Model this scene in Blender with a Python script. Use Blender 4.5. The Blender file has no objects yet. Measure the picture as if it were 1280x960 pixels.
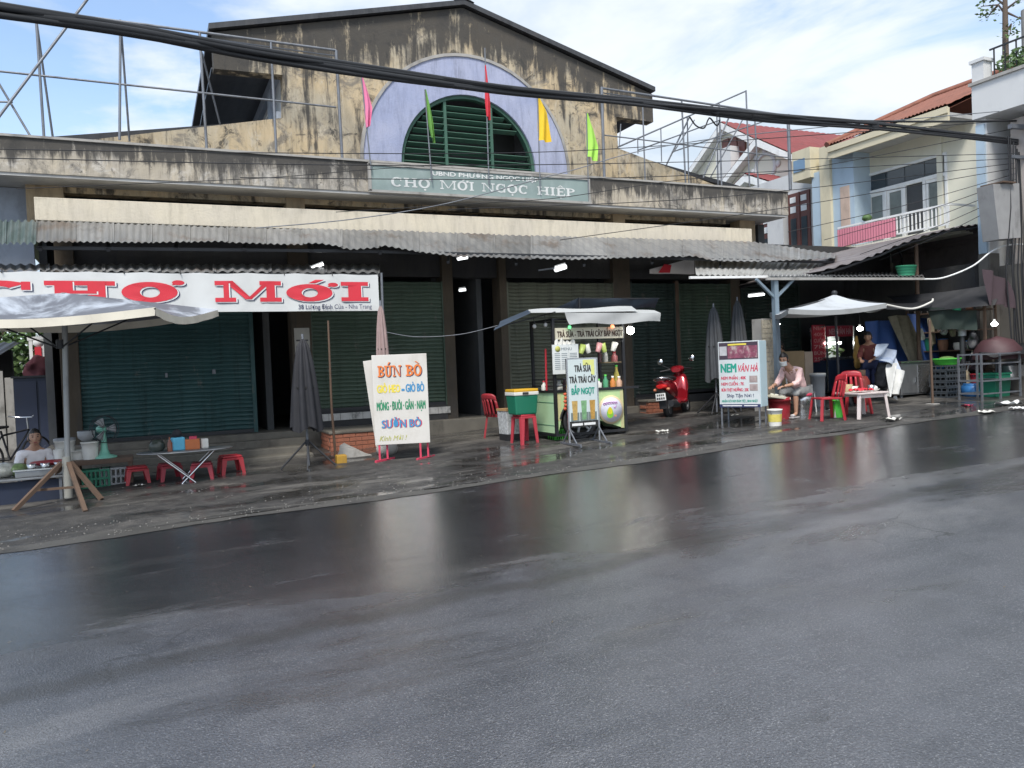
import bpy, bmesh, math, random
from mathutils import Vector, Matrix
random.seed(7)
PI = math.pi
scene = bpy.context.scene
COL = scene.collection

# ------------------------------------------------------------------ camera
F_PX, YAW, PITCH, ROLL, EYE = 981.4556, math.radians(24.7242), math.radians(-1.43023), math.radians(-2.3564), 1.5
CF = Vector((math.sin(YAW)*math.cos(PITCH), math.cos(YAW)*math.cos(PITCH), math.sin(PITCH)))
_r0 = Vector((math.cos(YAW), -math.sin(YAW), 0)); _u0 = _r0.cross(CF)
CR = math.cos(ROLL)*_r0 + math.sin(ROLL)*_u0
CU = -math.sin(ROLL)*_r0 + math.cos(ROLL)*_u0
cam = bpy.data.cameras.new('camera'); camo = bpy.data.objects.new('camera', cam); COL.objects.link(camo)
cam.sensor_width = 36; cam.sensor_fit = 'HORIZONTAL'; cam.lens = F_PX/1280*36
cam.clip_start = 0.05; cam.clip_end = 3000
camo.matrix_world = Matrix(((CR.x, CU.x, -CF.x, 0), (CR.y, CU.y, -CF.y, 0), (CR.z, CU.z, -CF.z, EYE), (0, 0, 0, 1)))
scene.camera = camo

# ------------------------------------------------------------------ light and sky
scene.view_settings.view_transform = 'Standard'; scene.view_settings.look = 'None'
scene.view_settings.gamma = 1; scene.view_settings.use_curve_mapping = False
scene.view_settings.exposure = 0.92
SUN_EL, SUN_AZ = math.radians(55), math.radians(214)      # azimuth from +Y, clockwise
sd = bpy.data.lights.new('sun', 'SUN'); sd.energy = 2.0; sd.angle = math.radians(14); sd.color = (1, .95, .87)
so = bpy.data.objects.new('sun', sd); COL.objects.link(so)
sdir = Vector((math.sin(SUN_AZ)*math.cos(SUN_EL), math.cos(SUN_AZ)*math.cos(SUN_EL), math.sin(SUN_EL)))
so.rotation_euler = sdir.to_track_quat('Z', 'Y').to_euler(); so.location = (0, 0, 40)

class NT:
    """small node-tree helper"""
    def __init__(s, tree): s.t = tree; s.n = tree.nodes; s.l = tree.links
    def new(s, typ, **kw):
        n = s.n.new(typ)
        for k, v in kw.items():
            if k.startswith('_'): setattr(n, k[1:], v)
        return n
    def link(s, a, b): s.l.new(a, b)
    def val(s, sock, v):
        if hasattr(v, 'is_output') or isinstance(v, bpy.types.NodeSocket): s.l.new(v, sock)
        else: sock.default_value = v
    def math(s, op, a, b=None, c=None, clamp=False):
        n = s.n.new('ShaderNodeMath'); n.operation = op; n.use_clamp = clamp
        s.val(n.inputs[0], a)
        if b is not None: s.val(n.inputs[1], b)
        if c is not None: s.val(n.inputs[2], c)
        return n.outputs[0]
    def mix(s, f, a, b, blend='MIX'):
        n = s.n.new('ShaderNodeMix'); n.data_type = 'RGBA'; n.blend_type = blend
        s.val(n.inputs[0], f); s.val(n.inputs[6], a if not isinstance(a, tuple) else (*a[:3], 1)); s.val(n.inputs[7], b if not isinstance(b, tuple) else (*b[:3], 1))
        return n.outputs[2]
    def noise(s, vec, scale, detail=4, rough=.55, dist=0):
        n = s.n.new('ShaderNodeTexNoise'); n.inputs['Scale'].default_value = scale; n.inputs['Detail'].default_value = detail
        n.inputs['Roughness'].default_value = rough; n.inputs['Distortion'].default_value = dist
        if vec is not None: s.l.new(vec, n.inputs['Vector'])
        return n.outputs[0]
    def ramp(s, f, lo, hi, a=0., b=1.):
        n = s.n.new('ShaderNodeMapRange'); n.interpolation_type = 'SMOOTHSTEP'
        s.val(n.inputs[0], f); n.inputs[1].default_value = lo; n.inputs[2].default_value = hi; n.inputs[3].default_value = a; n.inputs[4].default_value = b
        return n.outputs[0]
    def mapping(s, vec, scale=(1, 1, 1), loc=(0, 0, 0)):
        n = s.n.new('ShaderNodeMapping'); n.inputs['Scale'].default_value = scale; n.inputs['Location'].default_value = loc
        s.l.new(vec, n.inputs['Vector']); return n.outputs[0]
    def sep(s, vec):
        n = s.n.new('ShaderNodeSeparateXYZ'); s.l.new(vec, n.inputs[0]); return n.outputs
    def comb(s, x, y, z):
        n = s.n.new('ShaderNodeCombineXYZ'); s.val(n.inputs[0], x); s.val(n.inputs[1], y); s.val(n.inputs[2], z); return n.outputs[0]

SKX = 11.3
world = bpy.data.worlds.new('World'); scene.world = world; world.use_nodes = True
W = NT(world.node_tree); W.n.clear()
sky = W.n.new('ShaderNodeTexSky'); sky.sky_type = 'NISHITA'; sky.sun_disc = False
sky.sun_elevation = SUN_EL; sky.sun_rotation = SUN_AZ; sky.dust_density = 1.2; sky.ozone_density = 1.5
tc = W.n.new('ShaderNodeTexCoord')
x, y, z = W.sep(tc.outputs['Generated'])
zz = W.math('ADD', W.math('MAXIMUM', z, 0.0), 0.10)
uv = W.comb(W.math('DIVIDE', x, zz), W.math('DIVIDE', y, zz), 0.0)
n1 = W.noise(W.mapping(uv, (1, 1, 1), (SKX, 7.4, 0)), 1.0, 10, .56, .5)
n2 = W.noise(W.mapping(uv, (1, 1, 1), (9.1, 2.4, 0)), 0.16, 4, .5, .2)
az = W.math('DIVIDE', x, W.math('MAXIMUM', W.math('ADD', W.math('ABSOLUTE', y), .2), .05))    # more cloud to the right
cov = W.math('ADD', W.math('ADD', W.math('MULTIPLY', n1, .62), W.math('MULTIPLY', n2, .38)), W.ramp(az, .0, .55, .01, .1))
mask = W.math('MAXIMUM', W.math('MAXIMUM', W.ramp(cov, .45, .565), .1), W.ramp(z, .02, .42, .55, .0))
n3 = W.noise(W.mapping(uv, (1, 1, 1), (1.7, 5.4, 0)), 1.1, 6, .6, .3)
cloudc = W.mix(W.ramp(n3, .38, .6), (4.0, 4.75, 5.6), (5.7, 6.1, 6.6))
skyb = W.mix(1.0, sky.outputs[0], (1.6, 1.62, 1.62), 'MULTIPLY')
bg = W.n.new('ShaderNodeBackground'); bg.inputs['Strength'].default_value = 0.09
W.link(W.mix(mask, skyb, cloudc), bg.inputs['Color'])
wo = W.n.new('ShaderNodeOutputWorld'); W.link(bg.outputs[0], wo.inputs[0])

# ------------------------------------------------------------------ where things stand
def ray(px, py):
    return CF + CR*((px-640)/F_PX) - CU*((py-480)/F_PX)
def U(px, py, Y):                       # point seen at that pixel of the survey photo, at depth Y from the camera's side of the road
    d = ray(px, py); t = Y/d.y; return Vector((d.x*t, Y, EYE+d.z*t))
def UX(px, py, X):
    d = ray(px, py); t = X/d.x; return Vector((X, d.y*t, EYE+d.z*t))
def UZ(px, py, Z):
    d = ray(px, py); t = (Z-EYE)/d.z; return Vector((d.x*t, d.y*t, Z))
KERB = 9.3
def gz(x, y):                           # the ground climbs gently along the street and across the pavement
    xx = max(-15., min(24., x))
    return -.139 + .029*xx + .026*max(0., min(6.2, y-KERB))
def G(px, py):
    d = ray(px, py); t = 10.
    for _ in range(60):
        p = d*t; zt = gz(p.x, p.y)
        t2 = (zt-EYE)/d.z; t = .5*t+.5*t2
    p = d*t; return Vector((p.x, p.y, gz(p.x, p.y)))

# ------------------------------------------------------------------ mesh helpers
class MB:
    def __init__(s): s.v = []; s.f = []; s.m = []; s.mi = 0; s.s = []; s.sm = False
    def add(s, vs, fs):
        o = len(s.v); s.v += [Vector(p) for p in vs]
        for f in fs: s.f.append([i+o for i in f]); s.m.append(s.mi); s.s.append(s.sm)
        return s
    def box(s, c, d, R=None):
        hx, hy, hz = d[0]/2, d[1]/2, d[2]/2
        vs = [Vector((a*hx, b*hy, e*hz)) for a in (-1, 1) for b in (-1, 1) for e in (-1, 1)]
        if R is not None: vs = [R @ p for p in vs]
        c = Vector(c); vs = [p+c for p in vs]
        return s.add(vs, [(0, 1, 3, 2), (4, 6, 7, 5), (0, 4, 5, 1), (2, 3, 7, 6), (0, 2, 6, 4), (1, 5, 7, 3)])
    def bx(s, x0, x1, y0, y1, z0, z1):
        return s.box(((x0+x1)/2, (y0+y1)/2, (z0+z1)/2), (abs(x1-x0), abs(y1-y0), abs(z1-z0)))
    def bar(s, a, b, w, h=None):            # rectangular bar between two points
        a, b = Vector(a), Vector(b); d = b-a; L = d.length
        if L < 1e-6: return s
        return s.box((a+b)/2, (w, h or w, L), d.to_track_quat('Z', 'Y').to_matrix())
    def tube(s, pts, r, n=8, cap=True, closed=False):
        pts = [Vector(p) for p in pts]; k = len(pts); sm = s.sm; s.sm = True
        rr = r if isinstance(r, (list, tuple)) else [r]*k
        vs = []; prev = None
        for i, p in enumerate(pts):
            d = (pts[min(i+1, k-1)]-pts[max(i-1, 0)])
            d = d.normalized() if d.length > 1e-9 else Vector((0, 0, 1))
            if prev is None:
                a = Vector((0, 0, 1)) if abs(d.z) < .9 else Vector((1, 0, 0))
                a = (a-d*a.dot(d)).normalized()
            else:
                a = prev-d*prev.dot(d)
                a = a.normalized() if a.length > 1e-6 else Vector((1, 0, 0))
            prev = a; b = d.cross(a)
            vs += [p+(a*math.cos(2*PI*j/n)+b*math.sin(2*PI*j/n))*rr[i] for j in range(n)]
        fs = [(i*n+j, i*n+(j+1) % n, (i+1)*n+(j+1) % n, (i+1)*n+j) for i in range(k-1) for j in range(n)]
        s.add(vs, fs); s.sm = False
        if cap: s.add(vs[:n], [tuple(reversed(range(n)))]); s.add(vs[-n:], [tuple(range(n))])
        s.sm = sm; return s
    def lathe(s, prof, c=(0, 0, 0), n=16, R=None, smooth=True, cap=True):
        c = Vector(c); vs = []; sm = s.sm; s.sm = smooth
        for r, z in prof:
            for j in range(n):
                p = Vector((r*math.cos(2*PI*j/n), r*math.sin(2*PI*j/n), z))
                vs.append((R @ p if R is not None else p)+c)
        k = len(prof)
        s.add(vs, [(i*n+j, i*n+(j+1) % n, (i+1)*n+(j+1) % n, (i+1)*n+j) for i in range(k-1) for j in range(n)])
        s.sm = False
        if not cap: s.sm = sm; return s
        if prof[0][0] > 1e-4: s.add(vs[:n], [tuple(reversed(range(n)))])
        if prof[-1][0] > 1e-4: s.add(vs[-n:], [tuple(range(n))])
        s.sm = sm; return s
    def ell(s, c, r, n=14, m=9, R=None):
        c = Vector(c); sm = s.sm; s.sm = True; vs = []
        for i in range(m+1):
            a = -PI/2+PI*i/m
            for j in range(n):
                b = 2*PI*j/n
                p = Vector((r[0]*math.cos(a)*math.cos(b), r[1]*math.cos(a)*math.sin(b), r[2]*math.sin(a)))
                vs.append((R @ p if R is not None else p)+c)
        s.add(vs, [(i*n+j, i*n+(j+1) % n, (i+1)*n+(j+1) % n, (i+1)*n+j) for i in range(m) for j in range(n)])
        s.sm = sm; return s
    def prism(s, poly, y0, y1):             # polygon in local x,z extruded along y
        n = len(poly); vs = [(p[0], y0, p[1]) for p in poly]+[(p[0], y1, p[1]) for p in poly]
        return s.add(vs, [tuple(range(n)), tuple(reversed(range(n, 2*n)))]+[(i, i+n, (i+1) % n+n, (i+1) % n) for i in range(n)])
    def prismx(s, poly, x0, x1):            # polygon in y,z extruded along x
        n = len(poly); vs = [(x0, p[0], p[1]) for p in poly]+[(x1, p[0], p[1]) for p in poly]
        return s.add(vs, [tuple(range(n)), tuple(reversed(range(n, 2*n)))]+[(i, i+n, (i+1) % n+n, (i+1) % n) for i in range(n)])
    def prismz(s, poly, z0, z1):
        n = len(poly); vs = [(p[0], p[1], z0) for p in poly]+[(p[0], p[1], z1) for p in poly]
        return s.add(vs, [tuple(reversed(range(n))), tuple(range(n, 2*n))]+[(i, (i+1) % n, (i+1) % n+n, i+n) for i in range(n)])
    def grid(s, fn, nu, nv, smooth=True):
        sm = s.sm; s.sm = smooth
        s.add([fn(i/nu, j/nv) for j in range(nv+1) for i in range(nu+1)],
              [(j*(nu+1)+i, j*(nu+1)+i+1, (j+1)*(nu+1)+i+1, (j+1)*(nu+1)+i) for j in range(nv) for i in range(nu)])
        s.sm = sm; return s
    def quad(s, a, b, c, d): return s.add([a, b, c, d], [(0, 1, 2, 3)])
    def xf(s, Mx):
        s.v = [Mx @ p for p in s.v]; return s
    def mesh(s, name, mats, off=None, bev=0, thick=0):
        me = bpy.data.meshes.new(name)
        off = off or Vector((0, 0, 0))
        me.from_pydata([p-off for p in s.v], [], s.f)
        for m in (mats if isinstance(mats, (list, tuple)) else [mats]): me.materials.append(m)
        for p, mi, sm in zip(me.polygons, s.m, s.s): p.material_index = mi; p.use_smooth = sm
        bm = bmesh.new(); bm.from_mesh(me)
        if thick: 
            bmesh.ops.solidify(bm, geom=bm.faces[:], thickness=thick)
        bmesh.ops.recalc_face_normals(bm, faces=bm.faces[:])
        if bev:
            ed = [e for e in bm.edges if len(e.link_faces) == 2 and e.calc_face_angle(0) > .6]
            bmesh.ops.bevel(bm, geom=ed, offset=bev, segments=2, affect='EDGES', profile=.6, clamp_overlap=True)
        bm.to_mesh(me); bm.free(); return me

def wloc(o):
    p = Vector((0, 0, 0))
    while o is not None: p += o.location; o = o.parent
    return p
def obj(name, mb, mats, parent=None, world=False, bev=0, thick=0, base=None, label=None):
    """link one mesh object; world=True means the vertices were given in world coordinates"""
    off = wloc(parent) if (world and parent is not None) else (Vector(base) if base is not None else None)
    if off is not None and parent is None:          # shapes drawn round their own origin stay as they are
        c_ = sum(mb.v, Vector((0, 0, 0)))/max(1, len(mb.v))
        if (c_-off).length > c_.length: off = None
    me = mb.mesh(name, mats, off, bev, thick)
    o = bpy.data.objects.new(name, me); COL.objects.link(o)
    if parent is not None: o.parent = parent
    elif base is not None: o.location = base
    if label: o['label'] = label
    return o
def thing(name, label, cat, loc=(0, 0, 0), rz=0, group=None):
    o = bpy.data.objects.new(name, None); COL.objects.link(o); o.empty_display_size = .2
    o.location = loc; o.rotation_euler = (0, 0, rz); o['label'] = label; o['category'] = cat
    if group: o['group'] = group
    return o
def tag(o, label, cat, group=None):
    o['label'] = label; o['category'] = cat
    if group: o['group'] = group
    return o
def setting(o, kind='structure'): o['kind'] = kind; return o
def inst(src, parent=None, loc=None, rot=None):
    o = src.copy(); COL.objects.link(o); o.parent = parent
    if loc is not None: o.location = loc
    if rot is not None: o.rotation_euler = rot
    return o
def dup(root, loc, rz=0, label=None):
    r = root.copy(); COL.objects.link(r); r.location = loc; r.rotation_euler = (0, 0, rz)
    if label: r['label'] = label
    for ch in list(root.children):
        c = ch.copy(); COL.objects.link(c); c.parent = r
        for g in list(ch.children):
            d = g.copy(); COL.objects.link(d); d.parent = c
    return r

# ------------------------------------------------------------------ materials
def base_mat(name):
    m = bpy.data.materials.new(name); m.use_nodes = True
    t = NT(m.node_tree); b = t.n['Principled BSDF']
    return m, t, b
def M(name, col, rough=.6, metal=0., var=.18, vs=5., bump=.1, bs=45., dirt=.25, dcol=(.05, .045, .04), ds=2.3, coat=0., trans=0., emit=0., spec=.5):
    m, t, b = base_mat(name)
    tcn = t.n.new('ShaderNodeTexCoord'); v = tcn.outputs['Object']
    n = t.noise(v, vs, 5)
    c = t.mix(n, tuple(max(0, k*(1-var)) for k in col), tuple(min(1, k*(1+var)) for k in col))
    if dirt > 0:
        d = t.ramp(t.noise(t.mapping(v, (1, 1, .6)), ds, 8, .65), .48, .72, 0, dirt)
        c = t.mix(d, c, dcol)
        t.link(t.math('ADD', t.math('MULTIPLY', d, .25), rough, clamp=True), b.inputs['Roughness'])
    else: b.inputs['Roughness'].default_value = rough
    t.link(c, b.inputs['Base Color'])
    b.inputs['Metallic'].default_value = metal; b.inputs['Coat Weight'].default_value = coat
    b.inputs['Transmission Weight'].default_value = trans; b.inputs['Specular IOR Level'].default_value = spec
    if emit: t.link(c, b.inputs['Emission Color']); b.inputs['Emission Strength'].default_value = emit
    if bump:
        bn = t.n.new('ShaderNodeBump'); bn.inputs['Strength'].default_value = bump; bn.inputs['Distance'].default_value = .01
        t.link(t.noise(v, bs, 3), bn.inputs['Height']); t.link(bn.outputs[0], b.inputs['Normal'])
    return m
def lamp_mat(name, col, k):
    m, t, b = base_mat(name); b.inputs['Base Color'].default_value = (.8, .8, .8, 1)
    b.inputs['Emission Color'].default_value = (*col, 1); b.inputs['Emission Strength'].default_value = k
    return m
def shutter_mat(name, col):
    m, t, b = base_mat(name)
    p = t.n.new('ShaderNodeNewGeometry').outputs['Position']
    c = t.mix(t.noise(p, 1.1, 6, .6), tuple(k*.7 for k in col), tuple(k*1.35 for k in col))
    c = t.mix(t.ramp(t.noise(t.mapping(p, (5, 5, .35)), 1.4, 8, .7), .5, .7, 0, .6), c, tuple(k*.35 for k in col))
    c = t.mix(t.ramp(t.noise(t.mapping(p, (3, 3, 1), (3, 7, 1)), 1.7, 9, .75, .4), .58, .68, 0, .55), c, (.16, .15, .13))
    c = t.mix(t.ramp(t.noise(t.mapping(p, (7, 7, .8), (1, 2, 5)), 1.2, 9, .75), .66, .74, 0, .8), c, (.13, .06, .03))
    t.link(c, b.inputs['Base Color']); b.inputs['Metallic'].default_value = .15
    t.link(t.ramp(t.noise(p, 2.3, 6, .7), .3, .7, .4, .75), b.inputs['Roughness'])
    return m
def plaster(name, c1, c2, black=.6, top=None, tdepth=.5, streak=(2.6, 2.6, .28), lo=.47, hi=.66, white=None, wz=None, grime=0.):
    """old limewashed plaster with mould running down from the top edge"""
    m, t, b = base_mat(name)
    geo = t.n.new('ShaderNodeNewGeometry'); p = geo.outputs['Position']
    c = t.mix(t.ramp(t.noise(p, .9, 6, .6), .35, .65), c1, c2)
    c = t.mix(t.ramp(t.noise(t.mapping(p, (6, 6, 1.2)), 1.6, 8, .7), .4, .75, 0, .45), c, tuple(k*.55 for k in c1))
    if white is not None:
        w = t.ramp(t.noise(t.mapping(p, (1.6, 1.6, 2.2)), 2.0, 9, .7, .6), .52, .64, 0, .75)
        if wz is not None: w = t.math('MULTIPLY', w, t.ramp(t.sep(p)[2], wz[0], wz[1], 1., .15))
        c = t.mix(w, c, white)
    if grime:
        c = t.mix(t.ramp(t.noise(p, 1.9, 10, .72, .8), .49, .62, 0, grime*.8), c, (.16, .152, .14))
        c = t.mix(t.ramp(t.noise(t.mapping(p, (3, 3, 1.1), (4, 1, 2)), 1.7, 10, .75, .5), .53, .64, 0, grime), c, (.52, .46, .36))
        c = t.mix(t.ramp(t.noise(t.mapping(p, (1.2, 1, 1.4), (9, 1, 3)), 2.3, 10, .75, .8), .545, .64, 0, grime*.9), c, (.06, .058, .055))
    s = t.noise(t.mapping(p, streak), 1.5, 10, .68, .3)
    f2 = t.noise(p, 1.15, 7, .62, .4)
    k = t.math('ADD', t.math('MULTIPLY', s, .68), t.math('MULTIPLY', f2, .32))
    if top is not None:
        if callable(top): h = top(t, p)
        else: h = t.math('SUBTRACT', top, t.sep(p)[2])
        k = t.math('ADD', k, t.math('MULTIPLY', t.ramp(h, 0, tdepth, .16, -.05), t.ramp(t.noise(t.mapping(p, (1.3, 1.3, .8), (2, 6, 4)), 1.4, 8, .7, .5), .3, .62, .15, 1.25)))
    mask = t.ramp(k, lo, hi, 0, black)
    c = t.mix(mask, c, (.06, .058, .056))
    fine = t.ramp(t.noise(t.mapping(p, (14, 14, 2)), 2.5, 6, .7), .55, .8, 0, .5)
    c = t.mix(t.math('MULTIPLY', fine, black), c, (.05, .048, .045))
    t.link(c, b.inputs['Base Color']); b.inputs['Roughness'].default_value = .9; b.inputs['Specular IOR Level'].default_value = .2
    bn = t.n.new('ShaderNodeBump'); bn.inputs['Strength'].default_value = .35; bn.inputs['Distance'].default_value = .02
    t.link(t.math('ADD', t.noise(p, 26, 5, .65), t.math('MULTIPLY', mask, .5)), bn.inputs['Height']); t.link(bn.outputs[0], b.inputs['Normal'])
    return m
from mathutils.geometry import tessellate_polygon
def holed(s, outer, holes, y0, y1):
    loops = [outer]+holes; pts = [p for l in loops for p in l]; n = len(pts)
    tris = tessellate_polygon([[Vector((p[0], p[1], 0)) for p in l] for l in loops])
    o = []
    s.add([(p[0], y0, p[1]) for p in pts]+[(p[0], y1, p[1]) for p in pts], [tuple(t) for t in tris]+[tuple(i+n for i in reversed(t)) for t in tris])
    k = 0
    for l in loops:
        m = len(l); vs = [(p[0], y0, p[1]) for p in l]+[(p[0], y1, p[1]) for p in l]
        s.add(vs, [(i, (i+1) % m, (i+1) % m+m, i+m) for i in range(m)])
    return s
MB.holed = holed

# ---- materials of the setting
def mat_asphalt():
    m, t, b = base_mat('wet_asphalt')
    p = t.n.new('ShaderNodeNewGeometry').outputs['Position']
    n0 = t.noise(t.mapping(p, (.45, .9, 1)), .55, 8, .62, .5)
    n1 = t.noise(p, 3.2, 7, .65)
    agg = t.n.new('ShaderNodeTexVoronoi'); agg.inputs['Scale'].default_value = 95; t.link(p, agg.inputs['Vector']); agg = agg.outputs[0]
    xs, ys, zs = t.sep(p)
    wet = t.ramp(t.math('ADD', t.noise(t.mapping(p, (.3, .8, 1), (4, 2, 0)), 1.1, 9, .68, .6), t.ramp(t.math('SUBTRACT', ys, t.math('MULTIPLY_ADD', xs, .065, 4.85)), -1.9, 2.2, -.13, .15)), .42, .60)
    trk = t.ramp(t.noise(t.mapping(p, (.06, 1.1, 1), (2, 3, 0)), 1.1, 6, .6), .42, .62)
    c = t.mix(t.ramp(n1, .3, .7), (.032, .036, .047), (.058, .063, .078))  # blue cast in the base colour stands in for sky sheen
    c = t.mix(t.math('MULTIPLY', trk, .45), c, (.10, .104, .118))
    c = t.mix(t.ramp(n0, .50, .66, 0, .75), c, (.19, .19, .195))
    g1 = t.noise(p, 95, 3, .75); g2 = t.noise(t.mapping(p, (1, 1, 1), (3, 5, 1)), 150, 2, .6)
    c = t.mix(t.ramp(g1, .53, .66, 0, .75), c, (.23, .235, .25))
    c = t.mix(t.ramp(g2, .54, .66, 0, .8), c, (.018, .018, .02))
    c = t.mix(t.math('MULTIPLY', wet, .68), c, (.014, .014, .016))  # wet darkening; near lane also left paler to imitate sky reflection
    ck = t.n.new('ShaderNodeTexVoronoi'); ck.feature = 'DISTANCE_TO_EDGE'; ck.inputs['Scale'].default_value = .55
    wv = t.n.new('ShaderNodeVectorMath'); t.link(p, wv.inputs[0]); nv = t.n.new('ShaderNodeTexNoise'); nv.inputs['Scale'].default_value = 1.6; nv.inputs['Detail'].default_value = 7; t.link(p, nv.inputs['Vector']); t.link(nv.outputs['Color'], wv.inputs[1]); t.link(wv.outputs[0], ck.inputs['Vector'])
    crk = t.math('MULTIPLY', t.ramp(ck.outputs[0], .0, .012, 1, 0), t.ramp(t.noise(p, .35, 3), .52, .62))
    c = t.mix(t.math('MULTIPLY', crk, .85), c, (.008, .008, .009))
    # worn seam along the crown of the road
    wob = t.math('MULTIPLY', t.math('SUBTRACT', t.noise(t.mapping(p, (.5, 0, 0)), 1.2, 5, .6), .5), .9)
    ln = t.math('ABSOLUTE', t.math('SUBTRACT', t.math('ADD', ys, wob), t.math('MULTIPLY_ADD', xs, .065, 4.85)))
    seam = t.math('MULTIPLY', t.ramp(ln, .03, .2, 1, 0), t.ramp(t.noise(t.mapping(p, (.7, .7, 1)), 1.3, 4, .6), .22, .5))
    c = t.mix(t.math('MULTIPLY', seam, .75), c, (.02, .02, .021))
    t.link(c, b.inputs['Base Color'])
    r = t.math('ADD', t.math('MULTIPLY_ADD', wet, -.2, .40), t.math('MULTIPLY', t.math('SUBTRACT', n1, .5), .22))
    r = t.math('ADD', r, t.math('MULTIPLY', seam, .18), clamp=True)
    t.link(r, b.inputs['Roughness']); b.inputs['Specular IOR Level'].default_value = .5
    t.link(t.math('MULTIPLY_ADD', wet, .15, .85), b.inputs['Coat Weight']); b.inputs['Coat IOR'].default_value = 1.65
    t.link(t.math('ADD', t.math('MULTIPLY_ADD', wet, -.09, .2), t.math('MULTIPLY', t.math('SUBTRACT', n1, .5), .3)), b.inputs['Coat Roughness'])
    bn = t.n.new('ShaderNodeBump'); bn.inputs['Distance'].default_value = .004
    t.link(t.math('MULTIPLY_ADD', wet, -.5, .9), bn.inputs['Strength'])
    t.link(t.math('ADD', agg, t.math('MULTIPLY', t.noise(p, 60, 4, .7), 1.2)), bn.inputs['Height'])
    b2 = t.n.new('ShaderNodeBump'); b2.inputs['Distance'].default_value = .03; b2.inputs['Strength'].default_value = .06
    t.link(n1, b2.inputs['Height']); t.link(bn.outputs[0], b2.inputs['Normal']); t.link(b2.outputs[0], b.inputs['Normal']); bc = t.n.new('ShaderNodeBump'); bc.inputs['Distance'].default_value = .004; t.link(t.math('MULTIPLY_ADD', wet, -.28, .5), bc.inputs['Strength'])
    t.link(bn.inputs['Height'].links[0].from_socket, bc.inputs['Height']); bd = t.n.new('ShaderNodeBump'); bd.inputs['Distance'].default_value = .02; bd.inputs['Strength'].default_value = .05
    t.link(n1, bd.inputs['Height']); t.link(bc.outputs[0], bd.inputs['Normal']); t.link(bd.outputs[0], b.inputs['Coat Normal'])
    return m
def mat_pavement():
    m, t, b = base_mat('wet_pavement')
    p = t.n.new('ShaderNodeNewGeometry').outputs['Position']
    n0 = t.noise(t.mapping(p, (.5, 1.2, 1)), .9, 9, .66, .5); n1 = t.noise(p, 5, 8, .7); 
    c = t.mix(t.ramp(n1, .32, .68), (.028, .027, .027), (.068, .065, .061))
    c = t.mix(t.ramp(n0, .52, .64, 0, .85), c, (.13, .123, .112))
    c = t.mix(t.ramp(t.noise(t.mapping(p, (.7, 1.6, 1), (5, 1, 2)), 1.3, 8, .66, .6), .52, .62, 0, .8), c, (.03, .029, .028))
    t.link(c, b.inputs['Base Color'])
    wet = t.ramp(t.noise(t.mapping(p, (.5, 1.3, 1), (2, 8, 0)), .8, 7, .6, .5), .46, .60)
    t.link(t.math('MULTIPLY_ADD', wet, -.5, .68), b.inputs['Roughness']); t.link(wet, b.inputs['Coat Weight']); b.inputs['Coat IOR'].default_value = 1.33; b.inputs['Coat Roughness'].default_value = .1
    bn = t.n.new('ShaderNodeBump'); bn.inputs['Distance'].default_value = .02
    t.link(t.math('MULTIPLY_ADD', wet, -.5, .75), bn.inputs['Strength'])
    t.link(t.math('ADD', t.noise(p, 60, 4, .7), n1), bn.inputs['Height']); t.link(bn.outputs[0], b.inputs['Normal'])
    return m
def mat_tin(name, c1, c2, rust=.35, rough=.45, metal=.35, axis=(8, .6, .6)):
    m, t, b = base_mat(name)
    p = t.n.new('ShaderNodeNewGeometry').outputs['Position']
    c = t.mix(t.ramp(t.noise(t.mapping(p, axis), 1.2, 8, .65), .3, .7), c1, c2)
    rnd = t.n.new('ShaderNodeObjectInfo').outputs['Random']
    c = t.mix(1., c, t.mix(rnd, (.72, .72, .72), (1.2, 1.2, 1.2)), 'MULTIPLY')
    c = t.mix(t.ramp(t.noise(p, 1.3, 9, .7, .4), .52, .66, 0, rust), c, (.13, .08, .05))
    c = t.mix(t.ramp(t.noise(p, 2.6, 7, .7, .4), .5, .75, 0, .6), c, tuple(k*.35 for k in c1))
    t.link(c, b.inputs['Base Color']); b.inputs['Roughness'].default_value = rough; b.inputs['Metallic'].default_value = metal
    return m
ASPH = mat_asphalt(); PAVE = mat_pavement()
GUT = M('gutter_concrete', (.07, .068, .063), .55, var=.5, vs=2.5, bump=.6, bs=40, dirt=.95, ds=1.1, dcol=(.03, .03, .03))
GABLE = plaster('gable_plaster', (.56, .445, .285), (.43, .385, .30), .94, lambda t, p: t.math('SUBTRACT', t.math('MULTIPLY_ADD', t.math('ABSOLUTE', t.math('SUBTRACT', t.sep(p)[0], 6.23)), -.26, 9.0), t.sep(p)[2]), 1.6, streak=(4, 4, .4), lo=.45, hi=.575, grime=.95)
PARA = plaster('parapet_plaster', (.46, .41, .33), (.36, .345, .32), .93, 5.42, .5, streak=(6, 6, .8), lo=.44, hi=.60, white=(.58, .55, .5), wz=(5.0, 5.35), grime=.9)
CREAM = plaster('cream_plaster', (.66, .60, .48), (.60, .55, .46), .35, 4.5, .3, lo=.6, hi=.8)
SOFF = M('soffit_paint', (.45, .45, .44), .85, var=.12, dirt=.3, ds=1.2)
COLM = plaster('column_plaster', (.10, .082, .062), (.08, .066, .05), .8, None)  # colour lowered from the upper columns to stand in for awning shade
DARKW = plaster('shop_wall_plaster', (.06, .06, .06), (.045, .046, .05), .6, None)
BLUEB = plaster('blue_arch_paint', (.33, .37, .53), (.40, .43, .57), .65, None, lo=.52, hi=.72)
BLUEG = M('bluegrey_wall_paint', (.33, .38, .46), .8, dirt=.3)
LIP = M('weathered_concrete_lip', (.36, .35, .33), .9, dirt=.5, ds=3)
ROOFD = mat_tin('dark_roof_sheet', (.05, .052, .058), (.075, .077, .082), .1)
GREENP = M('green_louver_paint', (.045, .12, .085), .6, dirt=.4, ds=3)
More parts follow.
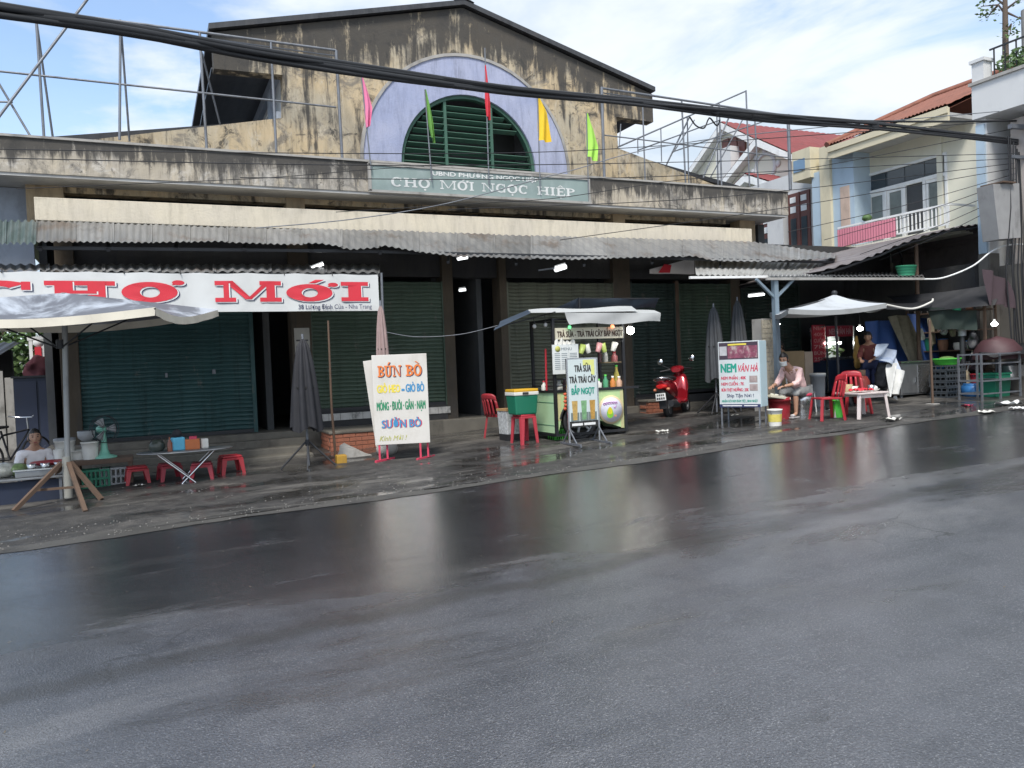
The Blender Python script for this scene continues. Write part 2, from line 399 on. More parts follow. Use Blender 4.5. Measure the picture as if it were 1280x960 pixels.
TEAL = shutter_mat('teal_shutter_paint', (.026, .076, .078))
GREENS = shutter_mat('green_shutter_paint', (.056, .088, .062))
DKGREEN = shutter_mat('dark_green_shutter_paint', (.028, .046, .04))
FLOOR = M('old_floor_concrete', (.14, .13, .11), .7, var=.3, dirt=.7, ds=2, bump=.4)
BRICKM = M('red_brick', (.33, .12, .07), .85, var=.35, vs=7, dirt=.5, ds=5, bump=.5)
MORT = M('brick_mortar', (.15, .11, .09), .9)
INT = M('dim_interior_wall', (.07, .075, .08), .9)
TIN = mat_tin('grey_tin_sheet', (.19, .195, .2), (.28, .28, .275), .6)
TING = mat_tin('old_green_tin_sheet', (.10, .145, .14), (.2, .24, .24), .2)
STEEL = M('galvanised_steel', (.2, .215, .24), .5, .5, dirt=.4, ds=6)
DKSTEEL = M('dark_painted_steel', (.035, .037, .042), .5, .3, dirt=.3)
RUSTY = M('rusty_steel', (.13, .085, .06), .8, .2, dirt=.5)
WHITEP = M('white_paint', (.8, .81, .8), .55, dirt=.2, ds=3)
TILEW = M('marbled_tile', (.5, .49, .47), .4, var=.3, vs=9, dirt=.9, ds=7, dcol=(.05, .05, .05))
RUBBER = M('black_rubber', (.02, .02, .022), .55)
PANE = M('curtained_window_glass', (.2, .23, .22), .15, var=.5, vs=2.5, bump=0, dirt=.3, ds=1.5, dcol=(.05, .06, .07), spec=.7)
GLASS = M('dark_window_glass', (.05, .065, .075), .12, var=.3, vs=1.5, bump=0, dirt=0, spec=.7)
PLANK = M('weathered_wood', (.22, .16, .11), .8, var=.3, vs=8, dirt=.5)
LEAF = M('tree_leaves', (.075, .14, .045), .6, var=.5, vs=3, bump=0, dirt=0)
LEAF2 = M('light_leaves', (.11, .18, .055), .6, var=.5, vs=3, bump=0, dirt=0)
BARK = M('tree_bark', (.12, .09, .07), .9, dirt=.4)

# ---- ground
def sheet(name, xs, ys, dz, mat):
    mb = MB(); vs = [(x, y, gz(x, y)+dz(x, y)) for y in ys for x in xs]; n = len(xs)
    mb.sm = True
    mb.add(vs, [(j*n+i, j*n+i+1, (j+1)*n+i+1, (j+1)*n+i) for j in range(len(ys)-1) for i in range(n-1)])
    return setting(obj(name, mb, mat))
XS = [-900, -200, -60, -30]+[-15+.5*i for i in range(79)]+[30, 60, 200, 900]
rn = random.Random(3)
def crown(x, y): return .035*math.exp(-((y-4.9-.065*x)/1.6)**2)-.0*abs(y)
sheet('ground', [-900, -200, -60, -15, 0, 12, 24, 60, 200, 900], [-900, -200, -60, -20, 0, 9.2, 15.5, 30, 60, 200, 900], lambda x, y: -.06, M('bare_earth', (.12, .1, .08), .9))
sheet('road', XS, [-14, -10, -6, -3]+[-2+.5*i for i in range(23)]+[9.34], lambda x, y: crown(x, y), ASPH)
mb = MB()
for k in range(150):
    x0 = -16+k*.26; w0 = 9.28+.06*math.sin(x0*1.7)+rn.uniform(-.03, .03)
    if k: 
        x1, a1 = px_, pw_
        w1 = .24+.12*math.sin(x0*.9+1)+rn.uniform(-.04, .04)
        A = [(x1, a1), (x0, w0), (x0, w0+w1), (x1, a1+pw2)]
        mb.add([(p[0], p[1], gz(*p)+(.006 if i < 2 else .022)) for i, p in enumerate(A)], [(0, 1, 2, 3)])
        pw2 = w1
    else: pw2 = .35
    px_, pw_ = x0, w0
setting(obj('gutter_strip', mb, GUT))
sheet('pavement', [-60, -30]+[-15+.5*i for i in range(79)]+[30, 60], [9.47, 9.6, 10, 10.5, 11, 11.5, 12, 12.5, 13, 13.5, 14, 14.5, 15, 15.5, 17, 20, 26, 40], lambda x, y: .016+.012*math.sin(x*1.3+y*2)*(.3 if y < 9.8 else 1), PAVE)

# ---- the market hall
D1, D2 = 14.53, 15.2
HX = 6.23
hall = thing('market_hall', 'long old market hall with mouldy beige gable, blue arch and stained parapet', 'market hall', (HX, D2, .1))
def P(name, mb, mat, parent=hall, **k): return obj(name, mb, mat, parent, world=True, **k)
xL, xR = 2.53, 9.87
ARC, AZ = (6.26, 5.61), 5.61
def arcpts(r, n=28, c=ARC): return [(c[0]+r*math.cos(PI*i/n), c[1]+r*math.sin(PI*i/n)) for i in range(n+1)]
outer = [(-1.7, 4.7), (12.9, 4.7), (12.9, 5.56), (xR+.02, 6.30), (xR, 7.01), (10.88, 6.98), (10.88, 7.62), (HX, 8.9), (1.32, 7.72), (1.32, 7.07), (xL, 7.10), (xL-.02, 6.30), (-1.7, 5.42)]
hole = [(ARC[0]+1.52, 5.1)]+arcpts(1.52)+[(ARC[0]-1.52, 5.1)]
P('gable_wall', MB().holed(outer, [hole], D2, D2+.28), GABLE)
P('arch_band', MB().prism([(ARC[0]+2.27, 5.05)]+arcpts(2.27)+[(ARC[0]-2.27, 5.05), (ARC[0]-1.5, 5.05)]+arcpts(1.5)[::-1]+[(ARC[0]+1.5, 5.05)], D2-.035, D2+.1), BLUEB)
mb = MB(); mb.prism(arcpts(2.33)+arcpts(2.27)[::-1], D2-.06, D2+.05); P('arch_lip', mb, LIP)
lv = P('louver_window', MB().prism([(ARC[0]+1.5, 5.1)]+arcpts(1.5)+[(ARC[0]-1.5, 5.1), (ARC[0]-1.43, 5.1)]+arcpts(1.43)[::-1]+[(ARC[0]+1.43, 5.1)], D2+.02, D2+.16), GREENP)
mu = [U(556, 170, D2+.1).x, U(613, 170, D2+.1).x]
bays = [(-9, mu[0]-.03), (mu[0]+.03, mu[1]-.03), (mu[1]+.03, 99)]
for i, xm in enumerate(mu):
    h = math.sqrt(1.43**2-(xm-ARC[0])**2); P('mullion', MB().bx(xm-.03, xm+.03, D2+.03, D2+.15, 5.1, AZ+h), GREENP, lv)
for bi, (a, b_) in enumerate(bays):
    for k in range(11):
        zc = 5.52+.132*k
        if bi == 2 and k in (4, 5, 6): continue
        hw = 1.42**2-(zc+.05-AZ)**2
        if hw <= 0: continue
        hw = math.sqrt(hw); x0, x1 = max(a, ARC[0]-hw), min(b_, ARC[0]+hw)
        if x1-x0 < .1: continue
        sag = rn.uniform(-.012, .012)
        P('slat', MB().box(((x0+x1)/2, D2+.09, zc+sag), (x1-x0-.004, .115, .016), Matrix.Rotation(math.radians(-30+rn.uniform(-4, 4)), 3, 'X')), GREENP, lv)
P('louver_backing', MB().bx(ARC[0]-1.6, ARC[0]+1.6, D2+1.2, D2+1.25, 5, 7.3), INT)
# roof of the nave, with dark verge
for sgn, (xe, ze) in ((-1, (1.26, 7.74)), (1, (10.9, 7.66))):
    mb = MB(); pk = (HX, 8.93)
    poly = [(pk[0], pk[1]), (xe, ze), (xe, ze+.1), (pk[0], pk[1]+.1)]
    mb.prism(poly, D2-.1, 46); P('roof_slope', mb, ROOFD)
P('ridge_cap', MB().prism([(HX-.22, 8.99), (HX, 9.04), (HX+.22, 8.99), (HX, 9.08)], D2-.12, 46), ROOFD)
CPAN = M('pale_clerestory_panel', (.5, .52, .54), .7, dirt=.3)
for sgn, x0, xo in ((-1, xL, -3.0), (1, xR, 13.6)):
    z0, z1 = 6.24, 6.24-abs(x0-xo)*.167
    P('aisle_roof', MB().prism([(x0, z0), (xo, z1), (xo, z1+.1), (x0, z0+.1)], D2+.25, 46), ROOFD)
    cw = P('clerestory', MB().bx(x0-.1, x0+.1, D2+.28, 46, 6.2, 6.5).bx(x0-.1, x0+.1, D2+.28, 46, 7.12, 7.45), BLUEG)
    for k in range(9):
        yy = D2+.9+k*3.2
        P('clerestory_post', MB().bx(x0-.12, x0+.12, yy, yy+.35, 6.5, 7.12), BLUEG, cw)
        P('window_bar', MB().bx(x0-.03, x0+.03, yy+.35, yy+3.2, 6.68, 6.72).bx(x0-.03, x0+.03, yy+.35, yy+3.2, 6.9, 6.94), WHITEP, cw)
    P('clerestory_panel', MB().bx(x0+.0, x0+.015, D2+.3, 45.9, 6.5, 7.12), CPAN, cw)
    P('eave_soffit', MB().prism([(x0, 7.35), (xo*0+(1.3 if sgn < 0 else 10.9), 7.16), (1.3 if sgn < 0 else 10.9, 7.2), (x0, 7.39)], D2+.3, 45.5), ROOFD)
# parapet, its lip and the soffit behind
pr = 14.27
P('parapet', MB().bx(-7, pr, D1, D1+.16, 4.848, 5.40).bx(pr-.16, pr, D1+.16, 20, 4.848, 5.40), PARA)
P('parapet_coping', MB().bx(-7, pr+.03, D1-.03, D1+.2, 5.402, 5.44), LIP)
P('soffit', MB().bx(-7, pr-.02, D1+.02, D2+.4, 4.80, 4.846), SOFF)
P('roof_gutter_slab', MB().bx(-7, pr-.17, D1+.17, D2-.01, 4.85, 4.95), LIP)
# cream beam under the open strip
x0, x1 = U(43, 262, 14.5).x, U(940, 295, 14.5).x
P('cream_beam', MB().bx(x0, x1, 14.5, 14.75, 4.10, 4.468), CREAM, bev=.01)
P('end_wall', MB().bx(-7, U(40, 260, D2+.25).x, D2+.22, D2+.3, 2.9, 4.79), BLUEG)
# columns
colpx = [(33, 80), (357, 380), (764, 779), (922, 941)]
colx = [(U(a, 250, D2).x, U(b_, 250, D2).x) for a, b_ in colpx]
for a, b_ in [(75, 99), (366, 391), (557, 570), (628, 637), (770, 791), (916, 928)]:
    xa, xb = U(a, 450, D2-.05).x, U(b_, 450, D2-.05).x
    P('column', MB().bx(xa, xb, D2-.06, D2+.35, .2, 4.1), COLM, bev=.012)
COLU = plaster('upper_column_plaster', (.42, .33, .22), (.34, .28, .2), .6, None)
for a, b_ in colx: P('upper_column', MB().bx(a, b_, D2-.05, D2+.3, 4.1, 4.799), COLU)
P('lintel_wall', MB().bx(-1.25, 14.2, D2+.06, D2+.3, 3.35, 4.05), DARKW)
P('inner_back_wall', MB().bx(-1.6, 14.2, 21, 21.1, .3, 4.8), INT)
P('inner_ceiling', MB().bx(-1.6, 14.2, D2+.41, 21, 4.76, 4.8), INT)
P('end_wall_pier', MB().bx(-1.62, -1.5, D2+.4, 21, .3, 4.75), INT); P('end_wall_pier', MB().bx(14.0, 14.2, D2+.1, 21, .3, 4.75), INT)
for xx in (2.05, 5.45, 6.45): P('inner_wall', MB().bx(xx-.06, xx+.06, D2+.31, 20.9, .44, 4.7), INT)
# roller shutters
def shutter(x0, x1, z0, z1, y, mat, label):
    n = int((z1-z0)/.078); mb = MB(); pr_ = [(0, 0), (.35, -.019), (.7, -.016), (.92, .0)]
    pts = [(y+dy, z0+.06+(z1-z0-.06)*(k+f)/n) for k in range(n) for f, dy in pr_]
    nx = 12; vs = []
    for yy, zz in pts:
        for i in range(nx+1):
            vs.append((x0+(x1-x0)*i/nx, yy+.007*math.sin(i*1.9+zz*2.1)+.012*math.exp(-((i/nx-.4-.1*math.sin(x0))**2)*30-((zz-1.1)**2)*4), zz+.006*math.sin(i*2.3+x0*3)))
    mb.sm = False
    mb.add(vs, [(j*(nx+1)+i, j*(nx+1)+i+1, (j+1)*(nx+1)+i+1, (j+1)*(nx+1)+i) for j in range(len(pts)-1) for i in range(nx)])
    s = P('roller_shutter', mb, mat, label=label)
    P('guide_rail', MB().bx(x0-.05, x0+.02, y-.05, y+.05, z0, z1), mat, s); P('guide_rail', MB().bx(x1-.02, x1+.05, y-.05, y+.05, z0, z1), mat, s)
    P('bottom_bar', MB().bx(x0+.02, x1-.02, y-.035, y+.02, z0, z0+.065), DKSTEEL, s)
    return s
sx = lambda px, y=480: U(px, y, D2).x
s1 = shutter(sx(99), sx(316), .445, 3.3, D2, TEAL, 'dark teal roller shutter')
P('shutter_lock', MB().bx(sx(207), sx(210), D2-.05, D2-.02, 1.52, 1.6).bx(sx(266), sx(270), D2-.05, D2-.02, 1.55, 1.63), STEEL, s1)
s2 = shutter(sx(392), sx(557), .735, 3.25, D2, GREENS, 'dusty green roller shutter')
s3 = shutter(sx(638), sx(770), .60, 3.25, D2, shutter_mat('olive_shutter_paint', (.12, .13, .095)), 'pale olive roller shutter')
s4 = shutter(sx(792), sx(846), .62, 3.25, D2, DKGREEN, 'dark green roller shutter')
s5 = shutter(sx(851), sx(915), .66, 3.25, D2, GREENS, None)
shutter(sx(930), sx(1000), .66, 3.25, D2, DKGREEN, 'dark green roller shutter')
shutter(sx(577), sx(627), .5, 3.1, 17.6, DKGREEN, 'dark shutter deep in the passage')
P('door_post', MB().bx(sx(846.5), sx(850.5), D2-.06, D2+.03, .4, 3.3), RUSTY)
# sills under the shutters: marbled tiles as separate pieces
def tiles(x0, x1, z0, z1, y, w, mat, name='tile'):
    k = 0; x = x0; src = {}
    while x < x1-.02:
        xe = min(x+w*rn.uniform(.8, 1.2), x1)
        P(name, MB().bx(x+.004, xe-.004, y-.012-rn.uniform(0, .004), y, z0+.004, z1-.004), mat)
        x = xe
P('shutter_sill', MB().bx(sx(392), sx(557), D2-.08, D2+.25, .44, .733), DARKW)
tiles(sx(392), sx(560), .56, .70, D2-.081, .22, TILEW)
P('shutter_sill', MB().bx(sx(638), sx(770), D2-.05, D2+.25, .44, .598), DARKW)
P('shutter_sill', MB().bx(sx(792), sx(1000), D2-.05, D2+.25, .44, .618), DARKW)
# floor slab and steps
P('floor_slab', MB().bx(-1.6, 14.2, 14.86, 21, -.05, .44), FLOOR, bev=.015)
xs_l, xs_r = -.9, sx(372)
for k, (yy, zt) in enumerate(((14.56, .33), (14.22, .21), (13.9, .10), (13.55, .0))):
    P('step', MB().bx(xs_l-.25*0, xs_r+.0, yy, yy+.36, -.4, zt), FLOOR, bev=.02)
# brick blocks, laid brick by brick
def brickwork(x0, x1, y0, y1, z0, n, name='brick'):
    """front and left face of a low block"""
    core = P('brick_core', MB().bx(x0+.012, x1-.012, y0+.012, y1-.012, z0-.15, z0+n*.075-.004), MORT)
    P('block_cap', MB().bx(x0-.02, x1+.02, y0-.02, y1, z0+n*.075, z0+n*.075+.045), FLOOR, bev=.01)
    L = .215
    me = MB().box((0, 0, 0), (L, .1, .066)).mesh('brick', BRICKM, bev=.006); me2 = MB().box((0, 0, 0), (L*.5, .1, .066)).mesh('brick', BRICKM, bev=.006)
    for c in range(n):
        z = z0+c*.075+.036; x = x0
        if c % 2: 
            o = bpy.data.objects.new(name, me2); COL.objects.link(o); o.parent = core; o.location = Vector((x+L*.25+.002, y0+.05-rn.uniform(0, .008), z))-wloc(core); x += L*.5+.008
        while x+L <= x1+.03:
            o = bpy.data.objects.new(name, me); COL.objects.link(o); o.parent = core; o.location = Vector((x+L/2, y0+.05-rn.uniform(0, .008), z))-wloc(core); x += L+.008
        if x1-x > .06:
            o = bpy.data.objects.new(name, me2); COL.objects.link(o); o.parent = core; o.location = Vector((x1-L*.25, y0+.052, z))-wloc(core)
        y = y0+.11+(.1 if c % 2 else 0)
        while y+L <= y1+.02:
            o = bpy.data.objects.new(name, me); COL.objects.link(o); o.parent = core; o.rotation_euler = (0, 0, PI/2); o.location = Vector((x0+.05-rn.uniform(0, .008), y+L/2, z))-wloc(core); y += L+.008
b0 = U(405, 560, 13.9); brickwork(sx(404, 550)-.12, sx(404, 550)+1.05, 13.92, 14.85, .02, 5)
brickwork(sx(786), sx(832), 14.45, 14.85, .24, 4)
# the two posters glued to the column
pc = P('glued_poster', MB().bx(sx(370), sx(389), D2-.068, D2-.062, 1.55, 2.35), M('faded_paper', (.45, .44, .40), .8, dirt=.5, ds=5))
pm = M('poster_print', (.09, .09, .1), .8)
for k, zz in enumerate((2.1, 1.95, 1.80, 1.65)):
    P('print_line', MB().bx(sx(372), sx(387), D2-.0705, D2-.0685, zz, zz+(.05 if k % 2 else .03)), pm, pc)
# ------------------------------------------------------------------ lettering
import unicodedata
def text(s, w, cap, mat, parent, loc, bold=0., shear=0., name='lettering', tilt=0.):
    """flat print in the local x,z plane facing -y; loc = left end of the baseline"""
    cu = bpy.data.curves.new('t', 'FONT'); cu.body = s; cu.size = 1; cu.shear = shear; cu.resolution_u = 3
    o = bpy.data.objects.new('t', cu); COL.objects.link(o)
    me = bpy.data.meshes.new_from_object(o.evaluated_get(bpy.context.evaluated_depsgraph_get()))
    bpy.data.objects.remove(o); bpy.data.curves.remove(cu)
    xs = [v.co.x for v in me.vertices]; x0, x1 = min(xs), max(xs); sx_ = w/(x1-x0); sz_ = cap/.69
    ca, sa = math.cos(tilt), math.sin(tilt)
    for v in me.vertices:
        a, b_ = (v.co.x-x0)*sx_, v.co.y*sz_
        v.co = (a*ca-b_*sa+loc[0], loc[1], a*sa+b_*ca+loc[2])
    if bold:                                # heavier strokes: the same outlines laid side by side
        vs = [v.co.copy() for v in me.vertices]; fs = [tuple(p.vertices) for p in me.polygons]; bpy.data.meshes.remove(me); mb = MB(); q = bold*cap*1.1
        for k, (dx, dz) in enumerate(((0, 0), (q, 0), (-q, 0), (0, q*.7), (0, -q*.7))): mb.add([p+Vector((dx, -.0002*k, dz)) for p in vs], fs)
        me = bpy.data.meshes.new(name); me.from_pydata(mb.v, [], mb.f)
    me.materials.clear(); me.materials.append(mat); me.name = name
    t = bpy.data.objects.new(name, me); COL.objects.link(t); t.parent = parent
    return t
def R_(x0, x1, z0, z1): return [(x0, z0), (x1, z0), (x1, z1), (x0, z1)]
def ring(cx, cz, rx, rz, ix, iz, a0, a1, n=26):
    out = []
    for i in range(n):
        p, q = math.radians(a0+(a1-a0)*i/n), math.radians(a0+(a1-a0)*(i+1)/n)
        out.append([(cx+rx*math.cos(p), cz+rz*math.sin(p)), (cx+rx*math.cos(q), cz+rz*math.sin(q)), (cx+ix*math.cos(q), cz+iz*math.sin(q)), (cx+ix*math.cos(p), cz+iz*math.sin(p))])
    return out
def dot(cx, cz, r, rz=None): return [[(cx+r*math.cos(2*PI*i/14), cz+(rz or r)*math.sin(2*PI*i/14)) for i in range(14)]]
def glyph(ch, t, sh, wd=1.):
    """heavy slab-serif capital, height 1 -> polygons, advance"""
    d = unicodedata.normalize('NFD', ch); b_ = d[0]; e = t*.55
    if b_ in 'MN': t *= .72
    def stem(x): return [R_(x-t/2, x+t/2, 0, 1), R_(x-t/2-e, x+t/2+e, 0, sh), R_(x-t/2-e, x+t/2+e, 1-sh, 1)]
    l = e+t/2
    if b_ == 'I': w = 2*l; p = stem(l)
    elif b_ == 'H': w = .95*wd+t*.6; p = stem(l)+stem(w-l)+[R_(l, w-l, .43, .57)]
    elif b_ == 'N': w = 1.1*wd+t*.5; p = [R_(l-t*.3, l+t*.3, 0, 1), R_(l-t*.3-e, l+t*.3+e, 0, sh), R_(0, l, 1-sh, 1), R_(w-l-t*.3, w-l+t*.3, 0, 1), R_(w-l-t*.3-e, w, 1-sh, 1), [(l-t*.3, 1), (l+t*.75, 1), (w-l+t*.3, 0), (w-l-t*.75, 0)]]
    elif b_ == 'M': w = 1.45*wd+t*.6; c = w/2; p = stem(w-l)+[R_(l-t*.3, l+t*.3, 0, 1), R_(0, l+t*.3+e, 0, sh), R_(0, l, 1-sh, 1), [(l-t*.3, 1), (l+t*.75, 1), (c+t*.4, .12), (c-t*.4, .12)], [(w-l-t*.5, 1), (w-l+t*.2, 1), (c+t*.3, .12), (c-t*.25, .12)]]
    elif b_ == 'O': w = .92*wd+t*.2; p = ring(w/2, .5, w/2, .53, w/2-t*1.1, .53-sh*1.25, 0, 360)
    elif b_ in 'CG':
        w = .88*wd+t*.2; p = ring(w/2, .5, w/2, .53, w/2-t*1.1, .53-sh*1.25, 48, 318)
        p += [R_(w*.84-t*.2, w*.84+t*.22, .62, .98)]
        if b_ == 'G': p += [R_(w*.84-t*.5, w*.84+t*.35, .02, .45), R_(w*.5, w, .4, .5)]
    elif b_ == 'E': w = .72*wd+t*.3; p = stem(l)+[R_(l, w, 0, sh), R_(l, w, 1-sh, 1), R_(l, w*.8, .44, .57), R_(w-t*.4, w, 0, .3), R_(w-t*.4, w, .72, 1)]
    elif b_ in 'PB':
        w = .75*wd+t*.3; p = stem(l)+ring(l+.1, .74, w-l-.1, .26, w-l-.1-t, .26-sh, -90, 90, 12)+[R_(l, l+.12, 1-sh, 1), R_(l, l+.12, .48, .48+sh)]
        if b_ == 'B': p += ring(l+.1, .27, w-l-.06, .27, w-l-.06-t, .27-sh, -90, 90, 12)+[R_(l, l+.12, 0, sh)]
    elif b_ == 'U': w = .9*wd+t*.4; p = ring(w/2, .36, w/2-l+t/2, .38, w/2-l-t/2, .38-sh, 180, 360, 16)+[R_(l-t/2, l+t/2, .36, 1), R_(w-l-t/2, w-l+t/2, .36, 1), R_(0, l+t/2+e, 1-sh, 1), R_(w-l-t/2-e, w, 1-sh, 1)]
    else: return [], .35*wd
    top = 1.06
    for m in d[1:]:
        if m == '\u031b': p += dot(w+.02, 1.0, .13, .13)+[[(w-.12, .86), (w+.02, .9), (w+.1, 1.0), (w-.08, .98)]]
        if m == '\u0323': p += dot(w/2, -.2, .1)
        if m == '\u0302': p += [[(w/2-.28, top), (w/2-.14, top), (w/2, top+.13), (w/2, top+.24)], [(w/2+.28, top), (w/2, top+.24), (w/2, top+.13), (w/2+.14, top)]]
        if m == '\u0301': p += [[(w/2-.08, top+.02), (w/2+.1, top+.02), (w/2+.32, top+.24), (w/2+.1, top+.24)]]
        if m == '\u0300': p += [[(w/2+.08, top+.02), (w/2-.32, top+.24), (w/2-.1, top+.24), (w/2+.22, top+.02)][::1]]
        if m == '\u031b': w += .1
    return p, w
def slabtext(s, w, cap, mat, parent, loc, t=.2, sh=.14, gap=.12, wd=1., name='lettering', tilt=0., fy=None):
    polys = []; x = 0
    for ch in s:
        p, a = glyph(ch, t, sh, wd); polys += [[(q[0]+x, q[1]) for q in pl] for pl in p]; x += a+gap
    k = w/(x-gap); mb = MB(); ca, sa = math.cos(tilt), math.sin(tilt)
    for i, pl in enumerate(polys):
        pts = []
        for q in pl:
            a, b_ = q[0]*k, q[1]*cap
            X, Z = a*ca-b_*sa+loc[0], a*sa+b_*ca+loc[2]
            pts.append((X, loc[1]-(i % 9)*.0003+(fy(X, Z) if fy else 0), Z))
        mb.add(pts, [tuple(range(len(pts)))])
    return obj(name, mb, mat, parent)
def ink(name, col): return M(name, col, .6, var=.12, dirt=.12, bump=0)
RED = ink('red_print', (.62, .03, .05)); NAVY = ink('navy_print', (.02, .03, .1)); WHITEK = ink('white_print', (.78, .79, .78))
ORANGE = ink('orange_print', (.75, .2, .04)); YEL = ink('yellow_print', (.75, .62, .08)); BLUEK = ink('blue_print', (.05, .25, .48)); GREENK = ink('green_print', (.03, .24, .12)); BLACK = ink('black_print', (.03, .03, .03))
CRIMSON = ink('crimson_print', (.55, .05, .1)); OLIVE = ink('olive_print', (.45, .45, .12)); TEALK = ink('teal_print', (.01, .3, .22))

# ------------------------------------------------------------------ tin awnings
def lerp(a, b_, t): return a+(b_-a)*t
def along(pts, t):                                   # piecewise linear by x
    for (xa, ya), (xb, yb) in zip(pts, pts[1:]):
        if t <= xb: return ya+(yb-ya)*(t-xa)/(xb-xa)
    return pts[-1][1]
def tinroof(root, top, bot, n, waves, amp, mat, rows=3, name='tin_sheet', jit=.02):
    """top(s), bot(s) give the world edges, s 0..1; n overlapping sheets"""
    for i in range(n):
        a, b_ = i/n-.012/n, (i+1)/n+.05/n; dz = rn.uniform(-jit, jit)*.5; dy = rn.uniform(-jit, jit)
        def fn(u, v, a=a, b_=b_, dz=dz, dy=dy, i=i):
            s = a+(b_-a)*u; p = Vector(top(min(max(s, 0), 1))).lerp(Vector(bot(min(max(s, 0), 1))), v)
            w = amp*math.cos(2*PI*waves*u); q = (p.x-0)
            return p+Vector((0, dy*v, w+dz*v+(.006 if i % 2 else 0)))
        mb = MB().grid(fn, waves*8, rows); obj(name, mb, mat, root, world=True, thick=0)
aw = thing('tin_awning', 'long wavy grey corrugated tin awning sagging along the market front', 'awning', (6, 13.9, .1))
TOPP = [(-60, 275), (0, 276), (50, 276), (250, 283), (320, 285), (480, 288), (640, 294), (940, 302), (1050, 318)]
BOTP = [(-60, 303), (0, 303), (90, 303), (180, 304), (270, 302), (360, 305), (400, 305), (440, 311), (480, 308), (520, 315), (570, 321), (600, 320), (640, 322), (700, 325), (760, 323), (800, 322), (840, 320), (870, 321), (890, 326), (960, 327), (1045, 322)]
def edge(path, Y): return lambda s: (lambda px: U(px, along(path, px), Y))(45+(1045-45)*s)
ye = lambda px: 13.35-.25*math.sin(px*.013)
tinroof(aw, lambda s: (lambda px: U(px, along(TOPP, px), 14.46))(45+1000*s), lambda s: (lambda px: U(px, along(BOTP, px), 13.3))(45+1000*s), 21, 6, .012, TIN, rows=4, jit=.03)
for k in range(12):
    a = U(50+k*85, along(TOPP, 50+k*85)+8, 14.4); b_ = U(50+k*85, along(BOTP, 50+k*85)+4, 13.4); obj('rafter', MB().bar(a+Vector((0, 0, -.08)), b_+Vector((0, 0, -.06)), .05), DKSTEEL, aw, world=True)
obj('purlin', MB().bar(U(45, 310, 13.45), U(440, 314, 13.45), .05).bar(U(440, 314, 13.45), U(1045, 328, 13.45), .05), DKSTEEL, aw, world=True)
aw2 = thing('tin_awning', 'small translucent green tin awning at the far left end of the market', 'awning', (-2.6, 13.7, .1))
tinroof(aw2, lambda s: U(-75+122*s, 276, 14.4), lambda s: U(-75+120*s, 304, 13.2), 3, 5, .02, TING, rows=3)
# lower awning that carries the banner
YB = 13.1
aw3 = thing('tin_awning', 'low dark tin awning just above the red and white banner', 'awning', (.6, 13.6, .1))
tinroof(aw3, lambda s: U(-80+555*s, 331, 14.3), lambda s: U(-80+555*s, 338.5+3*s, YB+.04), 8, 6, .016, TIN, rows=2, jit=.01)
obj('purlin', MB().bar(U(-80, 341, YB+.07), U(474, 344, YB+.07), .04), DKSTEEL, aw3, world=True)
obj('post', MB().tube([U(476.5, 341, YB+.08), Vector((U(483, 520, YB+.08).x, YB+.08, gz(3.6, YB)))], .025), STEEL, aw3, world=True)
# right-hand lean-to
aw4 = thing('tin_awning', 'pale tin lean-to roof with a straight white edge beam right of the scooter', 'awning', (13, 13, .2))
tinroof(aw4, lambda s: U(868+190*s, 325+2*s, 14.6), lambda s: U(870+160*s, 344+1*s, 12.6), 4, 6, .014, mat_tin('pale_tin', (.42, .42, .4), (.5, .5, .48), .2), rows=2)
obj('edge_beam', MB().bar(U(862, 347, 12.58), U(1040, 345, 12.58), .05), WHITEP, aw4, world=True)
aw5 = thing('tin_shelf_roof', 'flat corrugated tin shelf roof on a steel post above the right stalls', 'awning', (12.5, 12, .2))
tinroof(aw5, lambda s: U(962+193*s, 341, 14.0), lambda s: U(960+195*s, 345+.5*s, 11.9), 5, 8, .014, TIN, rows=2, jit=.004)
obj('edge_beam', MB().bar(U(958, 348.5, 11.93), U(1155, 348.5, 11.93), .05), LIP, aw5, world=True)
pb = U(968, 346, 12.0); pg = Vector((U(973, 480, 12.0).x, 12.0, gz(11.2, 12)))
po = obj('post', MB().bar(pb, pg, .1), M('greyblue_painted_steel', (.2, .26, .31), .5, .2, dirt=.3), aw5, world=True)
for px in (945, 992): obj('brace', MB().bar(U(px, 349, 12.0), U(969, 373, 12.0), .05), po.data.materials[0], aw5, world=True)
# ------------------------------------------------------------------ banner
ban = thing('market_banner', 'long white vinyl banner with big red lettering hung under the low awning', 'banner', (0, YB, .0))
zt0, zt1, zb0, zb1 = U(-60, 338, YB).z, U(473, 342.5, YB).z, U(-60, 389, YB).z, U(473, 389, YB).z
bx0, bx1 = U(-80, 360, YB).x, U(473.5, 365, YB).x
def bwave(x, z): return -.018*math.sin(x*2.3+z*1.2)-.01*math.sin(x*5.1+1)+.006*math.sin(x*13)
def bf(u, v):
    x = lerp(bx0, bx1, u); z = lerp(lerp(zt0, zt1, u)-.018*abs(math.sin(x*4.2)), lerp(zb0, zb1, u)-.008*math.sin(x*1.3), v)
    return (x, bwave(x, z), z)
VINYL = M('white_vinyl', (.62, .635, .63), .42, var=.1, vs=1.5, dirt=.25, ds=2.2, dcol=(.4, .4, .38), bump=.7, bs=3.2)
obj('banner_sheet', MB().grid(bf, 90, 6), VINYL, ban)
def bpx(px, py): p = U(px, py, YB); return p.x, p.z
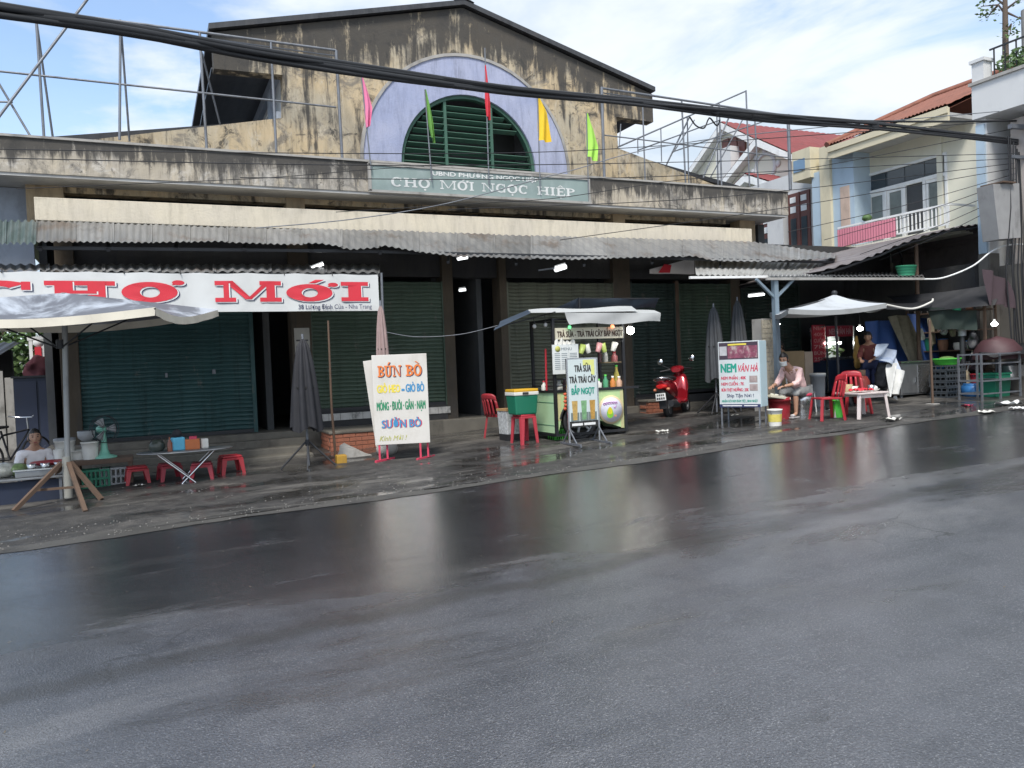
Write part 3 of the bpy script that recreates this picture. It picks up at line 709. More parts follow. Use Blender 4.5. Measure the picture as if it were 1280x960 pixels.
for off, mt, yy in (((.034, -.024), NAVY, -.008), ((.02, -.014), WHITEK, -.012), ((0, 0), RED, -.017)):
    for s, xa, xb, ya, yb in (('C', -48, 48, 381, 352), ('H', 55, 145, 380, 352), ('Ơ', 151, 229, 378, 352), ('M', 268, 352, 378, 352), ('Ớ', 357, 421, 377, 355), ('I', 426, 461, 377, 353)):
        (X0, Z0), (X1, Z1) = bpx(xa, yb), bpx(xb, ya); 
        slabtext(s, X1-X0, (Z0-Z1)*(.93 if s in 'ƠỚ' else 1), mt, ban, (X0+off[0], yy, Z1+off[1]+.01), t=.33, sh=.2, fy=bwave, wd=1.15)
(X0, Z0), (X1, Z1) = bpx(373, 387.5), bpx(464, 380)
text('38 Lương Định Của - Nha Trang', X1-X0, (Z1-Z0)*.8, NAVY, ban, (X0, -.03, Z0+.012), bold=.012)
mb = MB()
for k in range(9): mb.tube([(lerp(bx0, bx1, k/8), -.01, lerp(zt0, zt1, k/8)-.03), (lerp(bx0, bx1, k/8), .06, lerp(zt0, zt1, k/8)+.05)], .008, 5)
obj('tie_cord', mb, BLACK, ban)
# ------------------------------------------------------------------ market name board
YS = 14.42
sg = thing('market_name_board', 'weathered grey-green name board with white letters on the parapet', 'sign board', (0, YS, 0))
c4 = [U(463, 239, YS), U(737, 253.5, YS), U(737, 225, YS), U(463, 203.5, YS)]
zb_, ztp = (c4[0].z+c4[1].z)/2, (c4[2].z+c4[3].z)/2; X0, X1 = c4[0].x, c4[1].x
obj('board', MB().bx(X0, X1, 0, .06, zb_, ztp), M('greygreen_board_paint', (.24, .31, .30), .6, var=.25, vs=2, dirt=.5, ds=2.5, dcol=(.35, .42, .42)), sg)
fr = MB()
for a in ((X0-.02, X1+.02, zb_-.02, zb_+.025), (X0-.02, X1+.02, ztp-.025, ztp+.02), (X0-.02, X0+.025, zb_, ztp), (X1-.025, X1+.02, zb_, ztp)): fr.bx(a[0], a[1], -.02-.001*(a[0] == X0-.02), .07, a[2], a[3])
obj('frame', fr, LIP, sg)
LETW = M('faded_white_letter_paint', (.66, .68, .67), .7, dirt=.55, ds=6, dcol=(.3, .36, .36))
L = X1-X0; Hh = ztp-zb_
lx = lambda px: U(px, 230, YS).x
text('UBND PHƯỜNG NGỌC HIỆP', lx(672)-lx(540), Hh*.155, LETW, sg, (lx(541), -.006, zb_+Hh*.73), bold=.06)
for s, a, b_ in (('CHỢ', 489, 539), ('MỚI', 550, 592), ('NGỌC', 602, 660), ('HIỆP', 671, 718)):
    slabtext(s, lx(b_)-lx(a), Hh*.34, LETW, sg, (lx(a), -.004, zb_+Hh*.22), t=.2, sh=.13, gap=.1)
mb = MB()
for px in (480, 600, 720): mb.bx(lx(px)-.02, lx(px)+.02, .062, .1, zb_+.02, ztp-.02)
obj('backing_strut', mb, STEEL, sg)
# ------------------------------------------------------------------ flags
def flag(label, pole, left, right, col, fold):
    root_p = U(pole[0][0], pole[0][1], 14.36)
    t = thing('flag', label, 'flag', root_p, 0, 'pennants along the parapet')
    f = lambda p: U(p[0], p[1], 14.36)-root_p
    obj('flagpole', MB().tube([(0, 0, -.3), f(pole[1])], .014, 6), STEEL, t)
    n = 14
    def pl(path, v):
        k = v*(len(path)-1); i = min(int(k), len(path)-2); return Vector(f(path[i])).lerp(Vector(f(path[i+1])), k-i)
    def fn(u, v):
        a, b_ = pl(left, v), pl(right, v); p = a.lerp(b_, u); p.y += fold*math.sin(u*7+v*3)*(.3+v)-.02; return p
    obj('cloth', MB().grid(fn, 8, n), M('flag_cloth_'+col[0], col[1], .75, var=.12, vs=4, dirt=.1, bump=.15, bs=20), t)
flag('slim pink pennant left of the blue arch', ((463, 192), (451.5, 93)), [(451.5, 94), (453, 112), (455, 135), (457.5, 160)], [(452.5, 94), (460, 115), (465.5, 135), (462, 158)], ('pink', (.75, .2, .36)), .04)
flag('drooping dark green pennant before the louvered arch', ((539, 208), (531, 112)), [(531, 112), (532.5, 130), (535, 150), (539, 172)], [(532, 112), (537, 128), (541.5, 152), (543, 180)], ('leaf green', (.13, .32, .06)), .05)
flag('narrow red flag with a yellow mark on the middle pole', ((610.5, 212), (606, 60)), [(605.5, 82), (606, 100), (606.5, 125), (608, 146)], [(607, 82), (610, 100), (612.5, 125), (612, 151)], ('red', (.6, .03, .05)), .04)
flag('golden yellow pennant at the right edge of the arch', ((674.5, 220), (672, 121)), [(672, 122), (672.3, 140), (672.7, 160), (673.2, 176)], [(674, 122), (684, 140), (686, 155), (688, 178)], ('yellow', (.75, .5, .02)), .05)
flag('lime green pennant right of the arch', ((735, 226), (733, 141)), [(733, 142), (733.2, 160), (733.6, 180), (734, 196)], [(734, 142), (742, 162), (748, 184), (745, 202)], ('lime', (.36, .68, .1)), .05)
# ------------------------------------------------------------------ steel frames on the parapet roof
def frame(label, bars, loc, Y):
    t = thing('roof_scaffold', label, 'scaffold', loc)
    for nm, a, b_, ya, yb, r in bars:
        obj(nm, MB().tube([U(a[0], a[1], Y+ya), U(b_[0], b_[1], Y+yb)], r*.82, 6), STEEL, t, world=True)
    return t
frame('thin steel frame on the roof edge left of the gable', [
    ('rail', (40, 12), (420, 63), 0, 0, .03), ('rail', (40, 18), (420, 70), .04, .04, .016), ('rail', (-20, 87), (420, 134), 0, 0, .022), ('rail', (330, 193), (432, 200), 0, 0, .022),
    ('post', (45, 20), (55, 172), 0, 0, .026), ('post', (150.5, 25), (149.5, 175), 0, 0, .026), ('post', (249.5, 40), (258.5, 188), 0, 0, .028), ('post', (338.5, 52), (345.5, 192), 0, 0, .028), ('post', (420, 63), (428, 202), 0, 0, .034),
    ('brace', (46, 30), (66, 172), 0, .5, .022), ('brace', (152, 45), (162, 177), 0, .5, .022), ('brace', (252, 65), (275, 155), 0, .6, .02),
    ('brace', (110, -2), (-6, 152), -.1, -.3, .026), ('brace', (-4, 100), (39, 172), .2, .1, .022), ('rail', (-10, 127), (16, 127.5), .1, .1, .02)], (2, 14.6, 5.4), 14.6)
frame('tangled steel scaffold frame on the roof edge right of the gable', [
    ('rail', (751, 110), (986, 145), 0, 0, .032), ('rail', (753, 116), (986, 150), .04, .04, .018), ('rail', (756, 169), (985, 197), 0, 0, .018),
    ('post', (752, 109), (755.5, 227), 0, 0, .045), ('post', (803, 125), (806.5, 226), 0, 0, .022), ('post', (852, 125), (857, 229), 0, 0, .026), ('post', (859, 145), (861, 229), .3, .3, .02), ('post', (899, 130), (902, 232), 0, 0, .026), ('post', (896, 140), (897.5, 231), .4, .4, .02), ('post', (932.5, 113), (937, 233), 0, 0, .024), ('post', (943, 138), (948, 234), 0, 0, .024), ('post', (985, 143), (988, 237), 0, 0, .05),
    ('brace', (772, 184), (932, 114), .1, .3, .022), ('brace', (797, 188), (900, 150), .3, .3, .018), ('brace', (840, 190), (960, 150), .3, .5, .018), ('brace', (833, 206), (862, 146), .5, .2, .022), ('brace', (879, 222), (914, 140), .3, .1, .024), ('brace', (888, 222), (928, 150), .5, .1, .018), ('brace', (842, 190), (868, 150), .1, .5, .018), ('brace', (774, 183), (776, 155), .2, .2, .016), ('post', (826, 160), (827, 202), .4, .4, .016), ('post', (797, 172), (797.5, 192), .4, .4, .016)], (11, 14.6, 5.4), 14.6)
# ------------------------------------------------------------------ cables
CABLE = M('black_cable_sheath', (.013, .014, .017), .55, var=.3, dirt=.2, dcol=(.04, .04, .04))
def catm(pts, n=8):
    out = []
    for i in range(len(pts)-1):
        p0, p1, p2, p3 = pts[max(i-1, 0)], pts[i], pts[i+1], pts[min(i+2, len(pts)-1)]
        for k in range(n):
            t = k/n; out.append(.5*((2*p1)+(p2-p0)*t+(2*p0-5*p1+4*p2-p3)*t*t+(3*p1-p0-3*p2+p3)*t**3))
    return out+[pts[-1]]
def cable(label, pts, r, group=None, n=6, name='overhead_cable', segs=8, mat=None):
    pp = catm([U(px, py, Y) for px, py, Y in pts], segs)
    o = obj(name, MB().tube(pp, r, n), mat or CABLE, base=pp[len(pp)//2]); return tag(o, label, 'cable', group)
BUN = [(-60, 3, 5.6), (0, 13, 5.8), (160, 37, 6.3), (320, 67, 6.9), (480, 92, 7.6), (640, 113, 8.4), (800, 128, 9.2), (960, 147, 10.0), (1100, 158, 10.6), (1272, 177, 11.2)]
for k, (dx, dy, r) in enumerate(((0, -6, .025), (0, 1, .029), (0, 6.5, .022), (0, -2.5, .026), (0, 4, .027))):
    sc = lambda Y: 5.8/Y
    cable(['uppermost strand of the thick black cable bundle crossing the street', 'thickest strand inside the black cable bundle', 'lowest strand of the thick black cable bundle', 'second strand from the top of the black cable bundle', 'second strand from the bottom of the black cable bundle'][k],
          [(px, py+dy*sc(Y)+1.2*math.sin(px*.011+k*1.7), Y+.03*math.sin(px*.017+k*2)) for px, py, Y in BUN], r, 'thick cable bundle across the street')
cable('black cable splitting off the bundle towards the grey building', [(800, 129, 9.2), (960, 143, 9.9), (1040, 150, 10.4), (1150, 152, 10.9), (1285, 151, 11.3)], .022)
mb = MB()
for px, py, Y in ((890, 139, 9.65), (1092, 158, 10.6), (934, 143, 9.9)):
    p = U(px, py, Y); mb.box(p, (.2, .1, .1), Matrix.Rotation(.12, 3, 'Y'))
tag(obj('cable_joint', mb, CABLE, base=U(890, 139, 9.65), bev=.02), 'lumpy black joints clamped on the cable bundle', 'cable joint')
lp = [(862, 146, 9.6), (870, 157, 9.6), (880, 160, 9.6), (885, 150, 9.6), (888, 148, 9.6), (896, 157, 9.7), (900, 150, 9.7)]
cable('slack loop of cable hanging below the bundle', lp, .012)
WG = 'thin wires fanning out from the pole'
ends = [(1268, 192), (1268, 198), (1268, 204), (1270, 210), (1270, 217), (1270, 224), (1268, 232), (1268, 240), (1266, 248)]
outs = [(-30, 197, 12.0), (300, 222, 12.4), (560, 262, 12.9), (700, 300, 13.4), (985, 290, 13.5), (1030, 300, 13.2), (1050, 310, 13.0), (1075, 318, 12.8), (1100, 325, 12.6)]
seen = ['topmost thin wire of the fan, running far left across the parapet', 'thin wire of the fan reaching the left parapet', 'thin wire of the fan ending under the name board', 'thin wire of the fan sagging over the cream beam', 'thin wire of the fan ending by the dark doors', 'thin wire of the fan ending at the pale column', 'thin wire of the fan crossing the pink balcony panel', 'thin wire of the fan ending above the dark tent roof', 'lowest thin wire of the fan by the tent roof']
for k, ((ex, ey), (ox, oy, oY)) in enumerate(zip(ends, outs)):
    mx, my = (ex+ox)/2, (ey+oy)/2+(10 if k < 3 else 4)
    if k < 3: my += 2
    cable(seen[k], [(ox, oy, oY), (mx, my, (oY+11.2)/2), (ex, ey, 11.2)], .007, WG, 4, 'thin_wire', 10)
cable('thin wire crossing the parapet into the louvered arch', [(-30, 186, 13.9), (320, 191, 14.0), (640, 191, 14.1), (860, 180, 13.2), (1272, 150, 11.3)], .008, None, 4, 'thin_wire')
cable('thin wire drooping over the left parapet to the name board', [(20, 236, 14.0), (320, 223, 14.1), (460, 212, 14.2), (530, 208, 14.3)], .006, None, 4, 'thin_wire')
cable('pale wire slanting over the cream beam below the name board', [(320, 285, 14.0), (440, 274, 13.8), (560, 254, 13.5), (700, 217, 13.0), (880, 175, 12.2), (1272, 137, 11.3)], .009, None, 4, 'thin_wire', 8, STEEL)
cable('thin wire below the name board reaching the pole', [(420, 265, 14.3), (600, 254, 14.1), (700, 247, 13.9), (850, 225, 13.2), (1000, 212, 12.4), (1272, 160, 11.3)], .007, None, 4, 'thin_wire')
cable('white hose looping down to the tin shelf roof', [(1156, 349, 11.8), (1180, 347, 11.7), (1215, 333, 11.5), (1240, 314, 11.3), (1262, 306, 11.2), (1290, 306, 11.0)], .018, None, 6, 'white_hose', 8, WHITEP)
cable('thin pale wire from the passage to the drink cart roof', [(478, 414, 13.0), (520, 421, 12.8), (575, 418, 12.5), (622, 407, 12.2)], .006, None, 4, 'thin_wire', 8, STEEL)
# ------------------------------------------------------------------ houses beyond the market's right end (they face the side street)
XH = 19.0
YELW = M('pale_yellow_wall_paint', (.74, .72, .60), .85, var=.06, vs=1, dirt=.2, ds=.8, dcol=(.35, .34, .27))
PBLUE = M('pale_blue_wall_paint', (.42, .53, .62), .85, var=.06, dirt=.15)
PCREAM = M('pale_cream_paint', (.64, .58, .42), .85, var=.06, dirt=.15)
PWHITE = M('white_wall_paint', (.62, .63, .63), .85, var=.08, vs=1, dirt=.3, ds=1.2, dcol=(.3, .31, .33))
ROOFT = M('red_clay_tile', (.23, .09, .06), .8, var=.3, vs=4, dirt=.4, ds=1.5)
ROOFR = M('dark_red_tile', (.2, .04, .04), .7, var=.25, vs=4, dirt=.3, ds=1.5)
PINK = M('pink_corrugated_panel', (.56, .2, .26), .6, var=.1, dirt=.1)
DOORW = M('dark_red_wood', (.14, .05, .04), .5, var=.3, vs=6, dirt=.2)
CURT = M('grey_curtain', (.3, .31, .3), .9, var=.3, vs=6)
def hp(name, mb, mat, root, **k): return obj(name, mb, mat, root, world=True, **k)
def yz(px, py, X=XH): p = UX(px, py, X); return p.y, p.z
h1 = thing('yellow_house', 'pale yellow house with clay tiled roof, white sliding windows and pink balcony panel', 'house', (XH+2, 16, .4))
Ya, Yb_ = yz(1222, 250)[0], yz(1066, 260)[0]; zE = 7.12
y1_, z1_ = yz(1081, 216); y2_, z2_ = yz(1184, 193); zb1 = yz(1085, 292)[1]
wy0, wy1, wz1, wzt, wz0 = y2_, y1_, (z1_+z2_)/2, None, 3.9
wall = MB().bx(XH, XH+.2, Ya, wy0, .2, zE).bx(XH, XH+.2, wy1, Yb_+.5, .2, zE).bx(XH, XH+.2, wy0, wy1, wz1, zE).bx(XH, XH+.2, wy0, wy1, .2, wz0)
hp('wall', wall, YELW, h1)
hp('pilaster', MB().bx(XH-.06, XH, Ya+.9, Ya+1.05, 3.5, zE-.02), YELW, h1)
# window group
def window(root, X, ya, yb, za, zb, n, transom, open_=(), mat=WHITEP):
    w = hp('window', MB().bx(X+.1, X+.16, ya, yb, za, zb), CURT, root)
    f = MB(); t = .07
    f.bx(X-.03, X+.08, ya, yb, zb-t, zb).bx(X-.03, X+.08, ya, ya+t, za, zb-t).bx(X-.03, X+.08, yb-t, yb, za, zb-t)
    if transom: f.bx(X-.032, X+.08, ya+t, yb-t, transom-.05, transom+.05)
    hp('window_frame', f, mat, w)
    for i in range(n):
        a, b_ = lerp(ya+t, yb-t, i/n), lerp(ya+t, yb-t, (i+1)/n)
        top = transom-.05 if transom else zb-t
        if i: hp('mullion', MB().bx(X-.028, X+.078, a-.04, a+.04, za, top), mat, w)
        hp('pane', MB().bx(X+.03, X+.05, a+.045, b_-.045, za, top-.002), INT if i in open_ else PANE, w)
        if i not in open_: hp('sash', MB().bx(X+.0, X+.06, a+.045, a+.11, za, top).bx(X+.0, X+.06, b_-.11, b_-.045, za, top).bx(X, X+.06, a+.11, b_-.11, top-.08, top), mat, w)
        if transom: hp('transom_pane', MB().bx(X+.03, X+.05, a+.01, b_-.01, transom+.05, zb-t), GLASS, w)
    return w
window(h1, XH, wy0, wy1, wz0, wz1, 4, wz1-.55, (1,))
# eaves and roof
XE = 18.05
ye0, ye1 = Ya, yz(1037, 196, XE)[0]
hp('eave_soffit', MB().bx(XE, XH+.3, ye0, ye1, zE, zE+.1), SOFF, h1)
hp('eave_fascia', MB().bx(XE-.06, XE-.002, ye0, ye1, zE-.12, zE+.22).bx(XE-.1, XE-.061, ye0, ye1, zE+.08, zE+.24), PCREAM, h1)
XR, zR = 22.6, 9.25; rz_ = lambda x: lerp(zE+.24, zR, (x-XE)/(XR-XE))
yrr = 16.8
def tile_roof(name, root, fn, nu, nv, mat, amp=.035):
    """tile courses as real stepped waves: fn(u,v) -> point, u along the eave, v up the slope"""
    def f(u, v):
        p = Vector(fn(u, v)); p.z += amp*abs(math.sin(PI*u*nu))+.03*(1-((v*nv) % 1)); return p
    mb = MB().grid(f, nu*3, nv*2); return hp(name, mb, mat, root)
tile_roof('roof', h1, lambda u, v: (lerp(XE-.1, XR, v), lerp(ye0-.0, lerp(ye1, yrr, v), u), lerp(zE+.25, zR, v)), 34, 14, ROOFT)
hp('roof_core', MB().add([(XE, ye0, zE+.2), (XE, ye1, zE+.2), (XR, yrr, zR-.06), (XR, ye0, zR-.06), (XR+5, ye1, zE+.2), (XR+5, ye0, zE+.2)], [(0, 1, 2, 3), (1, 4, 2), (3, 2, 4, 5)]), ROOFT, h1)
hp('hip_ridge', MB().tube([(XE-.1, ye1, zE+.3), (XR, yrr, zR+.08), (XR, ye0, zR+.08)], .09, 6), ROOFT, h1)
# blue column with niche, cream column
bY0, bY1 = yz(1068, 250, XE+.3)[0], yz(1040, 250, XE+.3)[0]
hp('blue_pier', MB().bx(XE+.3, XH+.5, bY0, bY1, .2, zE-.002), PBLUE, h1)
n0, n1 = yz(1062, 250, XE+.29), yz(1051, 250, XE+.29)
hp('niche_panel', MB().bx(XE+.27, XE+.299, n0[0], n1[0], 3.9, yz(1056, 233, XE+.3)[1]), M('peach_panel', (.55, .42, .34), .85), h1)
cY0, cY1 = yz(1038, 250, XE+.2)[0], yz(1014, 250, XE+.2)[0]
h2 = thing('cream_terrace_house', 'cream and grey terrace house with tall dark wooden doors behind a white rail', 'house', (XH+2, 23, .4))
hp('cream_pier', MB().bx(XE+.2, XH+.6, cY0, cY1-.35, .2, yz(1030, 183, XE+.2)[1]).bx(XE+.24, XH+.6, cY1-.35, cY1, .2, yz(1030, 210, XE+.2)[1]), PCREAM, h2)
hp('pale_strip', MB().bx(XE+.235, XE+.239, cY1-.34, cY1-.01, .2, yz(1030, 212, XE+.2)[1]), PBLUE, h2)
dY1 = yz(940, 280, XH)[0]
top2 = yz(1000, 190, XH)[1]
hp('wall', MB().bx(XH, XH+.2, cY1, dY1+3, .2, top2-.6), PWHITE, h2)
hp('porch_block', MB().bx(XE+.1, XH+.1, cY1-.1, yz(990, 200, XE+.1)[0], yz(1000, 224, XE)[1], yz(1000, 186, XE)[1]), PCREAM, h2)
hp('blue_panel', MB().bx(XE+.08, XE+.098, cY1+.1, yz(992, 200, XE+.1)[0], yz(1000, 213, XE)[1], yz(1000, 198, XE)[1]), M('slate_blue_paint', (.18, .29, .42), .7), h2)
def wooddoor(pa, pb, py0, py1, X):
    ya_, yb_ = yz(pb, 270, X)[0], yz(pa, 270, X)[0]; za_, zb_ = 3.3, yz((pa+pb)/2, py0, X)[1]
    d = hp('wooden_door', MB().bx(X-.06, X-.002, ya_, yb_, za_, zb_), DOORW, h2)
    for i in range(2):
        a, b_ = lerp(ya_, yb_, i/2+.12), lerp(ya_, yb_, i/2+.38)
        for za2, zb2 in ((zb_-.3, zb_-.12), (zb_-.62, zb_-.42), (za_+.4, zb_-.8)):
            hp('pane', MB().bx(X-.075, X-.061, a, b_, za2, zb2), GLASS if zb2 < zb_-.7 else WHITEP, d)
        hp('rail', MB().bx(X-.08, X-.061, lerp(ya_, yb_, i/2+.44), lerp(ya_, yb_, i/2+.48), za_, zb_), DOORW, d)
wooddoor(987, 1014, 240, 300, XH)
wooddoor(941, 965, 270, 300, XH)
hp('pier', MB().bx(XH-.25, XH-.001, yz(986, 270)[0], yz(966, 270)[0], .2, yz(975, 262)[1]), PWHITE, h2)
hp('slab', MB().bx(XE+.2, XH-.001, cY1, dY1+1, 3.15, 3.29), PWHITE, h2)
rl = MB()
for zz in (3.55, 3.72, 3.9): rl.bar((XE+.3, cY1, zz), (XE+.3, yz(985, 300, XE)[0], zz), .035)
for k in range(4): yy = lerp(cY1+.1, yz(985, 300, XE)[0], k/3); rl.bar((XE+.3, yy, 3.29), (XE+.3, yy, 3.93), .045)
hp('railing', rl, WHITEP, h2)
# balcony of the yellow house
by0, by1 = yz(1186, 262, XE)[0], yz(1048, 300, XE)[0]
zr0, zfl = (yz(1185, 258, XE)[1]+yz(1048, 283, XE)[1])/2, (yz(1185, 285, XE)[1]+yz(1048, 308, XE)[1])/2
hp('balcony_floor', MB().bx(XE-.02, XH-.001, by0-.3, by1+.1, zfl-.22, zfl-.03), YELW, h1)
rail = hp('balcony_railing', MB().bar((XE, by0, zr0), (XE, by1, zr0), .05).bar((XE, by0, zfl+.06), (XE, by1, zfl+.06), .04).bar((XE, by0, zr0), (XH, by0, zr0), .05), WHITEP, h1)
nb = 30; bme = MB().bx(-.014, .014, -.014, .014, 0, zr0-zfl-.12).mesh('baluster', WHITEP)
for k in range(nb+1):
    o = bpy.data.objects.new('baluster', bme); COL.objects.link(o); o.parent = rail; o.location = Vector((XE, lerp(by0, by1, k/nb), zfl+.08))-wloc(rail)
yp0 = yz(1120, 290, XE-.03)[0]
hp('pink_panel', MB().grid(lambda u, v: (XE-.035+.012*math.sin(u*2*PI*22), lerp(yp0, by1, u), lerp(zfl, zr0-.05, v)), 88, 1, False), PINK, h1)
hp('flower_pot', MB().ell((XE+.05, lerp(by0, by1, .72), zr0+.12), (.13, .13, .1)), LEAF, h1)
# gabled house farther back
h3 = thing('gabled_house', 'far cream house with steep dark red gabled roofs and a round plaster medallion', 'house', (24, 30, .4))
XG = 23.0
def gable(ap, l, r, X, depth, verge=.35, base=2.):
    a, l_, r_ = yz(*ap, X), yz(*l, X), yz(*r, X)
    f = MB(); f.add([(X, l_[0], base), (X, r_[0], base), (X, r_[0], r_[1]), (X, a[0], a[1]), (X, l_[0], l_[1])], [(0, 1, 2, 3, 4)])
    hp('gable_front', f, YELW, h3)
    for e in (l_, r_):
        dy, dz = e[0]-a[0], e[1]-a[1]; e2 = (a[0]+dy*1.12, a[1]+dz*1.12)
        tile_roof('roof', h3, lambda u, v, a=a, e2=e2: (lerp(X-verge, X+depth, u), lerp(e2[0], a[0], v), lerp(e2[1], a[1], v)+.16), 26, 9, ROOFR, .03)
        hp('verge_board', MB().add([(X-verge-.03, a[0], a[1]+.13), (X-verge-.03, e2[0], e2[1]+.13), (X-verge-.03, e2[0], e2[1]-.12), (X-verge-.03, a[0], a[1]-.16),
                                   (X-.02, a[0], a[1]+.11), (X-.02, e2[0], e2[1]+.11), (X-.02, e2[0], e2[1]-.12), (X-.02, a[0], a[1]-.16)], [(0, 1, 2, 3), (3, 2, 6, 7), (0, 4, 5, 1)]), WHITEP, h3)
    return a, l_, r_
gable((909, 158), (858, 232), (986, 196), XG+1.5, 9)
gable((953, 178), (903, 240), (1012, 204), XG, 3)
gable((940, 223), (918, 244), (982, 236), XG-1.2, 2)
for px in (909, 919, 929): 
    ya_, z_ = yz(px, 195-(px-909)*.25, XG+1.5); hp('window', MB().bx(XG+1.4, XG+1.49, ya_-.22, ya_+.22, z_-.8, z_+.75), DOORW, h3)
my, mz = yz(957, 210, XG); md = MB()
md.lathe([(.62, 0), (.62, .05), (.5, .07), (.5, 0)], (XG-.005, my, mz), 24, Matrix.Rotation(-PI/2, 3, 'Y'), cap=False); 
for k in range(8): md.ell((XG-.03, my+.72*math.cos(k*PI/4), mz+.72*math.sin(k*PI/4)), (.05, .14, .14), 8, 5)
hp('medallion', md, PWHITE, h3)
hp('chimney_wall', MB().bx(XG+.9, XG+2, yz(884, 200, XG)[0]-.5, yz(884, 200, XG)[0]+.5, 4, yz(880, 185, XG)[1]), PWHITE, h3)
# grey-white building at the right edge with a roof garden
XW = 17.55
h4 = thing('grey_white_house', 'tall grey-white stained house at the right edge with a roof garden', 'house', (XW+2, 10, .4))
wy = yz(1221, 200, XW)[0]; zt4 = (yz(1222, 108, XW)[1])
hp('wall', MB().bx(XW+.9, XW+6, 4, wy-.25, .2, zt4-.3).bx(XW, XW+6, wy-.25, wy, .2, zt4-.3), PWHITE, h4)
hp('parapet_band', MB().bx(XW-.12, XW+1.2, 4, wy, yz(1222, 150, XW)[1], zt4), PWHITE, h4)
hp('coping', MB().bx(XW-.17, XW+.1, 4, wy+.05, zt4+.002, zt4+.07), LIP, h4)
hp('corner_post', MB().bx(XW-.1, XW+.2, wy-.28, wy, zt4+.07, yz(1222, 80, XW)[1]).bx(XW-.14, XW+.24, wy-.32, wy+.04, yz(1222, 80, XW)[1]+.001, yz(1222, 76, XW)[1]), PWHITE, h4)
hp('side_pier', MB().bx(XW+.3, XW+.9, wy-.9, wy-.6, 3.3, zt4-.9), M('stone_cladding', (.42, .38, .35), .8, var=.2, dirt=.4), h4)
hp('side_pier', MB().bx(XW-.05, XW-.002, wy-.22, wy-.02, 3.6, zt4-.9), PBLUE, h4)
lc_ = MB().bx(XW+.26, XW+.28, 4, wy-.28, .2, 3.29).bx(XW-.04, XW+.3, wy-.275, wy-.251, .2, 3.59).bx(XW-.04, XW-.001, wy-.24, wy, .2, 3.59); hp('lower_cladding', lc_, M('grey_brown_plaster', (.15, .14, .125), .9, dirt=.6, ds=2), h4)
gm = MB(); gy, gzz = yz(1236, 262, XW+.7)
for k in range(3): gm.bar((XW+.8, gy-.05-.3*k, gzz-.35), (XW+.8, gy-.05-.3*k, gzz+.35), .04)
for k in range(4): gm.bar((XW+.8, gy, gzz-.35+.22*k), (XW+.8, gy-.9, gzz-.35+.22*k), .03)
gm.tube([(XW+.8, gy-.35+.18*math.cos(a*PI/6), gzz+.18*math.sin(a*PI/6)) for a in range(13)], .012, 5)
hp('window_grille', gm, DKSTEEL, h4)
def leaves(mb, c, r, n, s, rnd, flat=.6):
    for _ in range(n):
        d = Vector((rnd.gauss(0, 1), rnd.gauss(0, 1), rnd.gauss(0, 1))).normalized()*(rnd.random()**.45)
        p = Vector(c)+Vector((d.x*r[0], d.y*r[1], d.z*r[2]))
        a = Vector((rnd.uniform(-1, 1), rnd.uniform(-1, 1), rnd.uniform(-.6, .6))).normalized(); b_ = a.orthogonal().normalized()
        b_ = (b_*math.cos(rnd.uniform(0, 6))+a.cross(b_)*math.sin(rnd.uniform(0, 6)))
        L = s*rnd.uniform(.6, 1.3); mb.mi = rnd.choice((0, 0, 1)); mb.add([p, p+a*L*.5+b_*L*.25, p+a*L, p+a*L*.5-b_*L*.25], [(0, 1, 2, 3)])
    mb.mi = 0
rp = random.Random(11)
rg = UX(1255, 100, XW+.3); pl = thing('roof_plant', 'dense leafy shrub behind the railing on the grey-white roof', 'plant', (rg.x, rg.y, zt4+.07))
mb = MB()
for k in range(9):
    leaves(mb, (XW+.4+rp.uniform(-.2, .5), wy-.5-k*.33, zt4+.35+rp.uniform(-.1, .2)), (.35, .3, .35), 130, .13, rp)
obj('foliage', mb, [LEAF, LEAF2], pl, world=True)
obj('stem', MB().tube([(XW+.5, wy-1.2, zt4+.07), (XW+.45, wy-1.2, zt4+.5)], .03).tube([(XW+.5, wy-2.3, zt4+.07), (XW+.45, wy-2.2, zt4+.5)], .03), BARK, pl, world=True)
mb = MB()
for k in range(12): mb.bar((XW+.1, wy-.4-k*.25, zt4+.07), (XW+.1, wy-.4-k*.25, zt4+.75), .025)
mb.bar((XW+.1, wy-.3, zt4+.75), (XW+.1, wy-3.4, zt4+.75), .035)
hp('roof_railing', mb, DKSTEEL, h4)
tp = UX(1257, 66, XW+1); tr = thing('thin_tree', 'sparse thin tree on the roof garden at the top right corner', 'tree', (tp.x, tp.y, zt4+.07))
tk = [Vector((tp.x, tp.y, zt4+.07)), Vector((tp.x, tp.y, tp.z)), UX(1256.5, 20, XW+1), UX(1256, -30, XW+1)]
obj('trunk', MB().tube(tk, [.08, .07, .06, .04]), BARK, tr, world=True)
mb = MB(); bl = MB()
for (a, b_, c) in (((1257, 18), (1248, 6), (1226, 8)), ((1257, 15), (1268, 20), (1290, 30)), ((1258, 40), (1264, 30), (1262, 45)), ((1258, 8), (1245, -2), (1232, -6)), ((1257, 12), (1270, 2), (1285, -5)), ((1248, 6), (1240, 14), (1236, 20))):
    pts = [UX(*a, XW+1), UX(*b_, XW+1.1), UX(*c, XW+.9)]; mb.tube(pts, [.03, .02, .008], 5)
    for q in (.3, .5, .8, 1): leaves(bl, pts[1].lerp(pts[2], q), (.22, .22, .15), 9, .1, rp)
obj('branch', mb, BARK, tr, world=True); obj('foliage', bl, [LEAF, LEAF2], tr, world=True)
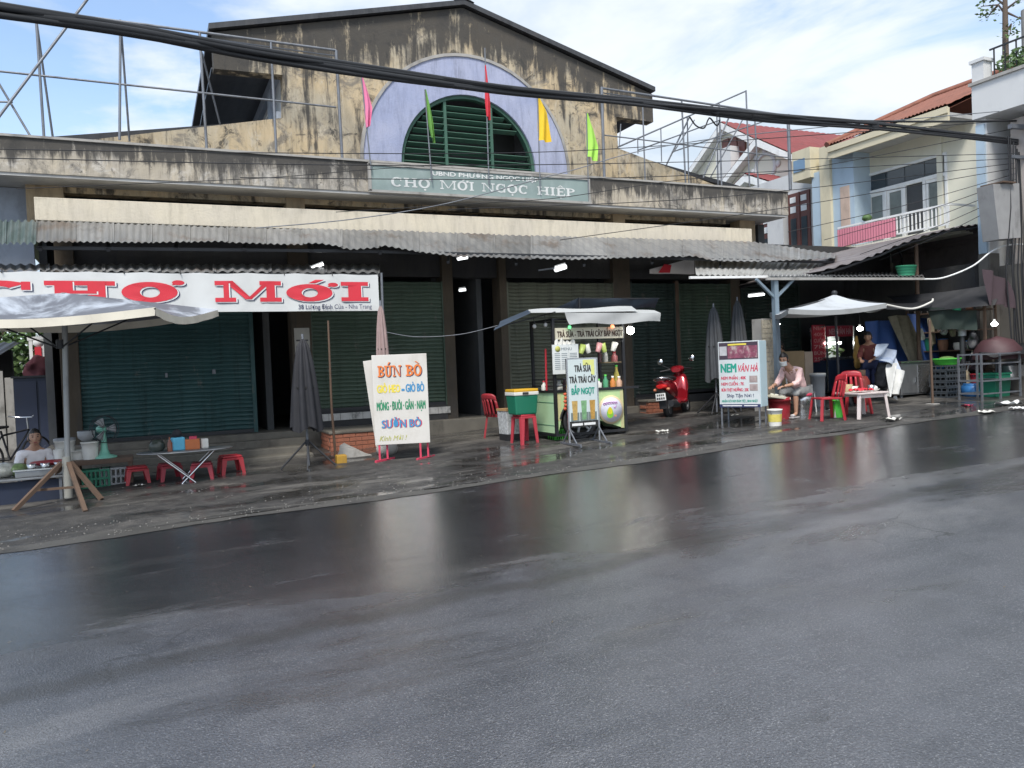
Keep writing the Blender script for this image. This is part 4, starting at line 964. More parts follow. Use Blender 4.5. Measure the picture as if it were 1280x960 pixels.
# utility pole with box
pp = U(1292, 300, 11.25)
up = thing('utility_pole', 'concrete utility pole at the right edge carrying all the cables', 'utility pole', (pp.x, pp.y, gz(pp.x, pp.y)))
obj('pole', MB().tube([(pp.x, pp.y, gz(pp.x, pp.y)-.2), (pp.x-.05, pp.y, 9)], [.15, .11], 12), M('pole_concrete', (.26, .25, .24), .85, dirt=.4), up, world=True)
obj('crossarm', MB().bar(U(1262, 158, 11.1), U(1300, 160, 11.1), .09).bar(U(1264, 196, 11.1), U(1300, 198, 11.1), .07), STEEL, up, world=True)
cb = U(1257, 262, 11.0)
bxp = MB(); a0, a1, a2, a3 = U(1241, 230, 11), U(1274, 229, 11), U(1276, 297, 11), U(1249, 299, 11)
bxp.add([a0, a1, a2, a3]+[p+Vector((.05, .4, 0)) for p in (a0, a1, a2, a3)], [(0, 1, 2, 3), (7, 6, 5, 4), (0, 4, 5, 1), (3, 2, 6, 7), (0, 3, 7, 4), (1, 5, 6, 2)])
bo = obj('meter_box', bxp, M('grey_box_metal', (.33, .33, .33), .6, .2, dirt=.4), up, world=True)
obj('lid', MB().box((a0+a1)/2+Vector((.0, .18, .02)), (.42, .52, .03)), RUSTY, bo, world=True)
cl = MB()
for k in range(7):
    x0 = 1259+k*3.2
    cl.tube([U(x0+rp.uniform(-2, 2), 170+k*4, 11.05+.02*k), U(x0+3+rp.uniform(-2, 2), 260, 11.0+.02*k), U(x0+2+rp.uniform(-4, 4), 340, 11.0), U(x0+6, 430, 11.0)], .016, 5)
tag(obj('cable_bundle', cl, CABLE, base=U(1270, 300, 11)), 'black cables hanging down along the utility pole', 'cable')
# ------------------------------------------------------------------ dark tent roof over the right stalls
tent = thing('tent_roof', 'dark curved tin tent roof over the right stalls, open to the street', 'canopy', (15.5, 13, .3))
TP = [(1030, 338), (1085, 322), (1120, 307), (1160, 293), (1200, 283), (1228, 280), (1243, 285), (1249, 300), (1249, 330)]
def tfn(u, v):
    k = u*(len(TP)-1); i = min(int(k), len(TP)-2); px, py = lerp(TP[i][0], TP[i+1][0], k-i), lerp(TP[i][1], TP[i+1][1], k-i)
    p = U(px, py, 12.2); return Vector((p.x+v*.3, 12.2+v*3.2, p.z+.02*math.sin(u*2*PI*26)))
obj('tin_sheet', MB().grid(tfn, 26*6, 2), mat_tin('brown_tin', (.2, .17, .17), (.3, .27, .27), .3), tent, world=True)
obj('rib', MB().tube([Vector(tfn(i/16, .02))-Vector((0, 0, .06)) for i in range(17)], .03, 6).tube([Vector(tfn(i/16, .9))-Vector((0, 0, .06)) for i in range(17)], .03, 6), DKSTEEL, tent, world=True)
for px, py in ((1145, 305), (1247, 330)):
    a = U(px, py, 12.6); obj('post', MB().tube([a, (a.x, a.y, gz(a.x, a.y))], .045), RUSTY, tent, world=True)
bw = thing('back_wall', 'dark stained wall closing off the back of the right stalls', 'wall', (16.2, 15.6, .3))
obj('wall', MB().bx(14.25, 18.9, 15.5, 15.7, .2, 4.3), DARKW, bw, world=True)
obj('pier', MB().bx(U(1060, 400, 15.4).x, U(1078, 400, 15.4).x, 15.3, 15.49, .2, 4.2).bx(17.4, 17.54, 12.0, 15.49, .2, 3.4), DARKW, bw, world=True)
# ------------------------------------------------------------------ behind the left stall
def tree(label, base, h, r, seed, cl_=26, group='trees behind the left stall'):
    rr = random.Random(seed); t = thing('leafy_tree', label, 'tree', base, 0, group)
    top = Vector((0, 0, h*.75)); tk = MB().tube([(0, 0, -.2), (.1, 0, h*.3), (.0, .1, h*.55), (.1, 0, h*.8)], [.16, .13, .1, .04])
    mb = MB()
    for k in range(cl_):
        a = rr.uniform(0, 2*PI); q = rr.random()**.5; c = Vector((r*q*math.cos(a), r*q*math.sin(a), h*.62+rr.uniform(-.38, .38)*h))
        if k % 3 == 0: tk.tube([(0, 0, h*.4), c*.6+Vector((0, 0, h*.2)), c], [.06, .04, .015], 5)
        leaves(mb, c, (.75, .75, .55), 150, .24, rr)
    obj('trunk', tk, BARK, t); obj('crown', mb, [LEAF, LEAF2], t)
tree('tall leafy tree filling the gap under the parasol at the far left', (-4.6, 27, -.2), 5.2, 2.4, 1, 34)
tree('lower leafy tree right behind the white signpost at the left', (-2.7, 31, -.2), 4.6, 2.0, 2)
tree('leafy tree half cut by the left picture edge', (-7.6, 29, -.2), 5.5, 2.2, 3)
fw = thing('plank_fence', 'grey weathered board and tin fence behind the seated woman', 'fence', (-3.6, 20, -.2))
fm = [M('grey_board', (.32, .31, .29), .85, dirt=.6, ds=4), M('beige_board', (.45, .4, .32), .85, dirt=.6, ds=4)]
for k in range(15):
    x = -7+k*.36; obj('board', MB().box((x, 20+rn.uniform(-.03, .03), .75+rn.uniform(-.1, .1)), (.34, .03, 2.0)), fm[k % 3 == 1], fw, world=True, bev=.006)
obj('rail', MB().bx(-7.2, -1.6, 20.03, 20.08, 1.35, 1.45).bx(-7.2, -1.6, 20.03, 20.08, .1, .2), fm[0], fw, world=True)
tr_ = thing('tin_roof_shack', 'low dark tin roof above the board fence at the far left', 'shack', (-4.5, 22, -.2))
tinroof(tr_, lambda s: (-8+5*s, 24, 2.6), lambda s: (-8+4.9*s, 21, 2.15), 4, 6, .02, ROOFD, rows=2)
obj('shack_wall', MB().bx(-8, -3.2, 23.8, 24, -.3, 2.4), DARKW, tr_, world=True)
# ------------------------------------------------------------------ street things: shared builders
REDPL = M('red_plastic', (.40, .022, .034), .38, var=.2, dirt=.35, bump=.05)
REDPL2 = M('faded_red_plastic', (.48, .05, .07), .45, var=.1, dirt=.15)
WHPL = M('white_plastic', (.72, .71, .66), .4, var=.06, dirt=.2, ds=4)
GRPL = M('bright_green_plastic', (.08, .5, .06), .4, var=.08, dirt=.1)
DGPL = M('bottle_green_plastic', (.015, .17, .1), .35, var=.08, dirt=.1)
BLUPL = M('blue_plastic', (.03, .15, .38), .4, var=.1, dirt=.2)
GREYPL = M('grey_plastic', (.3, .31, .32), .5, dirt=.3)
STAINL = M('stainless_steel', (.55, .56, .57), .25, .9, var=.1, dirt=.25, ds=5, bump=.05)
DSTAIN = M('dull_stainless_steel', (.3, .31, .32), .35, .7, var=.2, dirt=.4, ds=3)
CHROME = M('chrome', (.7, .7, .72), .12, 1., var=.05, bump=0, dirt=.1)
BLKCL = M('black_umbrella_cloth', (.014, .015, .02), .7, var=.3, vs=6, dirt=.2, dcol=(.07, .07, .075), bump=.3, bs=15)
GRYCL = M('grey_umbrella_cloth', (.05, .055, .062), .7, var=.3, vs=5, dirt=.3, bump=.3, bs=15)
PINKCL = M('faded_pink_cloth', (.33, .24, .23), .8, var=.2, vs=6, dirt=.3)
WOODB = M('brown_bench_wood', (.13, .085, .06), .8, var=.3, dirt=.5)
def loft(mb, secs, n=16, e=2.4, caps=True):
    """sections (x, yc, zc, hy, hz) joined along x"""
    vs = []; sm = mb.sm; mb.sm = True
    for x, yc, zc, hy, hz in secs:
        for j in range(n):
            a = 2*PI*j/n; c, s = math.cos(a), math.sin(a)
            vs.append((x, yc+hy*math.copysign(abs(c)**(2/e), c), zc+hz*math.copysign(abs(s)**(2/e), s)))
    k = len(secs); mb.add(vs, [(i*n+j, i*n+(j+1) % n, (i+1)*n+(j+1) % n, (i+1)*n+j) for i in range(k-1) for j in range(n)])
    mb.sm = False
    if caps: mb.add(vs[:n], [tuple(reversed(range(n)))]); mb.add(vs[-n:], [tuple(range(n))])
    mb.sm = sm; return mb
def stool(label, p, h, w, rz, group, mat=REDPL, root=None):
    t = thing('plastic_stool', label, 'stool', p, rz, group)
    q = w*.40
    obj('seat', MB().prismz([(-q, -q), (q, -q), (q, q), (-q, q)], h-.035, h), mat, t, bev=.016)
    obj('rim', MB().prismz([(-q-.012, -q-.012), (q+.012, -q-.012), (q+.012, q+.012), (-q-.012, q+.012)], h-.07, h-.036), mat, t, bev=.008)
    for sx_, sy_ in ((-1, -1), (1, -1), (1, 1), (-1, 1)):
        mb = MB(); a, b_ = .055, .05
        top = [(sx_*(q+.01), sy_*(q+.01)), (sx_*(q+.01-w*.2), sy_*(q+.01)), (sx_*(q+.01-w*.2), sy_*(q-.01)), (sx_*(q-.01), sy_*(q-.01)), (sx_*(q-.01), sy_*(q+.01-w*.2)), (sx_*(q+.01), sy_*(q+.01-w*.2))]
        f = w*.5
        bot = [(sx_*f, sy_*f), (sx_*(f-w*.13), sy_*f), (sx_*(f-w*.13), sy_*(f-.018)), (sx_*(f-.018), sy_*(f-.018)), (sx_*(f-.018), sy_*(f-w*.13)), (sx_*f, sy_*(f-w*.13))]
        mb.add([(x_, y_, h-.05) for x_, y_ in top]+[(x_, y_, 0) for x_, y_ in bot], [tuple(range(6)), tuple(range(11, 5, -1))]+[(i, (i+1) % 6, (i+1) % 6+6, i+6) for i in range(6)])
        obj('leg', mb, mat, t)
    return t
def chair(label, p, rz, group, mat=REDPL):
    t = thing('plastic_chair', label, 'chair', p, rz, group)
    h = .42
    obj('seat', MB().prismz([(-.21, -.2), (.21, -.2), (.2, .2), (-.2, .2)], h-.03, h), mat, t, bev=.012)
    for sx_, sy_ in ((-1, -1), (1, -1), (1, 1), (-1, 1)):
        obj('leg', MB().bar((sx_*.19, sy_*.18, h-.03), (sx_*.235, sy_*.225, 0), .05, .035), mat, t)
    def back(u, v): return (lerp(-.21, .21, u)*(1-.1*v*v), .2+.09*v-.05*(1-(2*u-1)**2)*-1, h+.0+.42*v*(1-.12*(2*u-1)**4))
    mb = MB()
    for a, b_ in ((0, .13), (.24, .33), (.44, .56), (.67, .76), (.87, 1)): mb.grid(lambda u, v, a=a, b_=b_: back(lerp(a, b_, u), lerp(0, .75, v)), 2, 5)
    mb.grid(lambda u, v: back(u, lerp(.72, 1, v)), 10, 3)
    obj('backrest', mb, mat, t, thick=.02)
    return t
def folded_umbrella(label, p, mat, z0, z1, rbot, group, H=None, nf=8, seed=1, base='tripod'):
    r_ = random.Random(seed); t = thing('folded_umbrella', label, 'umbrella', p, r_.uniform(0, 1), group)
    H = H or z1+.08
    obj('pole', MB().tube([(0, 0, .05), (0, 0, H)], .02), STEEL, t)
    n = nf*6; prof = [(0, .03), (.08, .10), (.3, .16), (.6, .21), (.85, .235), (1, .25)]
    ph = [r_.uniform(-.3, .3) for _ in range(nf+1)]
    def fn(u, v):
        z = lerp(z1, z0, v); k = min(int(v*5), 4); rr = along([(a, b_) for a, b_ in prof], v)/.25*rbot
        a = u*2*PI; ff = .62+.38*abs(math.cos(a*nf/2+ph[int(u*nf) % nf]*v))
        return (rr*ff*math.cos(a+.25*v), rr*ff*math.sin(a+.25*v), z+.05*v*math.sin(a*nf/2*1.0))
    obj('cloth', MB().grid(fn, n, 14), mat, t)
    obj('strap', MB().lathe([(rbot*.62, lerp(z0, z1, .45)), (rbot*.66, lerp(z0, z1, .47))], n=16), BLACK, t)
    if base == 'tripod':
        for k in range(4): a = k*PI/2+.4; obj('foot', MB().tube([(.03*math.cos(a), .03*math.sin(a), .42), (.42*math.cos(a), .42*math.sin(a), .02)], .015, 6), DKSTEEL, t)
        obj('collar', MB().lathe([(.035, .36), (.035, .46)], n=10), DKSTEEL, t)
    else: obj('base_stone', MB().ell((0, 0, .09), (.2, .18, .13)), LIP, t)
    return t
def bucket(label, p, r, h, mat, group=None, lid=None, name='bucket', cat='bucket', band=None):
    t = thing(name, label, cat, p, 0, group)
    obj('body', MB().lathe([(r*.82, 0), (r*.9, h*.5), (r*.97, h*.92), (r*1.04, h*.93), (r*1.04, h), (r*.95, h), (r*.9, h*.9), (r*.75, .02)], n=18), mat, t)
    if lid: obj('lid', MB().lathe([(r*1.06, h-.005), (r*1.06, h+.025), (r*.9, h+.03), (.001, h+.035)], n=18), lid, t)
    if band: obj('label_band', MB().lathe([(r*.885, h*.28), (r*.945, h*.72)], n=18), band, t)
    obj('handle', MB().tube([(r*1.03*math.cos(a*PI/8), -r*.25-.01, h*.9-r*.9*math.sin(a*PI/8)) for a in range(9)], .004, 4), STEEL, t)
    return t
def crate(label, p, w, d, h, mat, rz=0, group=None, cat='crate'):
    t = thing('plastic_crate', label, cat, p, rz, group)
    obj('bottom', MB().bx(-w/2+.02, w/2-.02, -d/2+.02, d/2-.02, .01, .03), mat, t)
    mb = MB(); nz = max(2, int(h/.07))
    for k in range(nz):
        z = .0+k*(h-.03)/(nz-1); mb.bx(-w/2, w/2, -d/2, -d/2+.015, z, z+.03).bx(-w/2, w/2, d/2-.015, d/2, z, z+.03).bx(-w/2, -w/2+.015, -d/2+.016, d/2-.016, z, z+.03).bx(w/2-.015, w/2, -d/2+.016, d/2-.016, z, z+.03)
    for k in range(7):
        x = -w/2+.02+k*(w-.04)/6; mb.bx(x-.012, x+.012, -d/2+.003, -d/2+.012, .005, h-.003).bx(x-.012, x+.012, d/2-.012, d/2-.003, .005, h-.003)
    for k in range(4):
        y = -d/2+.03+k*(d-.06)/3; mb.bx(-w/2+.003, -w/2+.012, y-.012, y+.012, .005, h-.003).bx(w/2-.012, w/2-.003, y-.012, y+.012, .005, h-.003)
    obj('lattice', mb, mat, t); return t
# ------------------------------------------------------------------ left stall
pb_ = G(86, 626); PY = pb_.y
par = thing('market_parasol', 'big square parasol with grey printed top and cream valance at the far left', 'umbrella', pb_)
ap = U(80, 366, PY); A = U(194, 384, PY-1.25); B = U(273, 387, PY+1.0); cz = Vector((pb_.x, PY, 0))
C_ = Vector((2*pb_.x-A.x, 2*PY-A.y, A.z)); D_ = Vector((2*pb_.x-B.x, 2*PY-B.y, A.z+.02))
cor = [D_, A, B, C_]
ctop, cval = MB(), MB()
for k in range(4):
    a, b_ = cor[k], cor[(k+1) % 4]
    def ed(u): p = a.lerp(b_, u); p.z -= .13*math.sin(PI*u)*(1 if k != 1 else .9); cc = Vector((pb_.x, PY, p.z)); return p.lerp(cc, .05*math.sin(PI*u))
    ctop.grid(lambda u, v: ap.lerp(ed(u), v)-Vector((0, 0, .06*math.sin(PI*v)*math.sin(PI*u))), 12, 8)
    def va(u, v): p = ed(u); o_ = (p-Vector((pb_.x, PY, p.z))).normalized(); return p+o_*.012*math.sin(u*30)*v-Vector((0, 0, .105*v))
    cval.grid(va, 20, 2)
mt, tt, bb = base_mat('printed_parasol_cloth')
vv = tt.n.new('ShaderNodeTexCoord').outputs['Object']; nn = tt.noise(vv, 1.6, 7, .6, .6)
tt.link(tt.mix(tt.ramp(nn, .42, .62), (.12, .13, .155), (.4, .44, .5)), bb.inputs['Base Color']); bb.inputs['Roughness'].default_value = .55
obj('canopy', ctop, mt, par, world=True)
obj('valance', cval, M('cream_valance', (.68, .64, .54), .75, var=.06, dirt=.25, ds=2), par, world=True)
obj('pole', MB().tube([pb_+Vector((0, 0, .1)), ap], .035), M('worn_grey_pole', (.3, .31, .31), .5, .4, dirt=.4), par, world=True)
rb = MB(); hub = Vector((pb_.x, PY, ap.z-.75))
for q in cor: rb.tube([ap-Vector((0, 0, .06)), q-Vector((0, 0, .02))], .012, 5).tube([hub, ap.lerp(q, .55)-Vector((0, 0, .08))], .012, 5)
obj('ribs', rb, DKSTEEL, par, world=True); obj('hub', MB().lathe([(.05, 0), (.05, .12)], hub, 10), DKSTEEL, par, world=True)
for (px, py) in ((17, 641), (107, 642), (127, 626), (52, 622)):
    e_ = G(px, py); mid = pb_.lerp(e_, .12)+Vector((0, 0, .52)); obj('foot', MB().bar(mid, e_+Vector((0, 0, .02)), .05), RUSTY, par, world=True)
obj('foot_ring', MB().bar(pb_+Vector((-.35, -.15, .2)), pb_+Vector((.25, -.2, .2)), .03).bar(pb_+Vector((.25, -.2, .2)), pb_+Vector((.25, .2, .2)), .03), RUSTY, par, world=True)
obj('sleeve', MB().tube([pb_+Vector((0, 0, .04)), pb_+Vector((0, 0, .6))], .055), M('worn_grey_sleeve', (.33, .33, .3), .6, .2, dirt=.4), par, world=True)
# counter with food
CY = 12.6
ct = thing('food_counter', 'low steel food counter in front of the seated woman', 'counter', (-1.6, CY, gz(-1.6, CY)))
tz = U(40, 597, CY-.3).z; cx0, cx1 = U(-60, 600, CY-.3).x, U(80, 594, CY-.3).x
obj('top', MB().bx(cx0, cx1, CY-.3, CY+.3, tz-.03, tz), DSTAIN, ct, world=True, bev=.006)
for x in (cx0+.05, cx1-.05):
    for y in (CY-.25, CY+.25): obj('leg', MB().bar((x, y, tz-.031), (x, y, gz(x, y)), .035), STEEL, ct, world=True)
obj('skirt', MB().bx(cx0+.06, cx1-.06, CY-.22, CY-.2, tz-.42, tz-.05), M('dark_blue_sheet', (.02, .03, .06), .7), ct, world=True)
def at(px, py, Y, z=None): p = U(px, py, Y); return Vector((p.x, p.y, p.z if z is None else z))
tray_p = at(54, 590, CY-.05, tz)
ty = thing('steel_food_tray', 'deep grey steel tray of food on the counter left of the pole', 'tray', tray_p)
obj('tray', MB().prismz([(-.31, -.2), (.31, -.2), (.31, .2), (-.31, .2)], 0, .09), DSTAIN, ty, bev=.02)
obj('rim', MB().bar((-.32, -.21, .1), (.32, -.21, .1), .02).bar((-.32, .21, .1), (.32, .21, .1), .02).bar((-.32, -.2, .1), (-.32, .2, .1), .02).bar((.32, -.2, .1), (.32, .2, .1), .02), STAINL, ty)
for k, (x, y) in enumerate(((-.12, -.12), (.04, -.12), (.2, -.1))):
    tag(obj('food_tin', MB().lathe([(.05, 0), (.06, .06), (.055, .06), (.045, .01)], n=12), STAINL, base=tray_p+Vector((x, y, .112))), ['leftmost small shiny tin on the grey food tray', 'middle small shiny tin on the grey food tray', 'rightmost small shiny tin on the grey food tray'][k], 'tin', 'tins on the food tray')
rp_ = at(62, 580, CY+.1, tz+.115)
tag(obj('red_plate', MB().lathe([(.001, 0), (.16, .01), (.24, .05), (.235, .055), (.15, .02), (.001, .012)], n=20), REDPL, base=rp_), 'red plastic plate on the steel food tray', 'plate')
rq = random.Random(5)
for k, (px, r, m) in enumerate(((6, .17, WHPL), (22, .15, LEAF2), (-12, .16, WHPL))):
    mb = MB(); c = at(px, 592, CY+rq.uniform(-.1, .1), tz)
    mb.grid(lambda u, v: Vector((r*math.sin(PI*v)*math.cos(2*PI*u)*(1+.2*math.sin(u*40+v*9)), r*math.sin(PI*v)*math.sin(2*PI*u)*(1+.2*math.sin(u*31+v*7)), r*.75*(1-math.cos(PI*v))*.8)), 20, 10)
    tag(obj('food_bag', mb, M('food_bag_plastic', (.5, .5, .44) if m is WHPL else (.2, .28, .12), .3, var=.5, vs=14, dirt=.5, ds=9), base=c), ['crumpled pale bag of herbs on the counter by the picture edge', 'pale green bag of vegetables on the counter beside the steel tray', 'pale food bag cut by the left picture edge'][k], 'food bag', 'bags of food on the left counter')
# bench with buckets and fan
BY = 13.3
be = thing('wooden_bench', 'low dark wooden bench holding buckets and a fan', 'bench', (.0-1.0, BY, gz(-1, BY)))
bz = U(130, 574, BY-.3).z; b0x, b1x = U(92, 578, BY-.3).x, U(166, 574, BY-.3).x
obj('top', MB().bx(b0x, b1x, BY-.3, BY+.2, bz-.07, bz), WOODB, be, world=True, bev=.006)
for x in (b0x+.04, b1x-.04):
    for y in (BY-.26, BY+.15): obj('leg', MB().bar((x, y, bz-.071), (x, y, gz(x, y)), .06), WOODB, be, world=True)
bucket('tall pale bucket stacked with bowls on the dark bench', at(113, 572, BY-.1, bz), .12, .26, WHPL, 'pale buckets on the dark bench')
bucket('short wide pale basin bucket at the left end of the dark bench', at(100, 573, BY+.02, bz), .15, .14, WHPL, 'pale buckets on the dark bench')
bw_ = bucket('grey-lidded pale pot behind the parasol pole', at(82, 572, BY, bz), .14, .3, WHPL, 'pale buckets on the dark bench', GREYPL)
tag(obj('bowl_stack', MB().lathe([(.06, 0), (.11, .05), (.12, .1), (.115, .11), (.12, .14), (.11, .15), (.05, .11)], n=16), GREYPL, base=at(108, 548, BY-.08, bz+.272)), 'dark bowls stacked upside down on the tall pale bucket', 'bowls')
tag(obj('pale_cup', MB().lathe([(.05, 0), (.065, .2), (.06, .2), (.045, .01)], n=14), WHPL, base=at(73, 572, BY-.25, bz-.01)), 'slim pale plastic cup right beside the parasol pole', 'cup')
fn_ = at(131, 572, BY-.05, bz)
ft = thing('desk_fan', 'mint green desk fan on the dark bench', 'fan', fn_, .5)
MINT = M('mint_plastic', (.2, .5, .38), .4, dirt=.15)
obj('base', MB().lathe([(.17, 0), (.17, .02), (.08, .05), (.05, .12), (.035, .3), (.03, .38)], n=18), MINT, ft)
obj('motor', MB().ell((0, .06, .42), (.07, .1, .07)), MINT, ft)
cg = MB()
for yy in (-.07, .0): cg.tube([(.2*math.cos(a*PI/12), yy, .43+.2*math.sin(a*PI/12)) for a in range(25)], .006, 5)
for k in range(18): a = k*PI/9; cg.tube([(.03*math.cos(a), -.085, .43+.03*math.sin(a)), (.15*math.cos(a), -.09, .43+.15*math.sin(a)), (.2*math.cos(a), -.035, .43+.2*math.sin(a))], .003, 4)
obj('cage', cg, DKSTEEL, ft)
for k in range(3):
    a = k*2*PI/3; obj('blade', MB().grid(lambda u, v, a=a: (lerp(.03, .17, v)*math.cos(a+lerp(-.45, .45, u)*.9), -.04+.03*(u-.5), .43+lerp(.03, .17, v)*math.sin(a+lerp(-.45, .45, u)*.9)), 5, 3), GREYPL, ft, thick=.003)
crate('dark green crate under the dark bench', at(121, 606, BY-.15, gz(-.9, BY)), .38, .3, .27, DGPL, 0, 'crates under the bench')
crate('grey crate under the dark bench right of the green one', at(146, 606, BY-.1, gz(-.5, BY)), .42, .3, .26, GREYPL, 0, 'crates under the bench')
# stools and folding table
stool('low red stool standing alone at the end of the dark bench', G(172, 605), .27, .34, .1, 'low red stools of the left stall')
stool('low red stool under the folding table, on its left side', G(213, 601), .27, .34, .2, 'low red stools of the left stall', M('dark_red_plastic', (.36, .03, .05), .4))
stool('low red stool under the folding table, on its right side', G(253, 600), .27, .34, -.1, 'low red stools of the left stall', bpy.data.materials['dark_red_plastic'])
stool('low red stool at the right of the folding table', G(289, 593), .3, .36, .15, 'low red stools of the left stall')
tp_ = G(234, 603); ft_ = thing('folding_table', 'low oval steel folding table on crossed chrome legs', 'table', tp_)
th = U(232, 562, tp_.y).z-tp_.z
obj('tabletop', MB().lathe([(.001, th-.02), (.55, th-.02), (.56, th-.01), (.55, th), (.001, th)], n=32).xf(Matrix.Diagonal((1.18, .62, 1, 1))), DSTAIN, ft_)
for y in (-.2, .2): obj('leg', MB().tube([(-.38, y, th-.03), (.12, y, 0)], .014, 6), CHROME, ft_); obj('leg', MB().tube([(.38, y+.03, th-.03), (-.08, y+.03, 0)], .014, 6), CHROME, ft_)
obj('stretcher', MB().tube([(.1, -.2, .02), (.1, .2, .02)], .01, 6).tube([(-.06, -.17, .03), (-.06, .23, .03)], .01, 6), CHROME, ft_)
tt_ = tp_+Vector((0, 0, th+.001))
t1 = thing('dark_kettle', 'dark green pot at the left end of the folding table', 'pot', tt_+Vector((-.38, .05, 0)))
obj('body', MB().lathe([(.07, 0), (.11, .04), (.11, .1), (.07, .15), (.03, .17)], n=16), M('dark_enamel', (.05, .06, .05), .3), t1); obj('handle', MB().tube([(-.09, 0, .12), (-.05, 0, .22), (.05, 0, .22), (.09, 0, .12)], .008, 5), DKSTEEL, t1)
t1 = thing('blue_bag', 'light blue carton with a dark lid on the folding table', 'carton', tt_+Vector((-.1, -.02, 0)), .2)
obj('carton', MB().bx(-.09, .09, -.06, .06, 0, .19), M('sky_blue_card', (.1, .42, .6), .5, var=.3, vs=12), t1, bev=.02); obj('lid', MB().ell((-.0, .02, .24), (.07, .06, .07)), BLKCL, t1)
t1 = thing('orange_box', 'orange chopstick box on the folding table', 'box', tt_+Vector((.1, -.02, 0)), -.1)
obj('box', MB().bx(-.1, .1, -.06, .06, 0, .15), M('orange_plastic', (.5, .14, .04), .5), t1, bev=.01); obj('lid', MB().bx(-.04, .06, -.05, .05, .151, .19), CRIMSON, t1)
tag(obj('tissue_box', MB().bx(-.05, .05, -.05, .05, 0, .14), WHPL, base=tt_+Vector((.27, .05, 0)), bev=.012), 'small white tissue box on the folding table', 'tissue box')
tag(obj('brown_bottle', MB().lathe([(.035, 0), (.035, .12), (.012, .17), (.012, .21)], n=12), M('brown_glass', (.2, .06, .03), .2), base=tt_+Vector((-.21, -.12, 0))), 'small brown sauce bottle beside the light blue carton', 'bottle')
# dark folded umbrella, thin pole, concrete lump, yellow can
folded_umbrella('closed black parasol on a tripod between the two left shutters', G(386, 586), BLKCL, .62, 2.02, .26, 'closed parasols on stands', seed=2)
g_ = G(420, 578); pt_ = thing('bamboo_pole', 'thin brown pole standing in a yellow can', 'pole', g_)
obj('pole', MB().tube([(0, 0, .02), (-.03, 0, .9), (-.02, 0, 2.3)], [.022, .02, .016], 7), RUSTY, pt_)
tag(obj('yellow_can', MB().prismz([(-.08, -.08), (.08, -.08), (.08, .08), (-.08, .08)], 0, .14), M('yellow_tin', (.42, .24, .03), .5, dirt=.4), base=G(424, 579)+Vector((.02, -.06, 0)), bev=.015), 'yellow square can at the foot of the thin brown pole', 'can')
lm = MB(); lm.add([(-.25, -.12, 0), (.35, -.15, 0), (.3, .15, 0), (-.25, .12, 0), (-.22, -.08, .22), (-.1, .1, .24), (-.05, -.1, .17), (.2, -.08, .06)], [(0, 1, 2, 3), (0, 4, 6, 7, 1), (0, 3, 5, 4), (4, 5, 6), (3, 2, 7, 5), (5, 7, 6), (1, 7, 2)])
tag(obj('concrete_lump', lm, LIP, base=G(440, 571), bev=.01), 'broken grey concrete lump beside the yellow can', 'rubble')
# BUN BO sign
bl, br = G(471, 578), G(538, 573)
ang = math.atan2(br.y-bl.y, br.x-bl.x); bc = (bl+br)/2; Wd = (br-bl).length
bs_ = thing('beef_noodle_sign', 'tall white hand-painted food sign on red steel legs', 'sign', (bc.x, bc.y, bc.z), ang)
WBOARD = M('white_sign_board', (.62, .60, .56), .5, var=.1, vs=2, dirt=.4, ds=2.6, dcol=(.4, .36, .3))
bh0 = U(472, 557, bl.y).z-bl.z; bh1 = U(463, 445, bl.y).z-bl.z; hw = Wd*.51
obj('board', MB().bx(-hw, hw, -.02, .02, bh0, bh1), WBOARD, bs_, bev=.006)
bk = MB().bx(-hw, hw, .07, .1, bh0+.02, bh1-.02); bk.xf(Matrix.Translation((hw*.3, .05, bh0)) @ Matrix.Rotation(-.105, 4, 'Y') @ Matrix.Translation((-hw*.3, 0, -bh0)))
obj('back_board', bk, WBOARD, bs_, bev=.005)
for x in (-hw+.12, hw-.1):
    obj('leg', MB().bar((x-.06, .0, .03), (x-.06, .0, bh0-.003), .03).bar((x+.06, .06, .03), (x+.06, .06, bh0+.1), .03), CRIMSON, bs_)
    obj('foot', MB().bar((x-.12, -.15, .02), (x+.16, .25, .02), .035), CRIMSON, bs_)
bw2 = hw*2; zr = bh1-bh0; lz = lambda f: bh0+zr*f
for off, m_ in (((.012, -.010), NAVY), ((0, 0), ORANGE)):
    slabtext('BÚN', bw2*.43, zr*.125, m_, bs_, (-hw+bw2*.1+off[0], -.023-(m_ is ORANGE)*.003, lz(.755)+off[1]), t=.22, sh=.13, gap=.08)
    slabtext('BÒ', bw2*.29, zr*.125, m_, bs_, (-hw+bw2*.61+off[0], -.023-(m_ is ORANGE)*.003, lz(.755)+off[1]), t=.22, sh=.13, gap=.08)
text('GIÒ HEO', bw2*.41, zr*.085, YEL, bs_, (-hw+bw2*.08, -.024, lz(.58)), bold=.045)
text('-', bw2*.04, zr*.12, BLUEK, bs_, (-hw+bw2*.525, -.024, lz(.565)), bold=.05)
text('GIÒ BÒ', bw2*.33, zr*.085, BLUEK, bs_, (-hw+bw2*.6, -.024, lz(.58)), bold=.04)
text('MÓNG · ĐUÔI · GÂN · NẠM', bw2*.88, zr*.09, GREENK, bs_, (-hw+bw2*.06, -.024, lz(.385)), bold=.03)
text('SƯỜN BÒ', bw2*.71, zr*.085, CRIMSON, bs_, (-hw+bw2*.14+.012, -.0235, lz(.185)), bold=.035)
text('SƯỜN BÒ', bw2*.71, zr*.085, BLUEK, bs_, (-hw+bw2*.135, -.0265, lz(.187)), bold=.03)
text('Kính Mời !', bw2*.5, zr*.055, OLIVE, bs_, (-hw+bw2*.08, -.024, lz(.045)), bold=.005, shear=.35)
